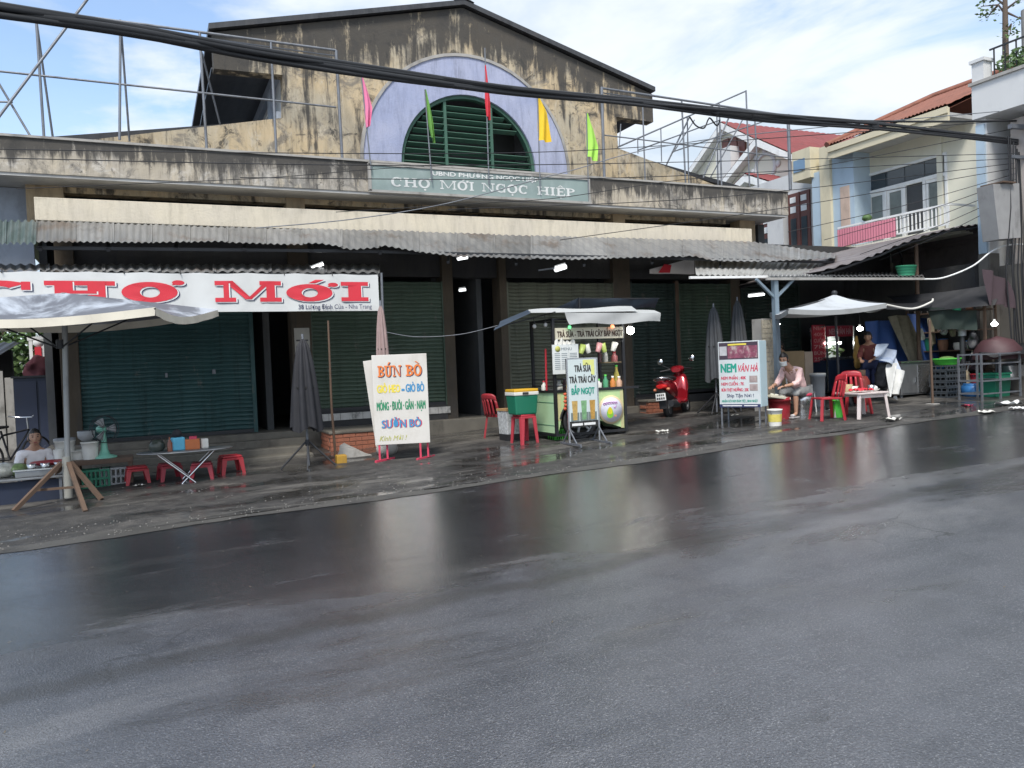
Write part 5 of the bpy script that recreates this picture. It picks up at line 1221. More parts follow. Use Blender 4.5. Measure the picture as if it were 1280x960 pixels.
folded_umbrella('closed faded pink parasol behind the food sign', Vector((G(484, 568).x, G(484, 568).y, G(484, 568).z)), PINKCL, 1.15, U(476, 386, G(484, 568).y).z, .135, 'closed parasols on stands', seed=5, base='stone')
# ------------------------------------------------------------------ drink cart
kY = 11.95; cxa, cxb = U(694, 490, kY).x, U(781, 500, kY).x; cdep = .82
cbase = gz((cxa+cxb)/2, kY)
cart = thing('drink_cart', 'green milk-tea cart with black frame, white roof flaps and a round fruit emblem', 'food cart', ((cxa+cxb)/2, kY+cdep/2, cbase))
CW, CD = cxb-cxa, cdep; hx, hy = CW/2, CD/2
zc_ = U(735, 487, kY).z-cbase; z0_ = U(735, 541, kY).z-cbase
LGRN = M('light_green_panel', (.5, .68, .34), .5, var=.1, vs=2, dirt=.18, ds=2.5, dcol=(.2, .24, .1))
LGRN2 = M('mint_green_panel', (.45, .66, .40), .5, var=.08, vs=2, dirt=.12, ds=2)
PEEL = M('faded_yellow_green_panel', (.6, .58, .3), .6, var=.1, dirt=.2)
FRM = M('black_cart_frame', (.02, .021, .025), .4, .2, dirt=.2, dcol=(.08, .07, .06))
# front: wheel arch cut from the panel
wr = .40; wx, wz = -hx+.48, .31
def front_poly():
    arc = [(wx+wr*1.0*math.cos(a), wz+wr*math.sin(a)) for a in [PI*i/14 for i in range(15)] if wz+wr*math.sin(a) > z0_]
    return [(hx-.03, z0_+.03), (hx-.03, zc_-.03), (-hx+.03, zc_-.03), (-hx+.03, z0_+.03)]+[(p[0], max(p[1], z0_+.03)) for p in reversed(arc)]
obj('front_panel', MB().prism(front_poly(), -hy, -hy+.02), LGRN, cart)
obj('faded_edge', MB().bx(-hx+.035, -hx+.1, -hy-.004, -hy-.001, z0_+.25, zc_-.04).bx(hx-.1, hx-.035, -hy-.004, -hy-.001, z0_+.04, zc_-.04), PEEL, cart)
obj('arch_trim', MB().tube([(wx+(wr+.01)*math.cos(PI*i/16), -hy-.006, wz+(wr+.01)*math.sin(PI*i/16)) for i in range(1, 16)], .018, 6), FRM, cart)
obj('end_panel', MB().bx(-hx, -hx+.02, -hy+.03, hy-.03, z0_+.03, zc_-.03), LGRN2, cart)
obj('end_panel', MB().bx(hx-.02, hx, -hy+.03, hy-.03, z0_+.03, zc_-.03), LGRN2, cart)
obj('back_panel', MB().bx(-hx+.03, hx-.03, hy-.02, hy, z0_+.03, zc_-.03), LGRN2, cart)
g = MB()
for zz in (z0_+.16, zc_-.2): g.bx(-hx-.006, -hx-.001, -hy+.04, hy-.04, zz, zz+.006)
obj('seam', g, DGPL, cart)
fr = MB(); ztop = U(690, 398, kY).z-cbase
for x_ in (-hx, hx):
    for y_ in (-hy, hy): fr.bx(x_-.025, x_+.025, y_-.025, y_+.025, z0_-.02, ztop)
for zz in (z0_, zc_, ):
    for y_ in (-hy, hy): fr.bx(-hx+.026, hx-.026, y_-.022, y_+.022, zz-.022, zz+.022)
    for x_ in (-hx, hx): fr.bx(x_-.022, x_+.022, -hy+.026, hy-.026, zz-.022, zz+.022)
fr.bx(hx+.026, hx+.3, -hy-.02, -hy+.02, zc_-.02, zc_+.02)
for zz in (ztop-.02, ztop-.3):
    fr.bx(-hx+.026, hx-.026, -hy-.018, -hy+.018, zz-.015, zz+.015)
fr.bx(-hx-.018, -hx+.018, -hy+.026, hy-.026, ztop-.035, ztop-.005).bx(-hx+.026, hx-.026, hy-.018, hy+.018, ztop-.035, ztop-.005).bx(hx-.018, hx+.018, -hy+.026, hy-.026, ztop-.035, ztop-.005)
for zz in (zc_+.09, zc_+.2): fr.bx(-hx-.012, -hx+.012, -hy+.026, hy-.026, zz-.01, zz+.01).bx(-hx+.026, -hx+.3, -hy-.012, -hy+.012, zz-.01, zz+.01)
obj('frame', fr, FRM, cart)
obj('counter_top', MB().bx(-hx+.03, hx-.03, -hy+.03, hy-.03, zc_-.02, zc_+.015), DSTAIN, cart)
for k, (x_, y_) in enumerate(((wx, -hy+.03), (wx, hy-.03))):
    w_ = obj('wheel', MB().lathe([(.27, -.03), (.335, -.035), (.335, .035), (.27, .03), (.265, .0), (.27, -.03)], (x_, y_, .335), 28, Matrix.Rotation(PI/2, 3, 'X'), cap=False), RUBBER, cart)
    sp = MB().lathe([(.235, -.02), (.266, -.02), (.266, .02), (.235, .02), (.235, -.02)], (x_, y_, .335), 28, Matrix.Rotation(PI/2, 3, 'X'), cap=False).lathe([(.001, -.05), (.05, -.05), (.05, .05), (.001, .05)], (x_, y_, .335), 12, Matrix.Rotation(PI/2, 3, 'X'))
    for q in range(6): a = q*PI/3+.3; sp.bar((x_, y_, .335), (x_+.25*math.cos(a), y_, .335+.25*math.sin(a)), .035)
    obj('rim', sp, DSTAIN, w_)
for x_, y_ in ((hx-.06, -hy+.06), (hx-.06, hy-.06)):
    c_ = obj('caster', MB().lathe([(.001, -.018), (.085, -.018), (.085, .018), (.001, .018)], (x_, y_, .085), 16, Matrix.Rotation(PI/2, 3, 'X')), RUBBER, cart)
    obj('fork', MB().bar((x_, y_-.03, .085), (x_+.04, y_-.03, z0_-.021), .02).bar((x_, y_+.03, .085), (x_+.04, y_+.03, z0_-.021), .02), RUSTY, c_)
# roof cloth
TARP = M('white_tarp', (.5, .52, .52), .5, var=.08, dirt=.25, ds=2, bump=.2, bs=10); GTARP = M('grey_tarp', (.33, .34, .34), .5, var=.1, dirt=.3, ds=2); DTARP = M('dark_blue_tarp', (.05, .07, .10), .5, var=.3, vs=3, dirt=.3)
oz = cart.location
def cl(px, py, Y): return U(px, py, Y)-oz
def cloth4(name, a, b_, c, d, sag, mat, wav=.015, n=14):
    def fn(u, v):
        p = a.lerp(b_, u).lerp(d.lerp(c, u), v); return p+Vector((0, wav*math.sin(u*11+v*3), -sag*math.sin(PI*u)*math.sin(PI*v)+wav*math.sin(u*9)*(v)))
    return obj(name, MB().grid(fn, n, 6), mat, cart)
cloth4('roof_sheet', cl(664, 391, kY-.15), cl(797, 389, kY-.1), cl(790, 383, kY+.95), cl(660, 387, kY+.95), .05, TARP)
cloth4('front_flap', cl(706, 391, kY-.2), cl(825, 391, kY-.1), cl(826, 402, kY-.16), cl(712, 406, kY-.26), .0, GTARP, .02)
cloth4('front_flap', cl(706, 391, kY-.19), cl(825, 391, kY-.09), cl(818, 388, kY+.5), cl(706, 387, kY+.5), .02, TARP, .01)
cloth4('side_flap', cl(664, 391, kY-.14), cl(660, 387, kY+.94), cl(626, 402, kY+.9), cl(617, 413, kY-.2), .02, DTARP, .02)
cloth4('dark_tarp', cl(690, 387, kY+.98), cl(724, 372, kY+1.02), cl(724, 388, kY+1.2), cl(690, 390, kY+1.1), .01, DTARP)
cloth4('dark_tarp', cl(724, 373, kY+1.0), cl(822, 373, kY+1.0), cl(820, 386, kY+1.25), cl(724, 388, kY+1.25), .03, DTARP, .03)
obj('roof_pole', MB().bar(cl(618, 410, kY+.2), cl(694, 390, kY+.2), .02).bar(cl(724, 373, kY+1.0), cl(824, 373, kY+1.0), .02).bar(cl(724, 372, kY+1.0), cl(724, 400, kY+1.0), .03), FRM, cart)
# header board
a, b_ = cl(693, 425, kY-.06), cl(777, 422, kY-.06); hz0 = (a.z+b_.z)/2; hz1 = (cl(693, 411, kY).z+cl(777, 408, kY).z)/2
hb_ = obj('header_board', MB().bx(-hx+.02, hx-.02, -hy-.06, -hy-.03, hz0, hz1), M('cream_board', (.62, .58, .45), .6, dirt=.2), cart)
text('TRÀ SỮA - TRÀ TRÁI CÂY BẮP NGỌT', CW*.94, (hz1-hz0)*.5, M('brown_print', (.06, .03, .02), .6), hb_, (-hx+.05, -hy-.064, hz0+(hz1-hz0)*.2), bold=.035)
# emblem
ex, ez = U(763, 512, kY).x-oz.x, U(763, 512, kY).z-oz.z; er = .255
em = obj('emblem', MB().lathe([(.001, 0), (er, 0), (er, .03), (.001, .03)], (ex, -hy-.001, ez), 36, Matrix.Rotation(PI/2, 3, 'X')), M('peach_rim', (.72, .58, .36), .5, dirt=.05), cart)
obj('emblem_face', MB().lathe([(.001, 0), (er*.86, 0), (er*.86, .004), (.001, .004)], (ex, -hy-.032, ez), 36, Matrix.Rotation(PI/2, 3, 'X')), M('pale_lilac_print', (.66, .66, .76), .5, dirt=.05), em)
fl = lambda pts, m, y_, nm='print': obj(nm, MB().add([(ex+p[0]*er, -hy-y_, ez+p[1]*er) for p in pts], [tuple(range(len(pts)))]), m, em)
pear = [(.26*math.cos(t_)*(1-.25*math.sin(t_)), -.2+.38*math.sin(t_)) for t_ in [2*PI*i/24 for i in range(24)]]
fl([(p[0]-.12, p[1]) for p in pear], M('lime_print', (.25, .62, .05), .5), .038)
fl([(p[0]*.72-.12, p[1]*.7+.08) for p in pear], M('lemon_print', (.8, .72, .03), .5), .0395)
fl([(.1*math.cos(2*PI*i/12)+.3, .08*math.sin(2*PI*i/12)-.43) for i in range(12)], M('peach_print', (.7, .32, .2), .5), .038)
VIO = M('violet_print', (.5, .2, .5), .5)
sc_ = MB()
for k in range(6):
    x0 = -.55+k*.19; sc_.tube([(ex+(x0+.1*math.cos(q))*er, -hy-.039, ez+(.36+.04*k*(1-k/6)+.1*math.sin(q)+.02*q)*er) for q in [i*.7 for i in range(8)]], .007, 5)
sc_.tube([(ex+(.2+.05*i)*er, -hy-.039, ez+(.2-.1*math.sin(i))*er) for i in range(5)], .007, 5)
obj('script_lettering', sc_, VIO, em)
# goods on the cart
def onc(px, py, dy): p = U(px, py, kY+dy); return p
cz = oz.z+zc_+.016
def bottle(label, px, dy, r, h, mat, cap, grp='bottles and jars on the drink cart', nm='bottle'):
    p = U(px, 480, kY+dy); t = thing(nm, label, nm, (p.x, kY+dy, cz), 0, grp)
    obj('body', MB().lathe([(r, 0), (r*1.02, h*.6), (r*.5, h*.82), (r*.45, h)], n=12), mat, t); obj('cap', MB().lathe([(r*.5, h), (r*.5, h+.03), (.001, h+.03)], n=10), cap, t)
JW = M('milk_white_plastic', (.6, .6, .55), .4, dirt=.1); JO = M('orange_syrup', (.6, .22, .05), .2); JY = M('yellow_syrup', (.6, .5, .1), .2); JG = M('green_syrup', (.08, .3, .16), .2); JD = M('dark_syrup', (.08, .03, .03), .2); JP = M('pink_syrup', (.5, .16, .16), .3)
bottle('cream jar behind the small cart sign, nearest its right edge', 748, .1, .06, .13, JW, GRPL)
bottle('green bottle in the middle of the cart counter', 757, .14, .05, .2, JG, GRPL)
bottle('orange syrup bottle beside the green bottle on the cart', 766, .1, .05, .17, JO, WHPL)
bottle('pale peach jar at the right end of the cart counter', 774, .1, .055, .16, M('peach_jar', (.6, .38, .26), .3), WHPL)
bottle('tall yellow bottle standing behind the peach jar', 771, .3, .05, .36, JY, GRPL)
bottle('white cup jar on the cart counter left of the small sign', 699, .1, .06, .15, JW, GREYPL)
bottle('dark brown jar on the cart counter beside the small sign', 706, .15, .05, .17, JD, GREYPL)
bottle('small clear jar near the left cart post', 680, .4, .05, .14, JW, REDPL)
shf = U(766, 452, kY+.35); shelf = obj('shelf', MB().box((shf.x-oz.x, .0, shf.z-oz.z-.012), (.42, .2, .02)), M('shelf_board', (.3, .22, .12), .6), cart)
for k, (px, r, h, m_, lb) in enumerate(((751, .035, .24, JD, 'dark tall syrup bottle on the cart shelf'), (758, .045, .22, JW, 'white bottle in the middle of the cart shelf'), (769, .06, .16, JP, 'round pink jar at the right end of the cart shelf'))):
    p = U(px, 450, kY+.38); t = thing('bottle', lb, 'bottle', (p.x, kY+.41, shf.z), 0, 'bottles on the cart shelf')
    obj('body', MB().lathe([(r, 0), (r*1.02, h*.6), (r*.5, h*.82), (r*.45, h)], n=12), m_, t); obj('cap', MB().lathe([(r*.5, h), (r*.5, h+.03), (.001, h+.03)], n=10), REDPL if k == 2 else WHPL, t)
CUPM = [M('cup_print_lime', (.4, .5, .12), .4, var=.5, vs=30), M('cup_print_white', (.6, .6, .55), .4, var=.3, vs=30), M('cup_print_pink', (.6, .3, .3), .4, var=.4, vs=30)]
cupme = [MB().lathe([(.04, 0), (.062, .16), (.058, .16), (.036, .005)], n=12).mesh('paper_cup', m_) for m_ in CUPM]
for k, (px, py) in enumerate(((726, 442), (736, 441), (747, 440), (756, 440), (766, 439))):
    p = U(px, py, kY-.03); o = bpy.data.objects.new('paper_cup', cupme[k % 3]); COL.objects.link(o); o.location = p; o.rotation_euler = (0, .35*(-1)**k, 0)
    tag(o, ['first hanging paper cup from the left under the cart header board', 'second hanging paper cup from the left under the cart header board', 'middle hanging paper cup under the cart header board', 'fourth hanging paper cup from the left under the cart header board', 'rightmost hanging paper cup under the cart header board'][k], 'cup', 'cups hanging under the header board')
obj('cup_line', MB().tube([(-hx, -hy-.03, U(730, 431, kY).z-oz.z), (hx, -hy-.03, U(730, 428, kY).z-oz.z)], .004, 4), DKSTEEL, cart)
m0, m1 = U(691, 468, kY-.05), U(722, 430, kY-.05)
mn = thing('menu_board', 'white menu board hanging at the left of the cart front', 'menu board', (m0.x, m0.y, m0.z))
obj('board', MB().bx(0, (m1.x-m0.x)*.62, -.02, 0, 0, m1.z-m0.z).bx((m1.x-m0.x)*.62+.004, m1.x-m0.x, -.02, 0, .1, m1.z-m0.z), M('white_menu_card', (.66, .69, .68), .5, dirt=.1), mn)
mx_ = m1.x-m0.x; mh = m1.z-m0.z
MTX = M('menu_text', (.2, .24, .27), .6)
ml = MB()
for k in range(9): ml.bx(.04, mx_*.28, -.0225, -.0205, mh*(.68-.065*k), mh*(.68-.065*k)+.012).bx(mx_*.34, mx_*.56, -.0225, -.0205, mh*(.68-.065*k), mh*(.68-.065*k)+.01).bx(mx_*.66, mx_*.94, -.0225, -.0205, mh*(.68-.055*k), mh*(.68-.055*k)+.01)
obj('menu_lines', ml, MTX, mn)
text('MENU', mx_*.4, mh*.09, MTX, mn, (mx_*.34, -.0215, mh*.8), bold=.02)
sd_ = obj('seal', MB().lathe([(.001, 0), (.05, 0), (.05, .004), (.001, .004)], (mx_*.2, -.0205, mh*.85), 16, Matrix.Rotation(PI/2, 3, 'X')), OLIVE, mn)
bgp = MB()
for k in range(4): bgp.grid(lambda u, v, k=k: ((.05+.1*k)+.1*u, -.01+.02*math.sin(u*9+k), mh+.0+(.1+.03*math.sin(k*2.1))*math.sin(PI*min(1, u*.8+.1))*v), 6, 3)
obj('plastic_bags', bgp, WHPL, mn)
# lamps on the cart
def bulb(label, p, r, col, k, grp=None, cord=.12):
    t = thing('light_bulb', label, 'lamp', p, 0, grp)
    obj('glass_globe', MB().ell((0, 0, 0), (r, r, r*1.1)), lamp_mat('lit_bulb', col, k*.7) if k > 0 else M('unlit_bulb', (.55, .56, .56), .2, bump=0), t)
    obj('socket', MB().lathe([(r*.45, r*.9), (r*.4, r*2)], n=10), BLACK, t)
    obj('cord', MB().tube([(0, 0, r*1.9), (0, .02, r*1.9+cord)], .006, 4), BLACK, t); return t
bulb('bright round white bulb at the right end of the cart header', U(788, 413, kY-.05), .068, (1, .98, .92), 36)
bulb('unlit bulb under the cart roof, left of the other', U(668, 408, kY+.1), .035, (1, 1, 1), 0, 'unlit bulbs under the cart roof', .1)
bulb('unlit bulb under the cart roof, right of the other', U(682, 406, kY+.1), .035, (1, 1, 1), 0, 'unlit bulbs under the cart roof', .1)
bulb('small green lit bulb above the cart header board', U(712, 409, kY-.12), .03, (.02, .6, .12), 1.6, None, .08)
bulb('small orange lit bulb above the cart header board', U(765.5, 408, kY-.12), .035, (1, .25, .05), 1.6, None, .08)
tag(obj('red_rod', MB().tube([U(682, 436, kY+.25), (U(683, 480, kY+.25).x, kY+.25, cz)], .02, 6), REDPL, base=U(683, 480, kY+.25)), 'upright red rod behind the left cart post', 'rod')
rt = MB()
for k in range(5): rt.ell(U(706.5+(k % 2), 493+k*4.5, kY-.06), (.035, .03, .03), 8, 6)
tag(obj('red_charm', rt, M('red_orange_charm', (.6, .1, .04), .5, var=.6, vs=25), base=U(707, 503, kY-.06)), 'red and orange charm string hanging on the cart front', 'charm')
# small A-frame sign in front of the cart
sl, sr = G(714, 565), G(753, 567); sYY = 11.45
sx0, sx1 = U(710, 480, sYY).x, U(745.5, 480, sYY).x; sz0 = U(728, 526, sYY).z; sz1 = U(728, 449, sYY).z; sg0 = gz((sx0+sx1)/2, sYY)
ss = thing('cart_stand_sign', 'narrow drink sign on a grey pipe stand in front of the cart', 'sign', ((sx0+sx1)/2, sYY, sg0))
sw = (sx1-sx0)/2; q0, q1 = sz0-sg0, sz1-sg0
obj('board', MB().bx(-sw, sw, -.015, .015, q0, q1), M('pale_aqua_board', (.58, .66, .66), .45, var=.1, vs=3, dirt=.1), ss)
pf = MB()
for s in (-1, 1): pf.bar((s*(sw+.015), 0, .05), (s*(sw+.015), 0, q1+.02), .028)
pf.bar((-sw, 0, q1+.012), (sw, 0, q1+.012), .025); obj('pipe_frame', pf, STAINL, ss)
for s in (-1, 1):
    x = s*(sw+.015); obj('foot', MB().bar((x-.0, -.38, .035), (x-.0, .3, .035), .03).bar((x, 0, .28), (x, -.24, .05), .02).bar((x, 0, .28), (x, .2, .05), .02).bar((x, -.38, .0), (x, -.38, .03), .025), STEEL, ss)
hq = q1-q0; B2 = -.0185
text('TRÀ SỮA', sw*1.15, hq*.105, BLACK, ss, (-sw*.55, B2, q0+hq*.80), bold=.035)
text('TRÀ TRÁI CÂY', sw*1.85, hq*.105, BLACK, ss, (-sw*.93, B2, q0+hq*.62), bold=.035)
text('BẮP NGỌT', sw*1.6, hq*.1, TEALK, ss, (-sw*.8, B2, q0+hq*.435), bold=.045)
obj('yellow_patch', MB().bx(sw*.05, sw*.85, -.0172, -.0158, q1-hq*.1, q1-.01).bx(sw*.62, sw*.86, -.0172, -.0158, q1-hq*.26, q1-hq*.1), M('pale_yellow_print', (.7, .72, .25), .5), ss)
for k, (c_, x) in enumerate((((.5, .33, .1), -.62), ((.18, .36, .18), .02), ((.45, .26, .06), .62))):
    obj('cup_print', MB().add([(sw*(x-.2), B2, q0+hq*.33), (sw*(x+.2), B2, q0+hq*.33), (sw*(x+.14), B2, q0+hq*.02), (sw*(x-.14), B2, q0+hq*.02)], [(0, 1, 2, 3)]), M('cup_picture', c_, .5, var=.7, vs=25), ss)
    obj('cup_shade', MB().bx(sw*(x-.29), sw*(x+.29), -.0172, -.0158, q0+.004, q0+hq*.14), M('cup_picture_ground', (.16, .2, .19), .5), ss)
lb_ = obj('lower_strip', MB().bx(-sw, sw, -.012, .01, q0-.1, q0-.012), BLACK, ss)
text('SẠCH - NGON', sw*1.7, .04, WHITEK, lb_, (-sw*.85, -.0145, q0-.075), bold=.05) if False else obj('strip_marks', MB().bx(-sw*.85, -sw*.1, -.0155, -.0125, q0-.075, q0-.035).bx(sw*.0, sw*.8, -.0155, -.0125, q0-.075, q0-.035), WHITEK, lb_)
# cooler on a stool, second stool, patterned bag
st = stool('tall red stool carrying the green cooler', G(656, 555), .52, .36, .15, 'tall red stools by the cart', REDPL2)
cp = st.location+Vector((-.02, 0, .522))
co = thing('cooler_box', 'dark green cooler with white rim and yellow lid on a red stool', 'cooler', cp, .05)
def tub(x0, x1, y0, y1, z0, z1, f): return [(x0*f, y0*f, z0), (x1*f, y0*f, z0), (x1*f, y1*f, z0), (x0*f, y1*f, z0), (x0, y0, z1), (x1, y0, z1), (x1, y1, z1), (x0, y1, z1)]
BXF = [(3, 2, 1, 0), (4, 5, 6, 7), (0, 1, 5, 4), (1, 2, 6, 5), (2, 3, 7, 6), (3, 0, 4, 7)]
obj('body', MB().add(tub(-.23, .23, -.17, .17, 0, .33, .88), BXF), DGPL, co, bev=.025)
obj('rim', MB().bx(-.24, .24, -.18, .18, .331, .39), WHPL, co, bev=.012); obj('lid', MB().bx(-.235, .235, -.175, .175, .391, .44), M('yellow_plastic', (.7, .4, .03), .4), co, bev=.015)
obj('latch', MB().bx(-.08, .03, -.192, -.181, .345, .385), BLACK, co)
ch2 = chair('red plastic chair half hidden behind the green cooler', G(634, 549)+Vector((.05, .35, .01)), 1.9, 'red plastic chairs', M('deep_red_plastic', (.33, .03, .04), .45, dirt=.2))  # darker red plastic than the other chairs
pg_ = G(640, 551); pgt = thing('patterned_box', 'white and grey patterned box with a wooden lid beside the red stool', 'box', pg_, .1)
PAT = M('speckled_print', (.5, .52, .56), .6, var=.9, vs=22, dirt=.5, ds=14, dcol=(.1, .1, .14))
obj('stand', MB().bx(-.17, .17, -.15, .15, 0, .13), DKSTEEL, pgt); obj('box', MB().add(tub(-.19, .19, -.17, .17, .131, .55, .9), BXF), PAT, pgt, bev=.01); obj('lid', MB().bx(-.2, .2, -.18, .18, .551, .59), M('tan_wood', (.45, .27, .12), .6), pgt)
crate('bright green crate under the left end of the cart', Vector((cxa+.22, kY+.35, gz(cxa, kY))), .3, .3, .22, GRPL, 0)
# ------------------------------------------------------------------ scooter
r0, f0 = G(836.5, 522), G(856, 514.5)
hd = math.atan2(f0.y-r0.y, f0.x-r0.x)
REDPT = M('metallic_red_paint', (.32, .012, .022), .22, .3, var=.08, dirt=.12, bump=0, coat=.8)
sct = thing('red_scooter', 'dark red motor scooter parked with its tail to the street', 'motor scooter', r0+Vector((math.cos(hd), math.sin(hd), 0))*.0, hd)
WB = 1.25; sct.rotation_euler = (math.radians(-5), 0, hd)
def wheel(x, r=.23):
    w_ = obj('wheel', MB().lathe([(r*.7, -.05), (r*.95, -.045), (r, 0), (r*.95, .045), (r*.7, .05)], (x, 0, r), 26, Matrix.Rotation(PI/2, 3, 'X'), cap=False), RUBBER, sct)
    rm = MB().lathe([(.001, -.02), (r*.22, -.045), (r*.22, .045), (.001, .02)], (x, 0, r), 12, Matrix.Rotation(PI/2, 3, 'X')).lathe([(r*.62, -.04), (r*.72, -.04), (r*.72, .04), (r*.62, .04), (r*.62, -.04)], (x, 0, r), 24, Matrix.Rotation(PI/2, 3, 'X'), cap=False)
    for q in range(5): a = q*2*PI/5; rm.bar((x, 0, r), (x+r*.66*math.cos(a), 0, r+r*.66*math.sin(a)), .03)
    obj('rim', rm, DSTAIN, w_)
wheel(0); wheel(WB)
obj('tail_body', loft(MB(), [(-.3, 0, .72, .05, .05), (-.24, 0, .70, .12, .10), (-.05, 0, .66, .165, .16), (.2, 0, .60, .17, .2), (.42, 0, .55, .14, .2), (.52, 0, .5, .10, .16)], 18), REDPT, sct)
obj('rear_fender', loft(MB(), [(-.3, 0, .5, .06, .12), (-.1, 0, .47, .08, .1), (.2, 0, .42, .09, .1)], 12), RUBBER, sct)
obj('seat', loft(MB(), [(-.27, 0, .80, .10, .03), (-.1, 0, .83, .15, .05), (.2, 0, .82, .16, .055), (.42, 0, .80, .13, .05), (.52, 0, .78, .08, .03)], 16), RUBBER, sct)
obj('grab_rail', MB().tube([(.0, -.17, .78), (-.25, -.16, .82), (-.36, -.08, .84), (-.36, .08, .84), (-.25, .16, .82), (0, .17, .78)], .02, 8), CHROME, sct)
obj('tail_light', loft(MB(), [(-.345, 0, .66, .06, .035), (-.31, 0, .66, .11, .05), (-.2, 0, .66, .12, .05)], 14), M('red_lens', (.5, .02, .02), .12, bump=0, dirt=0), sct)
for s in (-1, 1): obj('indicator', MB().ell((-.27, s*.14, .6), (.05, .04, .035)), M('orange_lens', (.5, .18, .1), .15, bump=0, dirt=0), sct)
npl = obj('number_plate', MB().bx(-.385, -.375, -.105, .105, .38, .53), WHITEP, sct)
mk = MB()
for k in range(4): mk.bx(-.388, -.3855, -.07+.04*k, -.045+.04*k, .47, .51).bx(-.388, -.3855, -.08+.045*k, -.05+.045*k, .4, .445)
obj('plate_marks', mk, BLACK, npl)
obj('plate_bracket', MB().bar((-.37, 0, .45), (-.2, 0, .55), .05), RUBBER, sct)
obj('mudflap', MB().bx(-.3, -.285, -.08, .08, .2, .42), RUBBER, sct)
obj('engine', loft(MB(), [(-.08, .0, .27, .09, .09), (.2, .02, .3, .12, .1), (.45, 0, .3, .1, .08)], 12), DSTAIN, sct)
obj('muffler', loft(MB(), [(-.3, -.17, .3, .06, .07), (0, -.17, .27, .065, .075), (.25, -.16, .24, .04, .045)], 12), DKSTEEL, sct)
obj('floorboard', loft(MB(), [(.42, 0, .3, .16, .06), (.7, 0, .28, .17, .05), (.9, 0, .3, .18, .07)], 12), REDPT, sct)
obj('leg_shield', loft(MB(), [(.86, 0, .42, .19, .16), (.93, 0, .6, .21, .22), (1.0, 0, .72, .19, .2), (1.08, 0, .78, .12, .14)], 16), REDPT, sct)
obj('front_fender', loft(MB(), [(1.02, 0, .42, .06, .05), (1.2, 0, .49, .08, .05), (1.42, 0, .42, .06, .05)], 12), REDPT, sct)
obj('fork', MB().tube([(1.22, -.06, .24), (1.05, -.05, .75)], .022).tube([(1.22, .06, .24), (1.05, .05, .75)], .022), DKSTEEL, sct)
obj('steering_cover', loft(MB(), [(.86, 0, .98, .1, .05), (.95, 0, 1.0, .16, .075), (1.06, 0, .98, .13, .09), (1.14, 0, .95, .07, .07)], 16), REDPT, sct)
obj('steering_column', MB().tube([(1.02, 0, .7), (.97, 0, .97)], .06), REDPT, sct)
for s in (-1, 1):
    obj('grip', MB().tube([(.96, s*.15, 1.0), (.86, s*.36, .98)], .018), RUBBER, sct)
    mi_ = obj('mirror', MB().lathe([(.001, .012), (.066, .008), (.07, 0), (.001, 0)], (.93, s*.36, 1.2), 18, Matrix.Rotation(-PI/2, 3, 'Y') @ Matrix.Rotation(0, 3, 'X')), CHROME if s < 0 else M('mirror_glass', (.9, .92, .92), .03, 1., bump=0, dirt=0, var=0), sct)
    obj('stalk', MB().tube([(.97, s*.17, 1.02), (.95, s*.3, 1.1), (.94, s*.36, 1.15)], .007, 5), DKSTEEL, mi_)
obj('headlight', MB().ell((1.17, 0, .82), (.05, .08, .07)), GLASS, sct)
obj('side_stand', MB().tube([(.4, .1, .25), (.42, .3, .0)], .012, 6), DKSTEEL, sct)
# two closed grey parasols
for k, (px, b_, lb) in enumerate(((893, 517, 'closed grey parasol just left behind the noodle-roll sign'), (923, 514, 'closed grey parasol standing right behind the noodle-roll sign'))):
    g_ = G(px+3, b_); g_.y = min(g_.y, 13.2); pz = U(px, 384 if k == 0 else 376, g_.y)
    gg = Vector((U(px+2, 480, g_.y).x, g_.y, gz(U(px, 480, g_.y).x, g_.y))); folded_umbrella(lb, gg, GRYCL, .72, pz.z-gg.z, .24, 'closed parasols on stands', seed=8+k)
# ------------------------------------------------------------------ NEM sign
nY = G(925, 531).y; nx0, nx1 = U(903, 470, nY).x, U(949, 470, nY).x; ng = gz((nx0+nx1)/2, nY)
ns = thing('nem_menu_sign', 'white printed menu sign with a food photo on steel legs', 'sign', ((nx0+nx1)/2-.0, nY, ng), math.radians(-60))
w2 = .385; n0, n1 = U(925, 509, nY).z-ng, U(925, 426.5, nY).z-ng; nh = n1-n0
obj('board', MB().bx(-w2, w2, -.11, .28, n0, n1), M('white_lightbox', (.58, .62, .63), .4, var=.04, dirt=.1), ns, bev=.006)
obj('side_panel', MB().bx(w2+.001, w2+.01, -.108, .278, n0+.01, n1-.01), M('pale_blue_side', (.48, .64, .7), .45, var=.05, dirt=.1), ns)
for x in (-w2+.03, w2-.03):
    for y in (-.09, .26): obj('leg', MB().bar((x, y, 0), (x, y, n0-.001), .028), STEEL, ns)
z_ = lambda f: n0+nh*f
PH = M('food_photo', (.22, .06, .10), .4, var=.9, vs=14, dirt=.9, ds=11, dcol=(.5, .42, .4), bump=0)
ph = obj('food_photo', MB().bx(-w2+.02, w2-.02, -.1135, -.111, z_(.73), z_(.985)), M('dark_photo_ground', (.05, .03, .05), .4), ns)
obj('photo_dish', MB().bx(-w2*.52, w2*.92, -.116, -.1136, z_(.745), z_(.93)), PH, ph)
obj('photo_strip', MB().bx(-w2*.5, w2*.4, -.116, -.1136, z_(.94), z_(.965)), YEL, ph)
obj('blank_panel', MB().bx(-w2*.92, -w2*.56, -.116, -.1136, z_(.79), z_(.93)), M('pale_grey_print', (.5, .5, .52), .5), ph)
tl = -w2*.88
text('NEM', w2*.75, nh*.13, TEALK, ns, (tl, -.1125, z_(.535)), bold=.05)
text('VÂN HÀ', w2*.93, nh*.1, CRIMSON, ns, (-w2*.02, -.1125, z_(.54)), bold=.02, shear=.3)
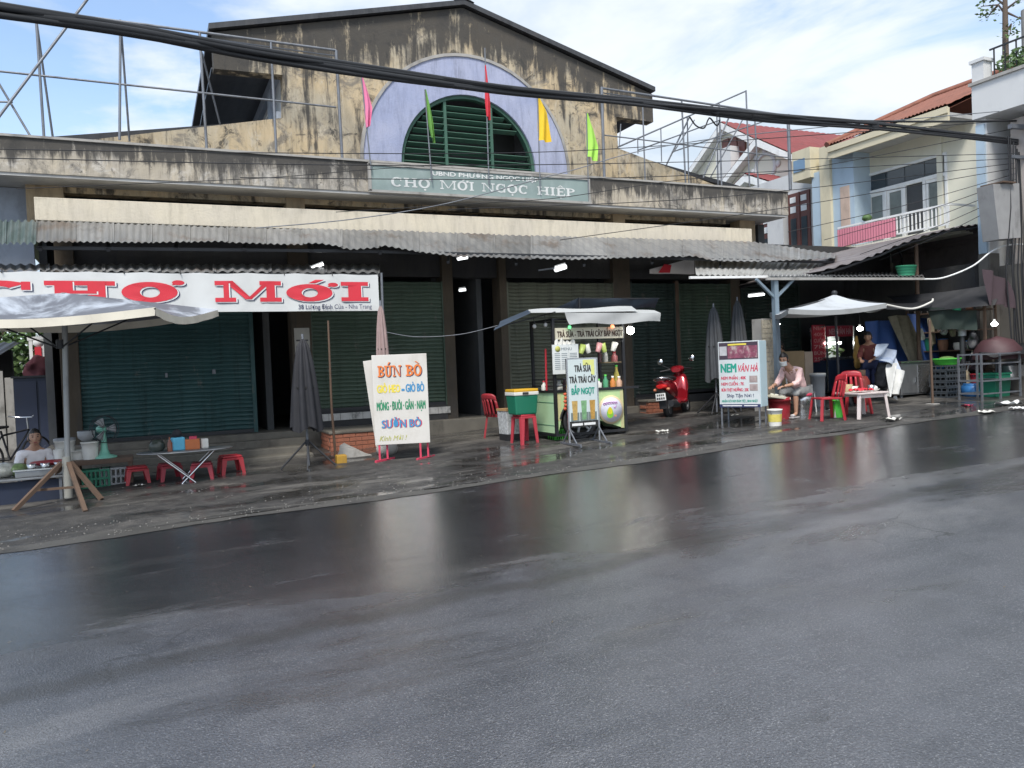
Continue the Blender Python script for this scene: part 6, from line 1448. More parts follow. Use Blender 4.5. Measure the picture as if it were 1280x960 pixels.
text('NEM PHẦN : 40K', w2*1.22, nh*.045, CRIMSON, ns, (tl, -.1125, z_(.425)), bold=.045)
text('NEM CUỐN : 7K', w2*1.12, nh*.045, CRIMSON, ns, (tl, -.1125, z_(.335)), bold=.045)
text('BÚN THỊT NƯỚNG : 25K', w2*1.33, nh*.045, CRIMSON, ns, (tl, -.1125, z_(.245)), bold=.045)
text('Ship Tận Nơi !', w2*1.3, nh*.05, NAVY, ns, (-w2*.62, -.1125, z_(.155)), bold=.02)
text('NHẬN GÓI NEM ĐÁM TIỆC, SINH NHẬT', w2*1.75, nh*.035, TEALK, ns, (tl, -.1125, z_(.08)), bold=.035)
obj('blue_band', MB().bx(-w2+.002, w2-.002, -.1135, -.111, z_(.0)+.002, z_(.05)), NAVY, ns)
obj('band_marks', MB().bx(-w2*.85, w2*.1, -.115, -.1136, z_(.02), z_(.034)).bx(w2*.2, w2*.85, -.115, -.1136, z_(.02), z_(.034)), WHITEK, ns)
for zz in (.375, .25): obj('small_photo', MB().bx(w2*.5, w2*.88, -.1135, -.111, z_(zz), z_(zz+.1)), M('small_dish_photo', (.35, .28, .27), .4, var=.8, vs=9, dirt=.9, ds=7, dcol=(.05, .16, .07)), ns)
# ------------------------------------------------------------------ people
from mathutils import noise as mnoise
SKIN = M('warm_skin', (.42, .24, .16), .55, var=.08, vs=14, dirt=0, bump=.05, bs=120)
HAIR = M('black_hair', (.018, .015, .014), .45, var=.3, vs=40, dirt=0, bump=.3, bs=90)
def skinmesh(name, joints, edges, rad, sub=2):
    keys = list(joints); ix = {k: i for i, k in enumerate(keys)}
    me = bpy.data.meshes.new(name); me.from_pydata([joints[k] for k in keys], [(ix[a], ix[b_]) for a, b_ in edges], [])
    o = bpy.data.objects.new(name, me); COL.objects.link(o)
    sk = o.modifiers.new('skin', 'SKIN'); sk.use_smooth_shade = True
    for k in keys:
        r = rad[k]; r = r if isinstance(r, tuple) else (r, r)
        me.skin_vertices[0].data[ix[k]].radius = r
    me.skin_vertices[0].data[0].use_root = True
    ss_ = o.modifiers.new('sub', 'SUBSURF'); ss_.levels = sub; ss_.render_levels = sub
    dg = bpy.context.evaluated_depsgraph_get(); dg.update()
    m2 = bpy.data.meshes.new_from_object(o.evaluated_get(dg)); bpy.data.objects.remove(o); bpy.data.meshes.remove(me)
    vs = [v.co.copy() for v in m2.vertices]; fs = [tuple(p.vertices) for p in m2.polygons]; bpy.data.meshes.remove(m2)
    return vs, fs
def person(label, loc, rz, J, shirt, pants, look=(1, 0, -.15), mask=None, hair_long=False, short_legs=True, sandals=None, longsleeve=False):
    t = thing('person', label, 'person', loc, rz)
    V = {k: Vector(v) for k, v in J.items()}
    full = dict(pelvis=V['pelvis'], spine=V['spine'], chest=V['chest'], neck=V['neck'], skull=V['head'])
    rad = dict(pelvis=(.135, .11), spine=(.125, .1), chest=(.135, .1), neck=.052, skull=.07)
    E = [('pelvis', 'spine'), ('spine', 'chest'), ('chest', 'neck'), ('neck', 'skull')]
    for s in 'lr':
        for a, r in (('sho', .06), ('elb', .042), ('wri', .028), ('hip', .085), ('kne', .058), ('ank', .036), ('toe', .03)):
            full[a+s] = V[a+s]; rad[a+s] = r
        full['mid'+s] = V['kne'+s].lerp(V['ank'+s], .35); rad['mid'+s] = .052
        E += [('chest', 'sho'+s), ('sho'+s, 'elb'+s), ('elb'+s, 'wri'+s), ('pelvis', 'hip'+s), ('hip'+s, 'kne'+s), ('kne'+s, 'mid'+s), ('mid'+s, 'ank'+s), ('ank'+s, 'toe'+s)]
    mb = MB(); vs, fs = skinmesh('body', full, E, rad); mb.sm = True; mb.add(vs, fs)
    # head, turned towards what the person looks at
    f = Vector(look).normalized(); up_ = Vector((0, 0, 1)); l = up_.cross(f).normalized(); u = f.cross(l)
    Rh = Matrix((f, l, u)).transposed(); hc = V['head']+f*.02+u*.06
    def hp_(a, b_):
        th_, ph_ = 2*PI*a, PI*b_; d = Vector((math.sin(ph_)*math.cos(th_), math.sin(ph_)*math.sin(th_), math.cos(ph_)))
        p = Vector((d.x*.098, d.y*.076, d.z*.122))
        if d.x > 0 and d.z < 0: p.x *= 1-.12*abs(d.z); p.y *= 1-.28*abs(d.z)
        if d.x > .55 and abs(d.y) < .28 and -.35 < d.z < .1: p.x += .024*(1-abs(d.y)/.28)*(1-abs(d.z+.16)/.28 if abs(d.z+.16) < .28 else 0)
        if d.x > .6 and .08 < d.z < .3: p.x -= .006*(1 if .12 < abs(d.y) < .5 else 0)
        return Rh @ p+hc
    mb.grid(hp_, 26, 20)
    for s in (-1, 1): mb.ell(hc+Rh @ Vector((-.005, s*.078, -.01)), (.02, .012, .03), 8, 6, Rh)
    mb.tube([V['neck']-Vector((0, 0, .04)), hc-u*.06], .05, 10)
    for s in 'lr':      # hands: palm and five curled fingers
        w = V['wri'+s]; d = (w-V['elb'+s]).normalized(); side = d.cross(Vector((0, 0, 1))).normalized()*(1 if s == 'l' else -1); dn = d.cross(side).normalized()
        if dn.z > 0: dn = -dn
        pc = w+d*.05; mb.ell(pc, (.045, .035, .017), 10, 6, Matrix((d, side, dn)).transposed())
        for k, L in enumerate((.068, .078, .075, .06)):
            b0_ = pc+d*.035+side*(.027-.018*k); mb.tube([b0_, b0_+d*L*.5+dn*.012, b0_+d*L*.8+dn*.035], [.0095, .0085, .006], 6)
        b0_ = pc-d*.015+side*.033; mb.tube([b0_, b0_+side*.022+d*.03+dn*.01, b0_+side*.018+d*.06+dn*.02], [.011, .01, .007], 6)
    body = obj('body', mb, SKIN, t)
    ey = MB()
    for s in (-1, 1): ey.ell(hc+Rh @ Vector((.085, s*.032, .018)), (.01, .013, .007), 8, 5, Rh)
    obj('eye', ey, HAIR, t)
    br_ = MB()
    for s in (-1, 1): br_.tube([hc+Rh @ Vector((.091, s*.018, .045)), hc+Rh @ Vector((.083, s*.05, .045))], .004, 5)
    obj('eyebrow', br_, HAIR, t)
    if mask: obj('face_mask', MB().grid(lambda a, b_: hc+Rh @ Vector(((.106+.012*math.cos((a-.5)*2.5))*math.cos((a-.5)*1.9), .084*math.sin((a-.5)*2.1), lerp(-.1, -.005, b_))), 12, 6), mask, t, thick=.003)
    else: obj('mouth', MB().ell(hc+Rh @ Vector((.084, 0, -.062)), (.008, .025, .008), 10, 5, Rh), M('lips', (.3, .1, .09), .5), t)
    hm = MB()
    def hr(a, b_):
        th_, ph_ = 2*PI*a, PI*.62*b_; d = Vector((math.sin(ph_)*math.cos(th_), math.sin(ph_)*math.sin(th_), math.cos(ph_)))
        front = max(0, math.cos(th_)); cut = 1-.0
        p = Vector((d.x*.106-.008, d.y*.086, d.z*.132+.004))
        if b_ > .55 and front > .25: p = Vector((d.x*.09, d.y*.072, d.z*.118))      # hairline tucked in over the forehead
        p += Vector((rn.uniform(-1, 1), rn.uniform(-1, 1), rn.uniform(-1, 1)))*.0025
        return Rh @ p+hc
    hm.grid(hr, 28, 14)
    if hair_long: hm.ell(hc+Rh @ Vector((-.115, 0, -.02)), (.045, .045, .045), 10, 7, Rh)
    else: hm.ell(hc+Rh @ Vector((-.045, 0, -.03)), (.065, .083, .09), 14, 8, Rh)
    obj('hair', hm, HAIR, t)
    # clothes
    sj = {k: full[k] for k in ('pelvis', 'spine', 'chest')}; sr_ = dict(pelvis=(.165, .14), spine=(.15, .125), chest=(.152, .118))
    sj['col'] = V['chest'].lerp(V['neck'], .6); sr_['col'] = .075
    se = [('pelvis', 'spine'), ('spine', 'chest'), ('chest', 'col')]
    for s in 'lr':
        q = .95 if longsleeve else .62
        sj['sho'+s] = V['sho'+s]; sr_['sho'+s] = .076; sj['cuf'+s] = V['sho'+s].lerp(V['elb'+s], q); sr_['cuf'+s] = .062; se += [('chest', 'sho'+s), ('sho'+s, 'cuf'+s)]
        if longsleeve: sj['c2'+s] = V['elb'+s].lerp(V['wri'+s], .45); sr_['c2'+s] = .05; se += [('cuf'+s, 'c2'+s)]
    vs, fs = skinmesh('shirt', sj, se, sr_, 3); vs = [v+mnoise.noise_vector(v*13)*.012+mnoise.noise_vector(v*31)*.005 for v in vs]; m_ = MB(); m_.sm = True; m_.add(vs, fs); obj('shirt', m_, shirt, t)
    tj = dict(pelvis=V['pelvis']-Vector((0, 0, .02))); tr2 = dict(pelvis=(.16, .13)); te = []
    for s in 'lr':
        tj['hip'+s] = V['hip'+s]; tr2['hip'+s] = .105; tj['kn'+s] = V['hip'+s].lerp(V['kne'+s], 1.02); tr2['kn'+s] = .086; te += [('pelvis', 'hip'+s), ('hip'+s, 'kn'+s)]
        tj['cf'+s] = V['kne'+s].lerp(V['ank'+s], .22 if short_legs else .9); tr2['cf'+s] = .08 if short_legs else .06; te += [('kn'+s, 'cf'+s)]
    vs, fs = skinmesh('trousers', tj, te, tr2, 3); vs = [v+mnoise.noise_vector(v*12)*.01 for v in vs]; m_ = MB(); m_.sm = True; m_.add(vs, fs); obj('shorts' if short_legs else 'trousers', m_, pants, t)
    if sandals:
        for s in 'lr':
            a, b_ = V['ank'+s], V['toe'+s]; d = (b_-a); d.z = 0; d.normalize()
            mm = MB(); Rs = Matrix((d, Vector((0, 0, 1)).cross(d), Vector((0, 0, 1)))).transposed()
            mm.box(Vector((0, 0, .012))+Vector(((a.x+b_.x)/2+d.x*.0, (a.y+b_.y)/2, 0)), (.25, .09, .022), Rs).ell(b_+Vector((0, 0, .012)), (.05, .046, .03), 10, 6, Rs); obj('sandal', mm, sandals, t)
    return t
def seated(lean, armz, reach, spread=.0, seat=.45):
    L = lean; z = seat
    J = dict(pelvis=(0, 0, z+.08), spine=(.06*L+.01, 0, z+.26), chest=(.17*L+.01, 0, z+.45), neck=(.25*L, 0, z+.585), head=(.3*L, 0, z+.66))
    for s, q in (('l', 1), ('r', -1)):
        J['sho'+s] = (.18*L, q*.17, z+.48); J['elb'+s] = (.18*L+.12*reach, q*(.22+spread), z+.24); J['wri'+s] = (.2*L+.36*reach, q*(.13+spread*.5), armz)
        J['hip'+s] = (.02, q*.095, z+.06); J['kne'+s] = (.42, q*.15, z+.07); J['ank'+s] = (.40, q*.13, .075); J['toe'+s] = (.53, q*.14, .035)
    return J
# left stall woman, seated on a low stool behind the counter, facing the street
wl_ = U(40, 560, CY+.62); wz_ = gz(wl_.x, wl_.y)
J = seated(.55, U(40, 592, CY+.3).z-wz_+.06, 1.0, .05, U(40, 533, CY+.62).z-wz_-.875)
stool('low grey stool under the seated woman in white', (wl_.x, wl_.y, wz_), max(.2, J['pelvis'][2]-.17), .32, 0, None, GREYPL)
person('seated woman in a white V-neck shirt behind the left food counter', (wl_.x, wl_.y, wz_), -PI/2+.35, J, M('white_cotton', (.78, .75, .76), .85, var=.08, vs=10, dirt=.1, bump=.3, bs=25), M('dark_trousers', (.03, .03, .05), .8), look=(1, -.15, -.02), short_legs=False)
# right stall: woman bent over a tray, sitting on a steel pot
fp = G(990, 522); wp = Vector((U(1004, 490, fp.y).x, fp.y+.05, 0)); wp.z = gz(wp.x, wp.y)
J = seated(1.75, .62, 1.15, 0, .42)
pt2 = thing('steel_pot', 'round steel pot with red cloth that the woman in pink sits on', 'pot', wp, 0)
obj('body', MB().lathe([(.15, 0), (.17, .03), (.13, .12), (.17, .2), (.21, .3), (.2, .38), (.12, .42)], n=24), STAINL, pt2)
obj('red_cloth', MB().lathe([(.2, .40), (.21, .43), (.19, .45), (.001, .46)], n=18), CRIMSON, pt2)
person('woman in a pale pink shirt, grey shorts and face mask bent over a tray', wp, PI+.22, J, M('pale_pink_cotton', (.74, .52, .5), .85, var=.1, vs=12, dirt=.1, bump=.35, bs=22), M('grey_shorts_cloth', (.24, .25, .25), .85, dirt=.1, bump=.3, bs=25),
       look=(1, .25, -.45), mask=M('mask_cloth', (.62, .66, .66), .8, dirt=0), longsleeve=True, sandals=M('white_black_sandal', (.5, .48, .48), .6, var=.8, vs=20))
tp3 = U(968, 497, wp.y-.1)
ty2 = thing('food_tray', 'pale tilted tray of wrapped rolls in front of the woman in pink', 'tray', tp3, .1); ty2.rotation_euler = (0, .16, .1)
obj('tray', MB().prismz([(-.26, -.17), (.26, -.17), (.26, .17), (-.26, .17)], -.02, .03), M('cream_plastic', (.62, .6, .48), .5, dirt=.15), ty2, bev=.012)
rr_ = MB(); 
for k in range(16): rr_.ell((rn.uniform(-.2, .2), rn.uniform(-.12, .12), .045), (.05, .018, .018), 8, 5, Matrix.Rotation(rn.uniform(0, 3), 3, 'Z'))
obj('rolls', rr_, M('rice_paper', (.6, .6, .52), .5, var=.3, vs=30, dirt=.3, ds=12), ty2)
sbx = U(972, 510, wp.y); sb_ = Vector((sbx.x, wp.y-.05, gz(sbx.x, wp.y)))
rb2 = thing('red_basin', 'dark red plastic basin under the tray', 'basin', sb_)
obj('body', MB().lathe([(.18, .0), (.2, .22), (.21, .42), (.22, tp3.z-sb_.z-.075), (.2, tp3.z-sb_.z-.075), (.17, .3)], n=20), M('dark_red_basin', (.3, .02, .03), .4), rb2)
bucket('white paint bucket with a yellow label in front of the sign', G(969, 533), .13, .31, WHPL, None, None, 'bucket', 'bucket', M('yellow_label', (.65, .55, .12), .5, var=.4, vs=14))
sup = thing('metal_chair', 'white metal tube chair behind the woman in pink', 'chair', wp+Vector((.25, .45, 0)), .2)
obj('frame', MB().tube([(-.18, 0, 0), (-.18, .05, .9), (-.14, .06, .95), (.14, .06, .95), (.18, .05, .9), (.18, 0, 0)], .014, 6), WHITEP, sup); obj('seat', MB().bx(-.19, .19, -.36, .02, .42, .45), GREYPL, sup)
obj('front_legs', MB().tube([(-.18, -.34, .44), (-.18, -.38, 0)], .013, 6).tube([(.18, -.34, .44), (.18, -.38, 0)], .013, 6), WHITEP, sup)
# ------------------------------------------------------------------ right stall furniture
c1_ = G(1034, 525); chair('red plastic chair in front of the pale table, on its left', c1_, -1.9, 'red plastic chairs')
t2p = G(1077, 522); wt = thing('plastic_table', 'pale pinkish white plastic table with food on it', 'table', t2p, -.08)
T2H = U(1072, 490, t2p.y).z-t2p.z
TPL = M('pinkish_white_plastic', (.62, .54, .52), .45, var=.08, dirt=.2, ds=4)
obj('tabletop', MB().prismz([(-.36, -.32), (.36, -.32), (.36, .32), (-.36, .32)], T2H-.035, T2H), TPL, wt, bev=.012)
obj('apron', MB().bx(-.3, .3, -.27, -.255, T2H-.1, T2H-.036).bx(-.3, .3, .255, .27, T2H-.1, T2H-.036), TPL, wt)
for sx_ in (-1, 1):
    for sy_ in (-1, 1): obj('leg', MB().bar((sx_*.3, sy_*.27, T2H-.036), (sx_*.35, sy_*.3, 0), .06, .045), TPL, wt)
chair('red plastic chair behind the pale table, on its right', t2p+Vector((.42, .5, .02)), -.6, 'red plastic chairs')
bucket('bright green bin under the pale table', G(1047, 522), .11, .34, GRPL, None, None, 'bin', 'bin')
tz2 = t2p+Vector((0, 0, T2H+.001))
rc = MB().grid(lambda u, v: Vector((lerp(-.36, .0, u), lerp(-.3, -.02, v), .03+.05*abs(math.sin(u*14+v*4))*abs(math.sin(v*9+u*3)))), 24, 12)
tag(obj('red_cloth', rc, RED, base=tz2), 'crumpled red plastic bags at the left of the pale table', 'plastic bags')
for k, (dx, dy, r, h, m_, lb) in enumerate(((-.02, .15, .09, .1, WHPL, 'cream bowl at the back of the pale table'), (.13, -.12, .07, .12, STAINL, 'small steel pot at the middle of the pale table'), (.22, -.1, .11, .04, WHPL, 'white plate at the right of the pale table'), (-.15, .2, .12, .14, M('straw', (.5, .4, .24), .8, var=.3, vs=20), 'straw basket at the back left of the pale table'))):
    tag(obj('bowl', MB().lathe([(r*.5, 0), (r, h), (r*.95, h), (r*.45, .012)], n=16), m_, base=tz2+Vector((dx, dy, 0))), lb, 'bowl', 'dishes on the pale table')
ht = thing('paper_package', 'white paper package on the white plate', 'package', tz2+Vector((.22, -.1, .012)), .4); obj('paper', MB().ell((0, 0, .05), (.09, .07, .045)), WHITEK, ht)
# red menu boards and food cabinet
RY = 14.6
def boards(px0, px1, py0, py1, Y, label, mat, lines, nm='red_menu_board'):
    a, b_ = U(px0, py1, Y), U(px1, py0, Y); t = thing(nm, label, 'menu board', ((a.x+b_.x)/2, Y, a.z)); w = (b_.x-a.x)/2; h = b_.z-a.z
    obj('board', MB().bx(-w, w, 0, .04, 0, h), mat, t)
    for k, s_ in enumerate(lines): text(s_, w*1.7, h*.55/len(lines), M('pale_pink_print', (.55, .3, .3), .6) if 'pale_pink_print' not in bpy.data.materials else bpy.data.materials['pale_pink_print'], t, (-w*.85, -.003, h*(1-(k+.8)/len(lines))), bold=.03)
    return t
boards(1017, 1031, 406, 453, RY, 'red vertical price board left of the lit glass cabinet', M('red_board', (.4, .03, .05), .5, dirt=.15), ['NEM', '40K', 'CUỐN', '7K', 'BÚN', '25K'])
boards(1034, 1066, 407, 421, RY-.32, 'red header board on top of the lit glass cabinet', bpy.data.materials['red_board'], ['NEM VÂN HÀ'])
a, b_ = U(1032, 449, RY-.2), U(1065, 408, RY-.2); cbx = thing('glass_cabinet', 'lit glass food cabinet with a red header', 'cabinet', ((a.x+b_.x)/2, RY, gz(a.x, RY)))
w = (b_.x-a.x)/2; g0 = a.z-cbx.location.z; g1 = b_.z-cbx.location.z
obj('frame', MB().bar((-w, -.25, .05), (-w, -.25, g1), .035).bar((w, -.25, .05), (w, -.25, g1), .035).bar((-w, .25, .05), (-w, .25, g1), .035).bar((w, .25, .05), (w, .25, g1), .035).bx(-w+.02, w-.02, -.26, -.24, g0-.02, g0+.02).bx(-w, w, -.25, .25, g1, g1+.03), STAINL, cbx)
obj('back_panel', MB().bx(-w, w, .22, .24, g0, g1), M('pale_cabinet_panel', (.55, .6, .58), .5), cbx)
obj('base', MB().bx(-w+.02, w-.02, -.23, .23, .08, g0-.03), M('dark_blue_base', (.03, .05, .1), .5, dirt=.3), cbx)
obj('lamp_tube', MB().bar((-w*.6, 0, g1-.4), (w*.6, 0, g1-.4), .05), lamp_mat('lit_cabinet_tube', (.95, 1, .95), 10), cbx)
obj('shelf', MB().bx(-w+.03, w-.03, -.2, .2, g0+.02, g0+.04), STAINL, cbx)
cf = thing('greens_bunch', 'bunch of greens inside the lit glass cabinet', 'vegetables', (cbx.location.x, RY, cbx.location.z+g0+.041)); lm_ = MB(); leaves(lm_, (0, -.05, .15), (.25, .12, .12), 80, .1, rp); obj('leaves', lm_, [LEAF2, LEAF], cf)
def shade_lamp(label, px, py, Y, r, k, up_to=2.9):
    p = U(px, py, Y); t = thing('hanging_lamp', label, 'lamp', p, 0, 'lit hanging lamps')
    obj('bulb', MB().ell((0, 0, 0), (r, r, r*.75), 14, 9), lamp_mat('lit_lamp', (.97, 1, .97), k), t); obj('socket', MB().lathe([(r*.5, r*.6), (r*.35, r*1.6)], n=10), WHPL, t); obj('cord', MB().tube([(0, 0, r*1.5), (0, .03, .5)], .006, 4), BLACK, t); return t
shade_lamp('lit white lamp hanging under the pale right parasol', 1075, 411, 12.0, .06, 30)
shade_lamp('lit white lamp in the far right stall above the maroon dome', 1243, 405, 11.0, .065, 12)
shade_lamp('small lit bulb at the top of the thin tube by the blue-grey post', 973, 405, 12.3, .035, 12)
tag(obj('tube_pole', MB().tube([U(973, 409, 12.32), U(974, 440, 12.32)], .014, 6), WHPL, base=U(973, 440, 12.32)), 'thin pale tube below the small lit bulb', 'pipe')
# fluorescent tubes
def tube_lamp(label, a, b_, r, k):
    t = thing('fluorescent_tube', label, 'lamp', (a+b_)/2, 0, 'fluorescent tubes under the awning'); c = (a+b_)/2
    obj('tube', MB().tube([a-c, b_-c], r, 8), lamp_mat('lit_tube', (.95, .98, 1), k) if k else WHITEP, t); obj('holder', MB().bar(a-c+Vector((0, .02, r+.015)), b_-c+Vector((0, .02, r+.015)), .03), WHITEP, t)
tube_lamp('slanting tube lamp just above the red and white banner', U(384, 338, 14.0), U(404, 330, 14.0), .022, 2.2)
tube_lamp('stub of a tube lamp at the awning edge above the passage', U(572, 323, 13.6), U(584, 321, 13.6), .04, 1.2)
tube_lamp('short tube lamp deep in the dark passage', U(574, 363, 15.6), U(582, 362, 15.6), .03, .9)
tube_lamp('boxy white lamp hanging at the awning over the cart', U(694, 337, 13.8), U(707, 333, 13.8), .05, 1.3)
tube_lamp('tube lamp right of the closed grey parasols', U(936, 370, 14.0), U(955, 368, 14.0), .025, 2.2)
tag(obj('lamp_arm', MB().bar(U(673, 338, 13.9), U(694, 335, 13.8), .03), STEEL, base=U(673, 338, 13.9)), 'grey arm holding the boxy white lamp', 'bracket')
# banner seen through the gap in the awning
a, b_ = U(812, 342, 14.9), U(868, 322, 14.9)
gb = thing('torn_banner', 'torn white and red vinyl sheet in the gap under the awning', 'banner', ((a.x+b_.x)/2, 14.9, a.z))
obj('sheet', MB().grid(lambda u, v: Vector((lerp(a.x, b_.x, u)-gb.location.x, .03*math.sin(u*9), lerp(0, (b_.z-a.z)*(.25+.75*u), v))), 14, 4), M('torn_vinyl', (.72, .7, .7), .5, var=.06, dirt=.2), gb)
obj('red_patch', MB().add([((-w0), -.035, .02) for w0 in (.42, .1)]+[(-.05, -.035, .2), (-.25, -.035, .22)], [(0, 1, 2, 3)]), RED, gb)
# stone clad column by the post
a, b_ = U(956, 505, 12.6), U(967, 398, 12.6)
sc2 = thing('stone_column', 'square column clad with rough pale stones right of the printed sign', 'column', ((a.x+b_.x)/2, 12.7, gz(a.x, 12.7)))
hw_ = (b_.x-a.x)/2+.02; H_ = b_.z-sc2.location.z
obj('core', MB().bx(-hw_+.015, hw_-.015, -.1, .2, -.1, H_), LIP, sc2)
STN = M('pale_rough_stone', (.42, .38, .3), .85, var=.35, vs=6, dirt=.5, ds=8, bump=.6)
zz = 0
while zz < H_-.04:
    h_ = rn.uniform(.06, .11); s_ = rn.uniform(-.25, .25)*hw_
    for x0_, x1_ in ((-hw_, s_-.004), (s_+.004, hw_)): obj('stone', MB().bx(x0_, x1_, -.115-rn.uniform(0, .012), -.09, zz+.004, min(zz+h_, H_)-.004), STN, sc2)
    zz += h_
# white parasol of the right stall
WY = 11.6
wa, wb, wc = U(1043, 368, WY), U(985, 386, WY-.9), U(1108, 379, WY-.9)
wpz = thing('market_parasol', 'pale grey-white parasol over the red chairs at the right', 'umbrella', (U(1050, 500, WY).x, WY, gz(U(1050, 500, WY).x, WY)))
cn = [wb, wc, U(1072, 383, WY+.95), U(962, 391, WY+.95)]
cm, vm = MB(), MB()
for k in range(4):
    a, b_ = cn[k], cn[(k+1) % 4]
    def ed2(u): return a.lerp(b_, u)-Vector((0, 0, .07*math.sin(PI*u)))
    cm.grid(lambda u, v: wa.lerp(ed2(u), v)-Vector((0, 0, .05*math.sin(PI*v))), 10, 6); vm.grid(lambda u, v: ed2(u)-Vector((0, 0, .09*v)), 10, 1)
obj('canopy', cm, M('pale_parasol_cloth', (.46, .49, .52), .6, var=.06, dirt=.3, ds=2), wpz, world=True); obj('valance', vm, GTARP, wpz, world=True)
obj('pole', MB().tube([wpz.location, wa], .025), DKSTEEL, wpz, world=True); obj('finial', MB().ell(wa+Vector((0, 0, .03)), (.06, .06, .05)), DKSTEEL, wpz, world=True)
rb3 = MB()
for q in cn: rb3.tube([wa-Vector((0, 0, .05)), q-Vector((0, 0, .02))], .012, 5)
obj('ribs', rb3, DKSTEEL, wpz, world=True)
def drape(label, corners, mat, sag=.1, wav=.03, nm='tarpaulin', cat='tarpaulin', n=16, grp=None):
    a, b_, c, d = [U(*q) for q in corners]; base = (a+b_+c+d)/4; t_ = random.Random(hash(label) % 1000)
    f1, f2 = 7+len(label) % 5, 4+len(label) % 3
    def fn(u, v): p = a.lerp(b_, u).lerp(d.lerp(c, u), v); return p+Vector((wav*.5*math.sin(u*f1+v*2), wav*math.sin(u*f1*1.3+v*3+1), -sag*math.sin(PI*u)*(1-.4*v)+wav*.6*math.sin(u*f2+v*5)))
    o = obj(nm, MB().grid(fn, n, 12), mat, base=base); return tag(o, label, cat, grp)
BT = M('blue_tarp', (.035, .085, .26), .5, var=.3, vs=4, dirt=.25, ds=3, bump=.4, bs=14); BKT = M('black_tarp', (.012, .013, .016), .55, var=.3, dirt=.3, dcol=(.035, .035, .04), bump=.3, bs=10); SACK = M('old_sack_cloth', (.2, .18, .13), .9, var=.4, vs=8, dirt=.6, ds=6); MARO = M('maroon_cloth', (.06, .04, .048), .9, var=.2, dirt=.2)
drape('black tarp with a pale edge reaching right from the parasol', [(1085, 378, 12.2), (1165, 374, 12.0), (1163, 383, 11.6), (1108, 386, 11.3)], BKT, .06)
tag(obj('tarp_edge_pole', MB().tube(catm([U(1108, 381, 11.3), U(1140, 386, 11.4), U(1163, 378, 11.5), U(1166, 374, 11.6)]), .022, 6), WHPL, base=U(1140, 384, 11.4)), 'pale rolled edge of the black tarp beside the parasol', 'tarp edge')
drape('big black tarp sagging below the tin shelf roof at the right', [(1110, 370, 12.9), (1250, 352, 11.3), (1245, 382, 11.0), (1130, 387, 12.2)], BKT, .1, .06)
drape('maroon cloth hanging beside the utility pole', [(1230, 336, 11.1), (1262, 350, 11.0), (1268, 384, 11.0), (1234, 380, 11.1)], MARO, .02, .05, 'hanging_cloth', 'cloth')
drape('blue tarp hanging behind the printed white banner', [(1083, 402, 13.2), (1126, 396, 13.2), (1142, 452, 13.0), (1090, 462, 13.0)], BT, .05, .05, grp='blue tarps of the right stalls')
drape('blue tarp hanging right of the old sacks', [(1136, 392, 13.1), (1160, 396, 13.1), (1176, 452, 12.9), (1148, 458, 12.9)], BT, .03, .05, grp='blue tarps of the right stalls')
drape('old brown sack hanging between the two blue tarps', [(1112, 396, 12.9), (1138, 392, 12.9), (1152, 452, 12.8), (1136, 456, 12.8)], SACK, .02, .06, 'hanging_sack', 'sack')
drape('thin brown strip of sack hanging left of the crates', [(1160, 398, 12.8), (1166, 398, 12.8), (1170, 430, 12.8), (1164, 432, 12.8)], SACK, .0, .03, 'hanging_sack', 'sack')
wb_ = drape('white printed banner sheet draped over the gas bottle', [(1102, 430, 11.9), (1120, 436, 11.9), (1127, 468, 11.7), (1088, 442, 11.8)], M('printed_vinyl', (.36, .42, .52), .5, var=.3, vs=4, dirt=.8, ds=5, dcol=(.1, .17, .36)), .02, .07, 'draped_banner', 'banner', 24)
drape('lower hanging half of the white printed banner sheet', [(1112, 455, 11.72), (1127, 462, 11.7), (1124, 498, 11.6), (1107, 493, 11.6)], M('plain_vinyl', (.5, .51, .5), .5, var=.08, dirt=.35, ds=4), .0, .09, 'draped_banner', 'banner')
ga = G(1103, 508); gc = thing('gas_bottle', 'red gas bottle behind the white printed banner', 'gas bottle', (ga.x+.1, ga.y+.6, gz(ga.x, ga.y+.6)))
obj('body', MB().lathe([(.12, 0), (.17, .06), (.17, .5), (.12, .6), (.05, .63)], n=18), M('dull_red_steel', (.3, .05, .04), .5, .2, dirt=.4), gc); obj('collar', MB().lathe([(.09, .62), (.09, .74), (.085, .74), (.085, .62)], n=14), RUSTY, gc)
# maroon jacket + yellow bag hanging left of the tarp
def lump(label, px, py, Y, r, mat, nm, cat, seed):
    q = random.Random(seed); a_ = [q.uniform(0, 6) for _ in range(4)]
    def fn(u, v):
        w = math.sin(PI*v)**.6*(1.12-.62*v); th_ = 2*PI*u
        p = Vector((r[0]*w*math.cos(th_), r[1]*w*math.sin(th_), -r[2]*math.cos(PI*v)))
        nv = mnoise.noise_vector(p*(2.2/r[0])*.5+Vector((seed*3.1, 0, 0)))*r[0]*.42+mnoise.noise_vector(p*(6/r[0])*.5+Vector((seed, 5, 0)))*r[0]*.16
        return p+nv*math.sin(PI*v)
    mb = MB().grid(fn, 28, 20)
    o = obj(nm, mb, mat, base=U(px, py, Y)); return tag(o, label, cat)
lump('yellow and red bag hanging left of the maroon jacket', 1071, 440, 13.2, (.09, .08, .38), M('yellow_red_bag', (.5, .3, .08), .6, var=.8, vs=7), 'hanging_bag', 'bag', 4)
lump('dark blue bag below the maroon jacket', 1082, 462, 12.9, (.17, .12, .36), M('navy_bag', (.03, .05, .14), .7, dirt=.2), 'hanging_bag', 'bag', 5)
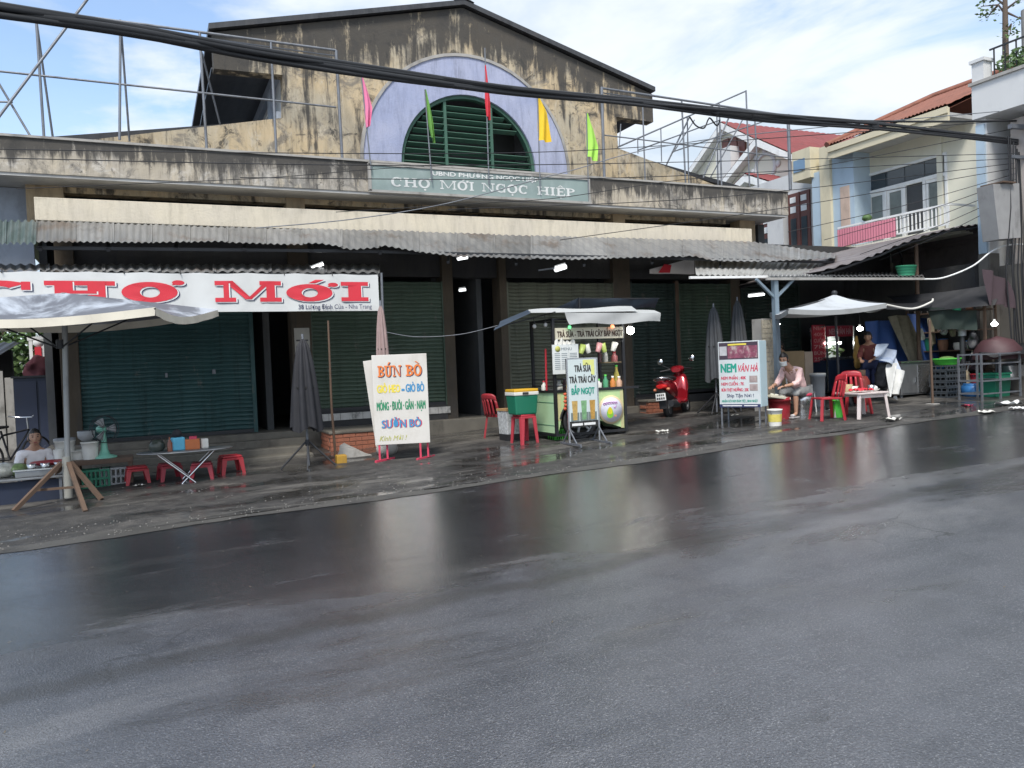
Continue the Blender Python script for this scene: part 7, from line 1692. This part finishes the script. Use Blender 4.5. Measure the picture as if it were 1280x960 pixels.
# steel cabinet
sa, sb2 = G(1130, 500), U(1165, 452, 12.2)
scb = thing('steel_cabinet', 'dull steel kitchen cabinet in the right stall', 'cabinet', (U(1146, 470, 12.2).x, 12.45, gz(14.4, 12.4)))
w = (U(1165, 470, 12.2).x-U(1126, 470, 12.2).x)/2; hh = U(1146, 453, 12.2).z-scb.location.z
obj('body', MB().bx(-w, w, -.25, .3, .1, hh), DSTAIN, scb, bev=.01); obj('worktop', MB().bx(-w-.02, w+.02, -.28, .32, hh+.001, hh+.035), STAINL, scb)
for k in range(2): dd_ = obj('door', MB().bx(-w+.03+k*w, -.02+k*w, -.265, -.251, .14, hh-.05), STAINL if k else DSTAIN, scb); obj('handle', MB().bar((-.08+k*w, -.285, hh*.45), (-.08+k*w, -.285, hh*.6), .02), CHROME, dd_)
for x in (-w+.05, w-.05): obj('leg', MB().bx(x-.02, x+.02, -.22, -.18, 0, .099).bx(x-.02, x+.02, .22, .26, 0, .099), STEEL, scb)
sp_ = thing('stall_post', 'thin rusty post between the steel cabinet and the crate stack', 'post', G(1166, 506)); pt_h = U(1164, 400, sp_.location.y).z-sp_.location.z
obj('pole', MB().tube([(0, 0, 0), (-.03, 0, pt_h)], .025, 6), RUSTY, sp_); obj('foot', MB().bx(-.09, .09, -.09, .09, 0, .03), LIP, sp_)
# crates stack with the green tray
DCR = M('dark_crate_plastic', (.05, .06, .07), .5, var=.2, dirt=.3, dcol=(.1, .1, .1))
k0 = U(1185, 504, 11.7); kz = gz(k0.x, 11.7); kh = U(1185, 456, 11.7).z-kz; nk = 6; first = None
for k in range(nk):
    h_ = kh/nk; lb = 'dark plastic crate, '+['lowest', 'second from the bottom', 'third from the bottom', 'third from the top', 'second from the top', 'topmost'][k]+' in the stack under the green tray'
    if first is None: first = crate(lb, (k0.x, 11.7, kz), .62, .42, h_-.004, DCR, 0, 'dark crates in the stack')
    else: dup(first, (k0.x+rn.uniform(-.012, .012), 11.7+rn.uniform(-.012, .012), kz+k*h_), rn.uniform(-.03, .03), lb)
gt = thing('green_tray', 'bright green plastic tray on top of the dark crate stack', 'tray', (k0.x, 11.7, kz+kh+.004))
obj('tray', MB().lathe([(.26, 0), (.33, .12), (.345, .125), (.33, .14), (.25, .015)], n=24).xf(Matrix.Diagonal((1, .8, 1, 1))), GRPL, gt)
tag(obj('herbs', MB().ell((0, 0, 0), (.2, .14, .05)), M('herbs', (.1, .2, .05), .8, var=.6, vs=30, bump=.6), base=(k0.x, 11.7, kz+kh+.14)), 'heap of herbs in the bright green tray', 'herbs')
# broom, barrel, red bucket, rack, bin, dome
b3 = U(1206, 498, 11.6); brm = thing('broom', 'pale-handled broom leaning right of the crate stack', 'broom', (b3.x+.08, 11.75, gz(b3.x, 11.7)))
ha = U(1208, 466, 11.75)-brm.location; hb2 = U(1216, 438, 11.8)-brm.location
obj('handle', MB().tube([ha, hb2], .018, 6), WHPL, brm); obj('bristles', MB().lathe([(.03, ha.z+.05), (.1, ha.z-.04), (.12, .0)], (ha.x, ha.y, 0), 12), M('straw_bristles', (.33, .28, .2), .9, var=.4, vs=30), brm)
bk_ = U(1217, 500, 11.35); bz3 = gz(bk_.x, 11.35); zb3 = U(1217, 481, 11.35).z-bz3
b4 = thing('blue_barrel', 'dark blue plastic barrel under the red bucket', 'barrel', (bk_.x, 11.35, bz3)); obj('body', MB().lathe([(.2, 0), (.24, .05), (.25, zb3*.5), (.24, zb3*.93), (.19, zb3)], n=20), BLUPL, b4); obj('lid', MB().lathe([(.2, zb3+.001), (.2, zb3+.03), (.001, zb3+.035)], n=20), BLUPL, b4)
bucket('red plastic bucket on the dark blue barrel', (bk_.x+.08, 11.35, bz3+zb3+.036), .11, .2, REDPL)
RX0, RX1, RYY = U(1227, 470, 10.6).x, U(1275, 470, 10.6).x, 10.6; rz0 = gz(RX0, RYY); rt_ = U(1245, 441, RYY).z-rz0
rk = thing('metal_rack', 'bare grey metal rack at the right edge of the street stalls', 'rack', ((RX0+RX1)/2, RYY, rz0)); w = (RX1-RX0)/2
for x in (-w, -.05*w, w): 
    for y in (0, .5): obj('post', MB().bar((x, y, 0), (x, y, rt_), .035), STEEL, rk)
for zf in (.15, .42, .78, .98): obj('rail', MB().bar((-w, 0, rt_*zf), (w, 0, rt_*zf), .028).bar((-w, .5, rt_*zf), (w, .5, rt_*zf), .028).bar((-w, 0, rt_*zf), (-w, .5, rt_*zf), .028).bar((w, 0, rt_*zf), (w, .5, rt_*zf), .028), STEEL, rk)
obj('shelf', MB().bx(-.03*w, w-.02, .02, .48, rt_*.43, rt_*.45), DSTAIN, rk)
gbn = U(1244, 504, 10.95); gb_ = thing('green_bin', 'square green plastic bin inside the metal rack', 'bin', (gbn.x, 10.95, gz(gbn.x, 10.95)))
obj('body', MB().add(tub(-.26, .26, -.2, .2, 0, .48, .88), BXF), DGPL, gb_, bev=.02); obj('rim', MB().bx(-.28, .28, -.22, .22, .481, .52), M('mid_green_plastic', (.02, .22, .12), .4), gb_, bev=.01)
pz_ = U(1265, 470, RYY+.2); 
for k, (dx, m_, lb) in enumerate(((0, DSTAIN, 'grey steel pot on the rack shelf'), (.3, STAINL, 'shiny steel pot on the rack shelf, by the picture edge'))):
    t = thing('steel_pot', lb, 'pot', (pz_.x+dx, RYY+.25, rz0+rt_*.451), 0, 'pots on the metal rack'); obj('body', MB().lathe([(.14, 0), (.16, .02), (.16, .24), (.17, .25)], n=18), m_, t); obj('lid', MB().lathe([(.17, .251), (.1, .29), (.001, .3)], n=18), m_, t)
dm = U(1247, 436, 11.15); dmt = thing('maroon_dome', 'maroon round closed umbrella top behind the metal rack', 'umbrella', (dm.x, 11.15, gz(dm.x, 11.15)))
zt_ = U(1247, 420, 11.15).z-dmt.location.z; obj('canopy', MB().lathe([(.5, zt_-.5), (.46, zt_-.28), (.3, zt_-.09), (.001, zt_)], n=20), M('maroon_canopy', (.06, .025, .03), .6, dirt=.2), dmt); obj('pole', MB().tube([(0, 0, 0), (0, 0, zt_-.05)], .025), STEEL, dmt)
drape('black cloth stretched over the metal rack by the right edge', [(1222, 440, 11.4), (1290, 420, 11.4), (1290, 440, 10.5), (1240, 446, 10.5)], BKT, .03, .03, 'rack_cover', 'cloth')
pv = thing('drain_pipe', 'grey plastic pipe standing behind the crate stack', 'pipe', (U(1203, 430, 11.7).x, 11.7, gz(15.4, 11.7))); obj('pipe', MB().tube([(0, 0, 0), (0, 0, U(1203, 420, 11.7).z-pv.location.z)], .06, 10), DKSTEEL, pv); obj('sleeve', MB().tube([(0, 0, U(1203, 420, 11.7).z-pv.location.z), (0, 0, U(1203, 402, 11.7).z-pv.location.z)], .085, 12), GREYPL, pv)
# basket on the tin shelf roof
bsk = thing('green_basket', 'green plastic basket on the tin shelf roof', 'basket', U(1133, 345, 12.3)); 
obj('body', MB().lathe([(.2, 0), (.26, .21), (.275, .215), (.26, .225), (.19, .015)], n=24).xf(Matrix.Diagonal((1, .7, 1, 1))), M('mid_green_basket', (.06, .36, .2), .5, var=.15), bsk)
obj('weave', MB().lathe([(.215, .05), (.222, .065)], n=24).lathe([(.235, .11), (.242, .125)], n=24).lathe([(.25, .165), (.257, .18)], n=24).xf(Matrix.Diagonal((1.02, .72, 1, 1))), DGPL, bsk)
# standing helper between the lit cabinet and the blue tarp
sp3 = U(1088, 450, 12.75); s3z = gz(sp3.x, 12.75); hd3 = U(1088, 417, 12.75).z-s3z-.06; q3 = hd3/1.58
J = dict(pelvis=(0, 0, .9), spine=(.03, 0, 1.08), chest=(.07, 0, 1.27), neck=(.13, 0, 1.43), head=(.17, 0, 1.50))
for s_, k_ in (('l', 1), ('r', -1)): J.update({'sho'+s_: (.08, k_*.17, 1.3), 'elb'+s_: (.18, k_*.22, 1.05), 'wri'+s_: (.38, k_*.14, 1.0), 'hip'+s_: (0, k_*.09, .88), 'kne'+s_: (.03, k_*.1, .48), 'ank'+s_: (0, k_*.1, .08), 'toe'+s_: (.14, k_*.11, .035)})
J = {k: tuple(c*q3 for c in v) for k, v in J.items()}
person('standing helper in a maroon jacket and navy trousers beside the blue tarp', (sp3.x, 12.75, s3z), PI+.5, J, M('maroon_jacket', (.15, .04, .035), .8, var=.3, dirt=.2, bump=.4, bs=14), M('navy_trousers', (.02, .03, .09), .8), look=(1, .1, -.35), longsleeve=True, short_legs=False, sandals=BLKCL)
# seller half hidden in the dark stall behind
sp2 = U(984, 432, 14.0); s_z = gz(sp2.x, 14.0); J = seated(.5, .95, .9, 0, sp2.z-s_z-.72)
cbt = thing('cardboard_box', 'brown cardboard box stack in the dim stall behind the woman in pink', 'box', (U(990, 450, 13.4).x, 13.4, s_z)); w = .5; h0_ = U(990, 439, 13.3).z-s_z
obj('box', MB().bx(-w, w*.35, -.2, .25, 0, h0_), M('cardboard', (.3, .22, .13), .85, dirt=.3), cbt, bev=.008); obj('small_box', MB().bx(w*.37, w*.85, -.2, .2, 0, h0_*.98), M('pale_cardboard', (.4, .32, .26), .85, dirt=.3), cbt, bev=.008)
bp = stool('tall grey stool in the dim stall', (sp2.x, 14.0, s_z), max(.3, sp2.z-s_z-.66), .34, 0, None, GREYPL)
person('dim seated person with dark hair behind the cardboard boxes', (sp2.x, 14.0, s_z), PI*.85, J, BLKCL, BLKCL, look=(1, .3, -.2), longsleeve=True, short_legs=False)
# odds and ends in the dim stalls, left background
bucket('grey pail with white lid behind the red chair', Vector((U(1022, 470, 12.6).x, 12.6, gz(12.6, 12.6))), .16, .7, GREYPL, None, WHPL, 'pail', 'pail')
dk = thing('dark_cupboard', 'dark cupboard behind the seated woman at the far left', 'cupboard', (U(50, 500, 17).x, 17.0, -.1)); w = .38; hh = U(50, 472, 17).z+.1
obj('body', MB().bx(-w, w, -.25, .25, 0, hh), M('dark_blue_wood', (.025, .035, .06), .6, dirt=.2), dk, bev=.01); obj('top', MB().bx(-w-.03, w+.03, -.28, .28, hh+.001, hh+.04), DKSTEEL, dk)
for k in (-1, 1): obj('door', MB().bx(k*w*.5-w*.45, k*w*.5+w*.45, -.27, -.251, .1, hh-.06), M('dark_blue_door', (.03, .04, .075), .5), dk)
sgp = thing('white_signpost', 'white post frame with a small red box behind the far left stall', 'signpost', (U(47, 470, 19.0).x, 19.0, -.15)); f = lambda px, py: U(px, py, 19.0)-sgp.location
obj('frame', MB().bar(f(38, 425), f(41, 470)-Vector((0, 0, 1.2)), .06).bar(f(53, 426), f(54, 470)-Vector((0, 0, 1.2)), .05).bar(f(34, 424), f(54, 422), .07).bar(f(36, 430), f(64, 429), .04), WHITEP, sgp)
obj('red_box', MB().box(f(48, 440), (.12, .1, .2)), RED, sgp); obj('round_badge', MB().lathe([(.001, 0), (.1, 0), (.1, .03), (.001, .03)], f(48, 428), 16, Matrix.Rotation(PI/2, 3, 'X')), WHITEP, sgp)
lump('pink and white plastic bag hanging behind the far left stall', 61, 465, 17.5, (.13, .1, .2), M('pink_white_bag', (.62, .36, .42), .4, var=.7, vs=6), 'hanging_bag', 'bag', 9)
lump('maroon cloth bundle on the dark cupboard', 46, 458, 17.2, (.25, .15, .22), M('maroon_bundle', (.14, .04, .05), .85), 'cloth_bundle', 'cloth', 10)
# bicycle in the far left background
bcy = thing('bicycle', 'dark bicycle parked in front of the board fence at the far left', 'bicycle', (U(15, 560, 15.5).x, 15.5, gz(-2.5, 15.3)), .9)
for x in (-.5, .5):
    wh = obj('wheel', MB().tube([(x+.32*math.cos(a*PI/12), 0, .33+.32*math.sin(a*PI/12)) for a in range(25)], .02, 6, False), RUBBER, bcy); spk = MB()
    for q in range(10): spk.tube([(x, 0, .33), (x+.31*math.cos(q*PI/5), 0, .33+.31*math.sin(q*PI/5))], .003, 3)
    obj('spokes', spk, CHROME, wh)
obj('frame', MB().tube([(-.5, 0, .33), (-.05, 0, .3), (-.2, 0, .8)], .018, 6).tube([(-.05, 0, .3), (.35, 0, .75)], .018, 6).tube([(-.18, 0, .72), (.35, 0, .78), (.5, 0, .33)], .018, 6).tube([(-.5, 0, .33), (-.18, 0, .72)], .014, 6), BLKCL, bcy)
obj('saddle', loft(MB(), [(-.35, 0, .86, .08, .03), (-.2, 0, .86, .06, .03), (-.05, 0, .86, .02, .02)], 10), RUBBER, bcy); obj('handlebar', MB().tube([(.35, 0, .78), (.33, 0, .98)], .014, 6).tube([(.2, -.26, 1.02), (.33, -.12, .99), (.33, .12, .99), (.2, .26, 1.02)], .013, 6), CHROME, bcy)
# ------------------------------------------------------------------ litter
def scrap(label, px, py, s, mat, seed, nm='paper_scrap'):
    q = random.Random(seed); p = G(px, py); a_ = q.uniform(0, 6)
    mb = MB().grid(lambda u, v: Vector(((u-.5)*s*(1+.4*math.sin(v*5+a_)), (v-.5)*s*.7*(1+.3*math.sin(u*6)), .012+.05*s/.3*abs(math.sin(u*7+a_)*math.sin(v*5+a_)))), 7, 6)
    return tag(obj(nm, mb, mat, base=p+Vector((0, 0, .012))), label, 'litter', 'scraps of litter on the pavement')
for k, (px, py, s, m_, lb) in enumerate(((1262, 507, .5, WHITEK, 'long white paper scrap on the ground in front of the metal rack'), (1273, 513, .3, WHITEK, 'crumpled white scrap by the right picture edge'), (1233, 517, .28, WHPL, 'pale plastic scrap lying left of the white paper'), (1209, 509, .2, CRIMSON, 'small reddish scrap in front of the dark crate stack'), (1114, 527, .35, WHPL, 'flat pale scrap beside the right leg of the pale table'), (829, 541, .2, WHPL, 'small white scrap on the wet pavement before the scooter'), (918, 521, .16, WHPL, 'white plastic twist hanging low under the printed sign'), (613, 530, .14, CRIMSON, 'tiny red scrap on the step left of the chair'), (174, 609, .14, WHPL, 'tiny pale scrap at the foot of the lone low red stool'))): scrap(lb, px, py, s, m_, k)
gr = MB(); q = random.Random(4)
for _ in range(1500):
    x, y = q.uniform(-2, 15), (9.3+abs(q.gauss(0, .5))) if q.random() < .6 else q.uniform(9.4, 13.5)
    s = q.uniform(.004, .014); p = Vector((x, y, gz(x, y)+.02)); a_ = q.uniform(0, 6)
    gr.add([p+Vector((s*math.cos(a_+k*2.1), s*math.sin(a_+k*2.1), 0)) for k in range(3)]+[p+Vector((0, 0, s))], [(0, 1, 3), (1, 2, 3), (2, 0, 3)])
setting(obj('gravel', gr, M('grit_stone', (.16, .155, .145), .8, var=.6, vs=20)), 'stuff')
lf = MB(); 
for _ in range(90):
    x, y = q.uniform(-1, 10), q.uniform(3, 9.3); s = q.uniform(.006, .016); p = Vector((x, y, gz(x, y)+crown(x, y)+.006)); a_ = q.uniform(0, 6); d = Vector((math.cos(a_), math.sin(a_), 0)); e_ = Vector((-d.y, d.x, 0))
    lf.add([p, p+d*s+e_*s*.4, p+d*s*2+Vector((0, 0, .006)), p+d*s-e_*s*.4], [(0, 1, 2, 3)])
setting(obj('fallen_leaves', lf, M('dry_leaf_bits', (.12, .10, .075), .8, var=.7, vs=9)), 'stuff')

# ------------------------------------------------------------------ clutter of the dim right stalls
shp = thing('wooden_shelf', 'dark wooden shelf crowded with pots against the back wall of the right stalls', 'shelf', (17.1, 12.45, gz(17, 12.4)), -PI/2)
for zz in (.5, .95, 1.4, 1.85): obj('board', MB().bx(-1.0, 1.0, -.2, .2, zz, zz+.03), WOODB, shp)
for x in (-.98, .98):
    for y in (-.18, .18): obj('upright', MB().bx(x-.025, x+.025, y-.025, y+.025, 0, 2.1), WOODB, shp)
q = random.Random(21)
kinds = [(STAINL, 'steel pot'), (GREYPL, 'grey plastic tub'), (BLUPL, 'blue plastic tub'), (DGPL, 'dark green tub'), (M('brown_clay', (.2, .1, .06), .7), 'brown clay jar'), (WHPL, 'white tub')]
rows_ = ['lowest', 'second', 'third', 'top']
for i, zz in enumerate((.53, .98, 1.43, 1.88)):
    x = -.85; k = 0
    while x < .85:
        m_, nm = kinds[(i*2+k) % 6]; r = q.uniform(.09, .15); h = q.uniform(.14, .34)
        t = thing(nm.replace(' ', '_'), nm+' on the '+rows_[i]+' board of the dark shelf, '+['at its left end', 'next to its left end', 'left of its middle', 'at its middle', 'right of its middle', 'near its right end', 'at its right end', 'jammed at its right end'][min(k, 7)], nm.split()[-1], shp.location+Vector((q.uniform(-.05, .05), -x, zz+.001)), 0, 'pots and tubs on the dark shelf')
        obj('body', MB().lathe([(r*.8, 0), (r, h*.5), (r*.95, h)], n=14), m_, t); obj('lid', MB().lathe([(r*1.0, h+.001), (r*.9, h+.02), (.001, h+.03)], n=14), kinds[(i+k*3+1) % 6][0], t)
        x += r*2+q.uniform(.05, .16); k += 1
for px, py, Y, r, m_, lb in ((1180, 408, 12.1, (.1, .09, .2), GREYPL, 'grey plastic bag hanging above the bright green tray'), (1191, 412, 12.0, (.09, .08, .16), SACK, 'small brown bag hanging right of the grey plastic bag'), (1152, 418, 12.7, (.08, .07, .14), WHPL, 'small pale bag hanging before the right blue tarp'), (1222, 452, 11.5, (.22, .18, .2), MARO, 'dark sack lying behind the broom'), (1216, 425, 11.5, (.14, .1, .22), BKT, 'black bag hanging left of the maroon dome'), (1100, 470, 12.6, (.2, .15, .3), BKT, 'black sack behind the white printed banner'), (1060, 500, 12.4, (.2, .2, .2), BKT, 'black bag on the ground behind the right red chair')):
    lump(lb, px, py, Y, r, m_, 'hanging_bag' if 'hanging' in lb else 'sack', 'bag', int(px))
drape('dark green net hanging below the black tarp', [(1160, 384, 11.9), (1224, 386, 11.4), (1220, 412, 11.4), (1166, 410, 11.9)], M('green_net', (.008, .02, .016), .8), .05, .04, 'shade_net', 'net')
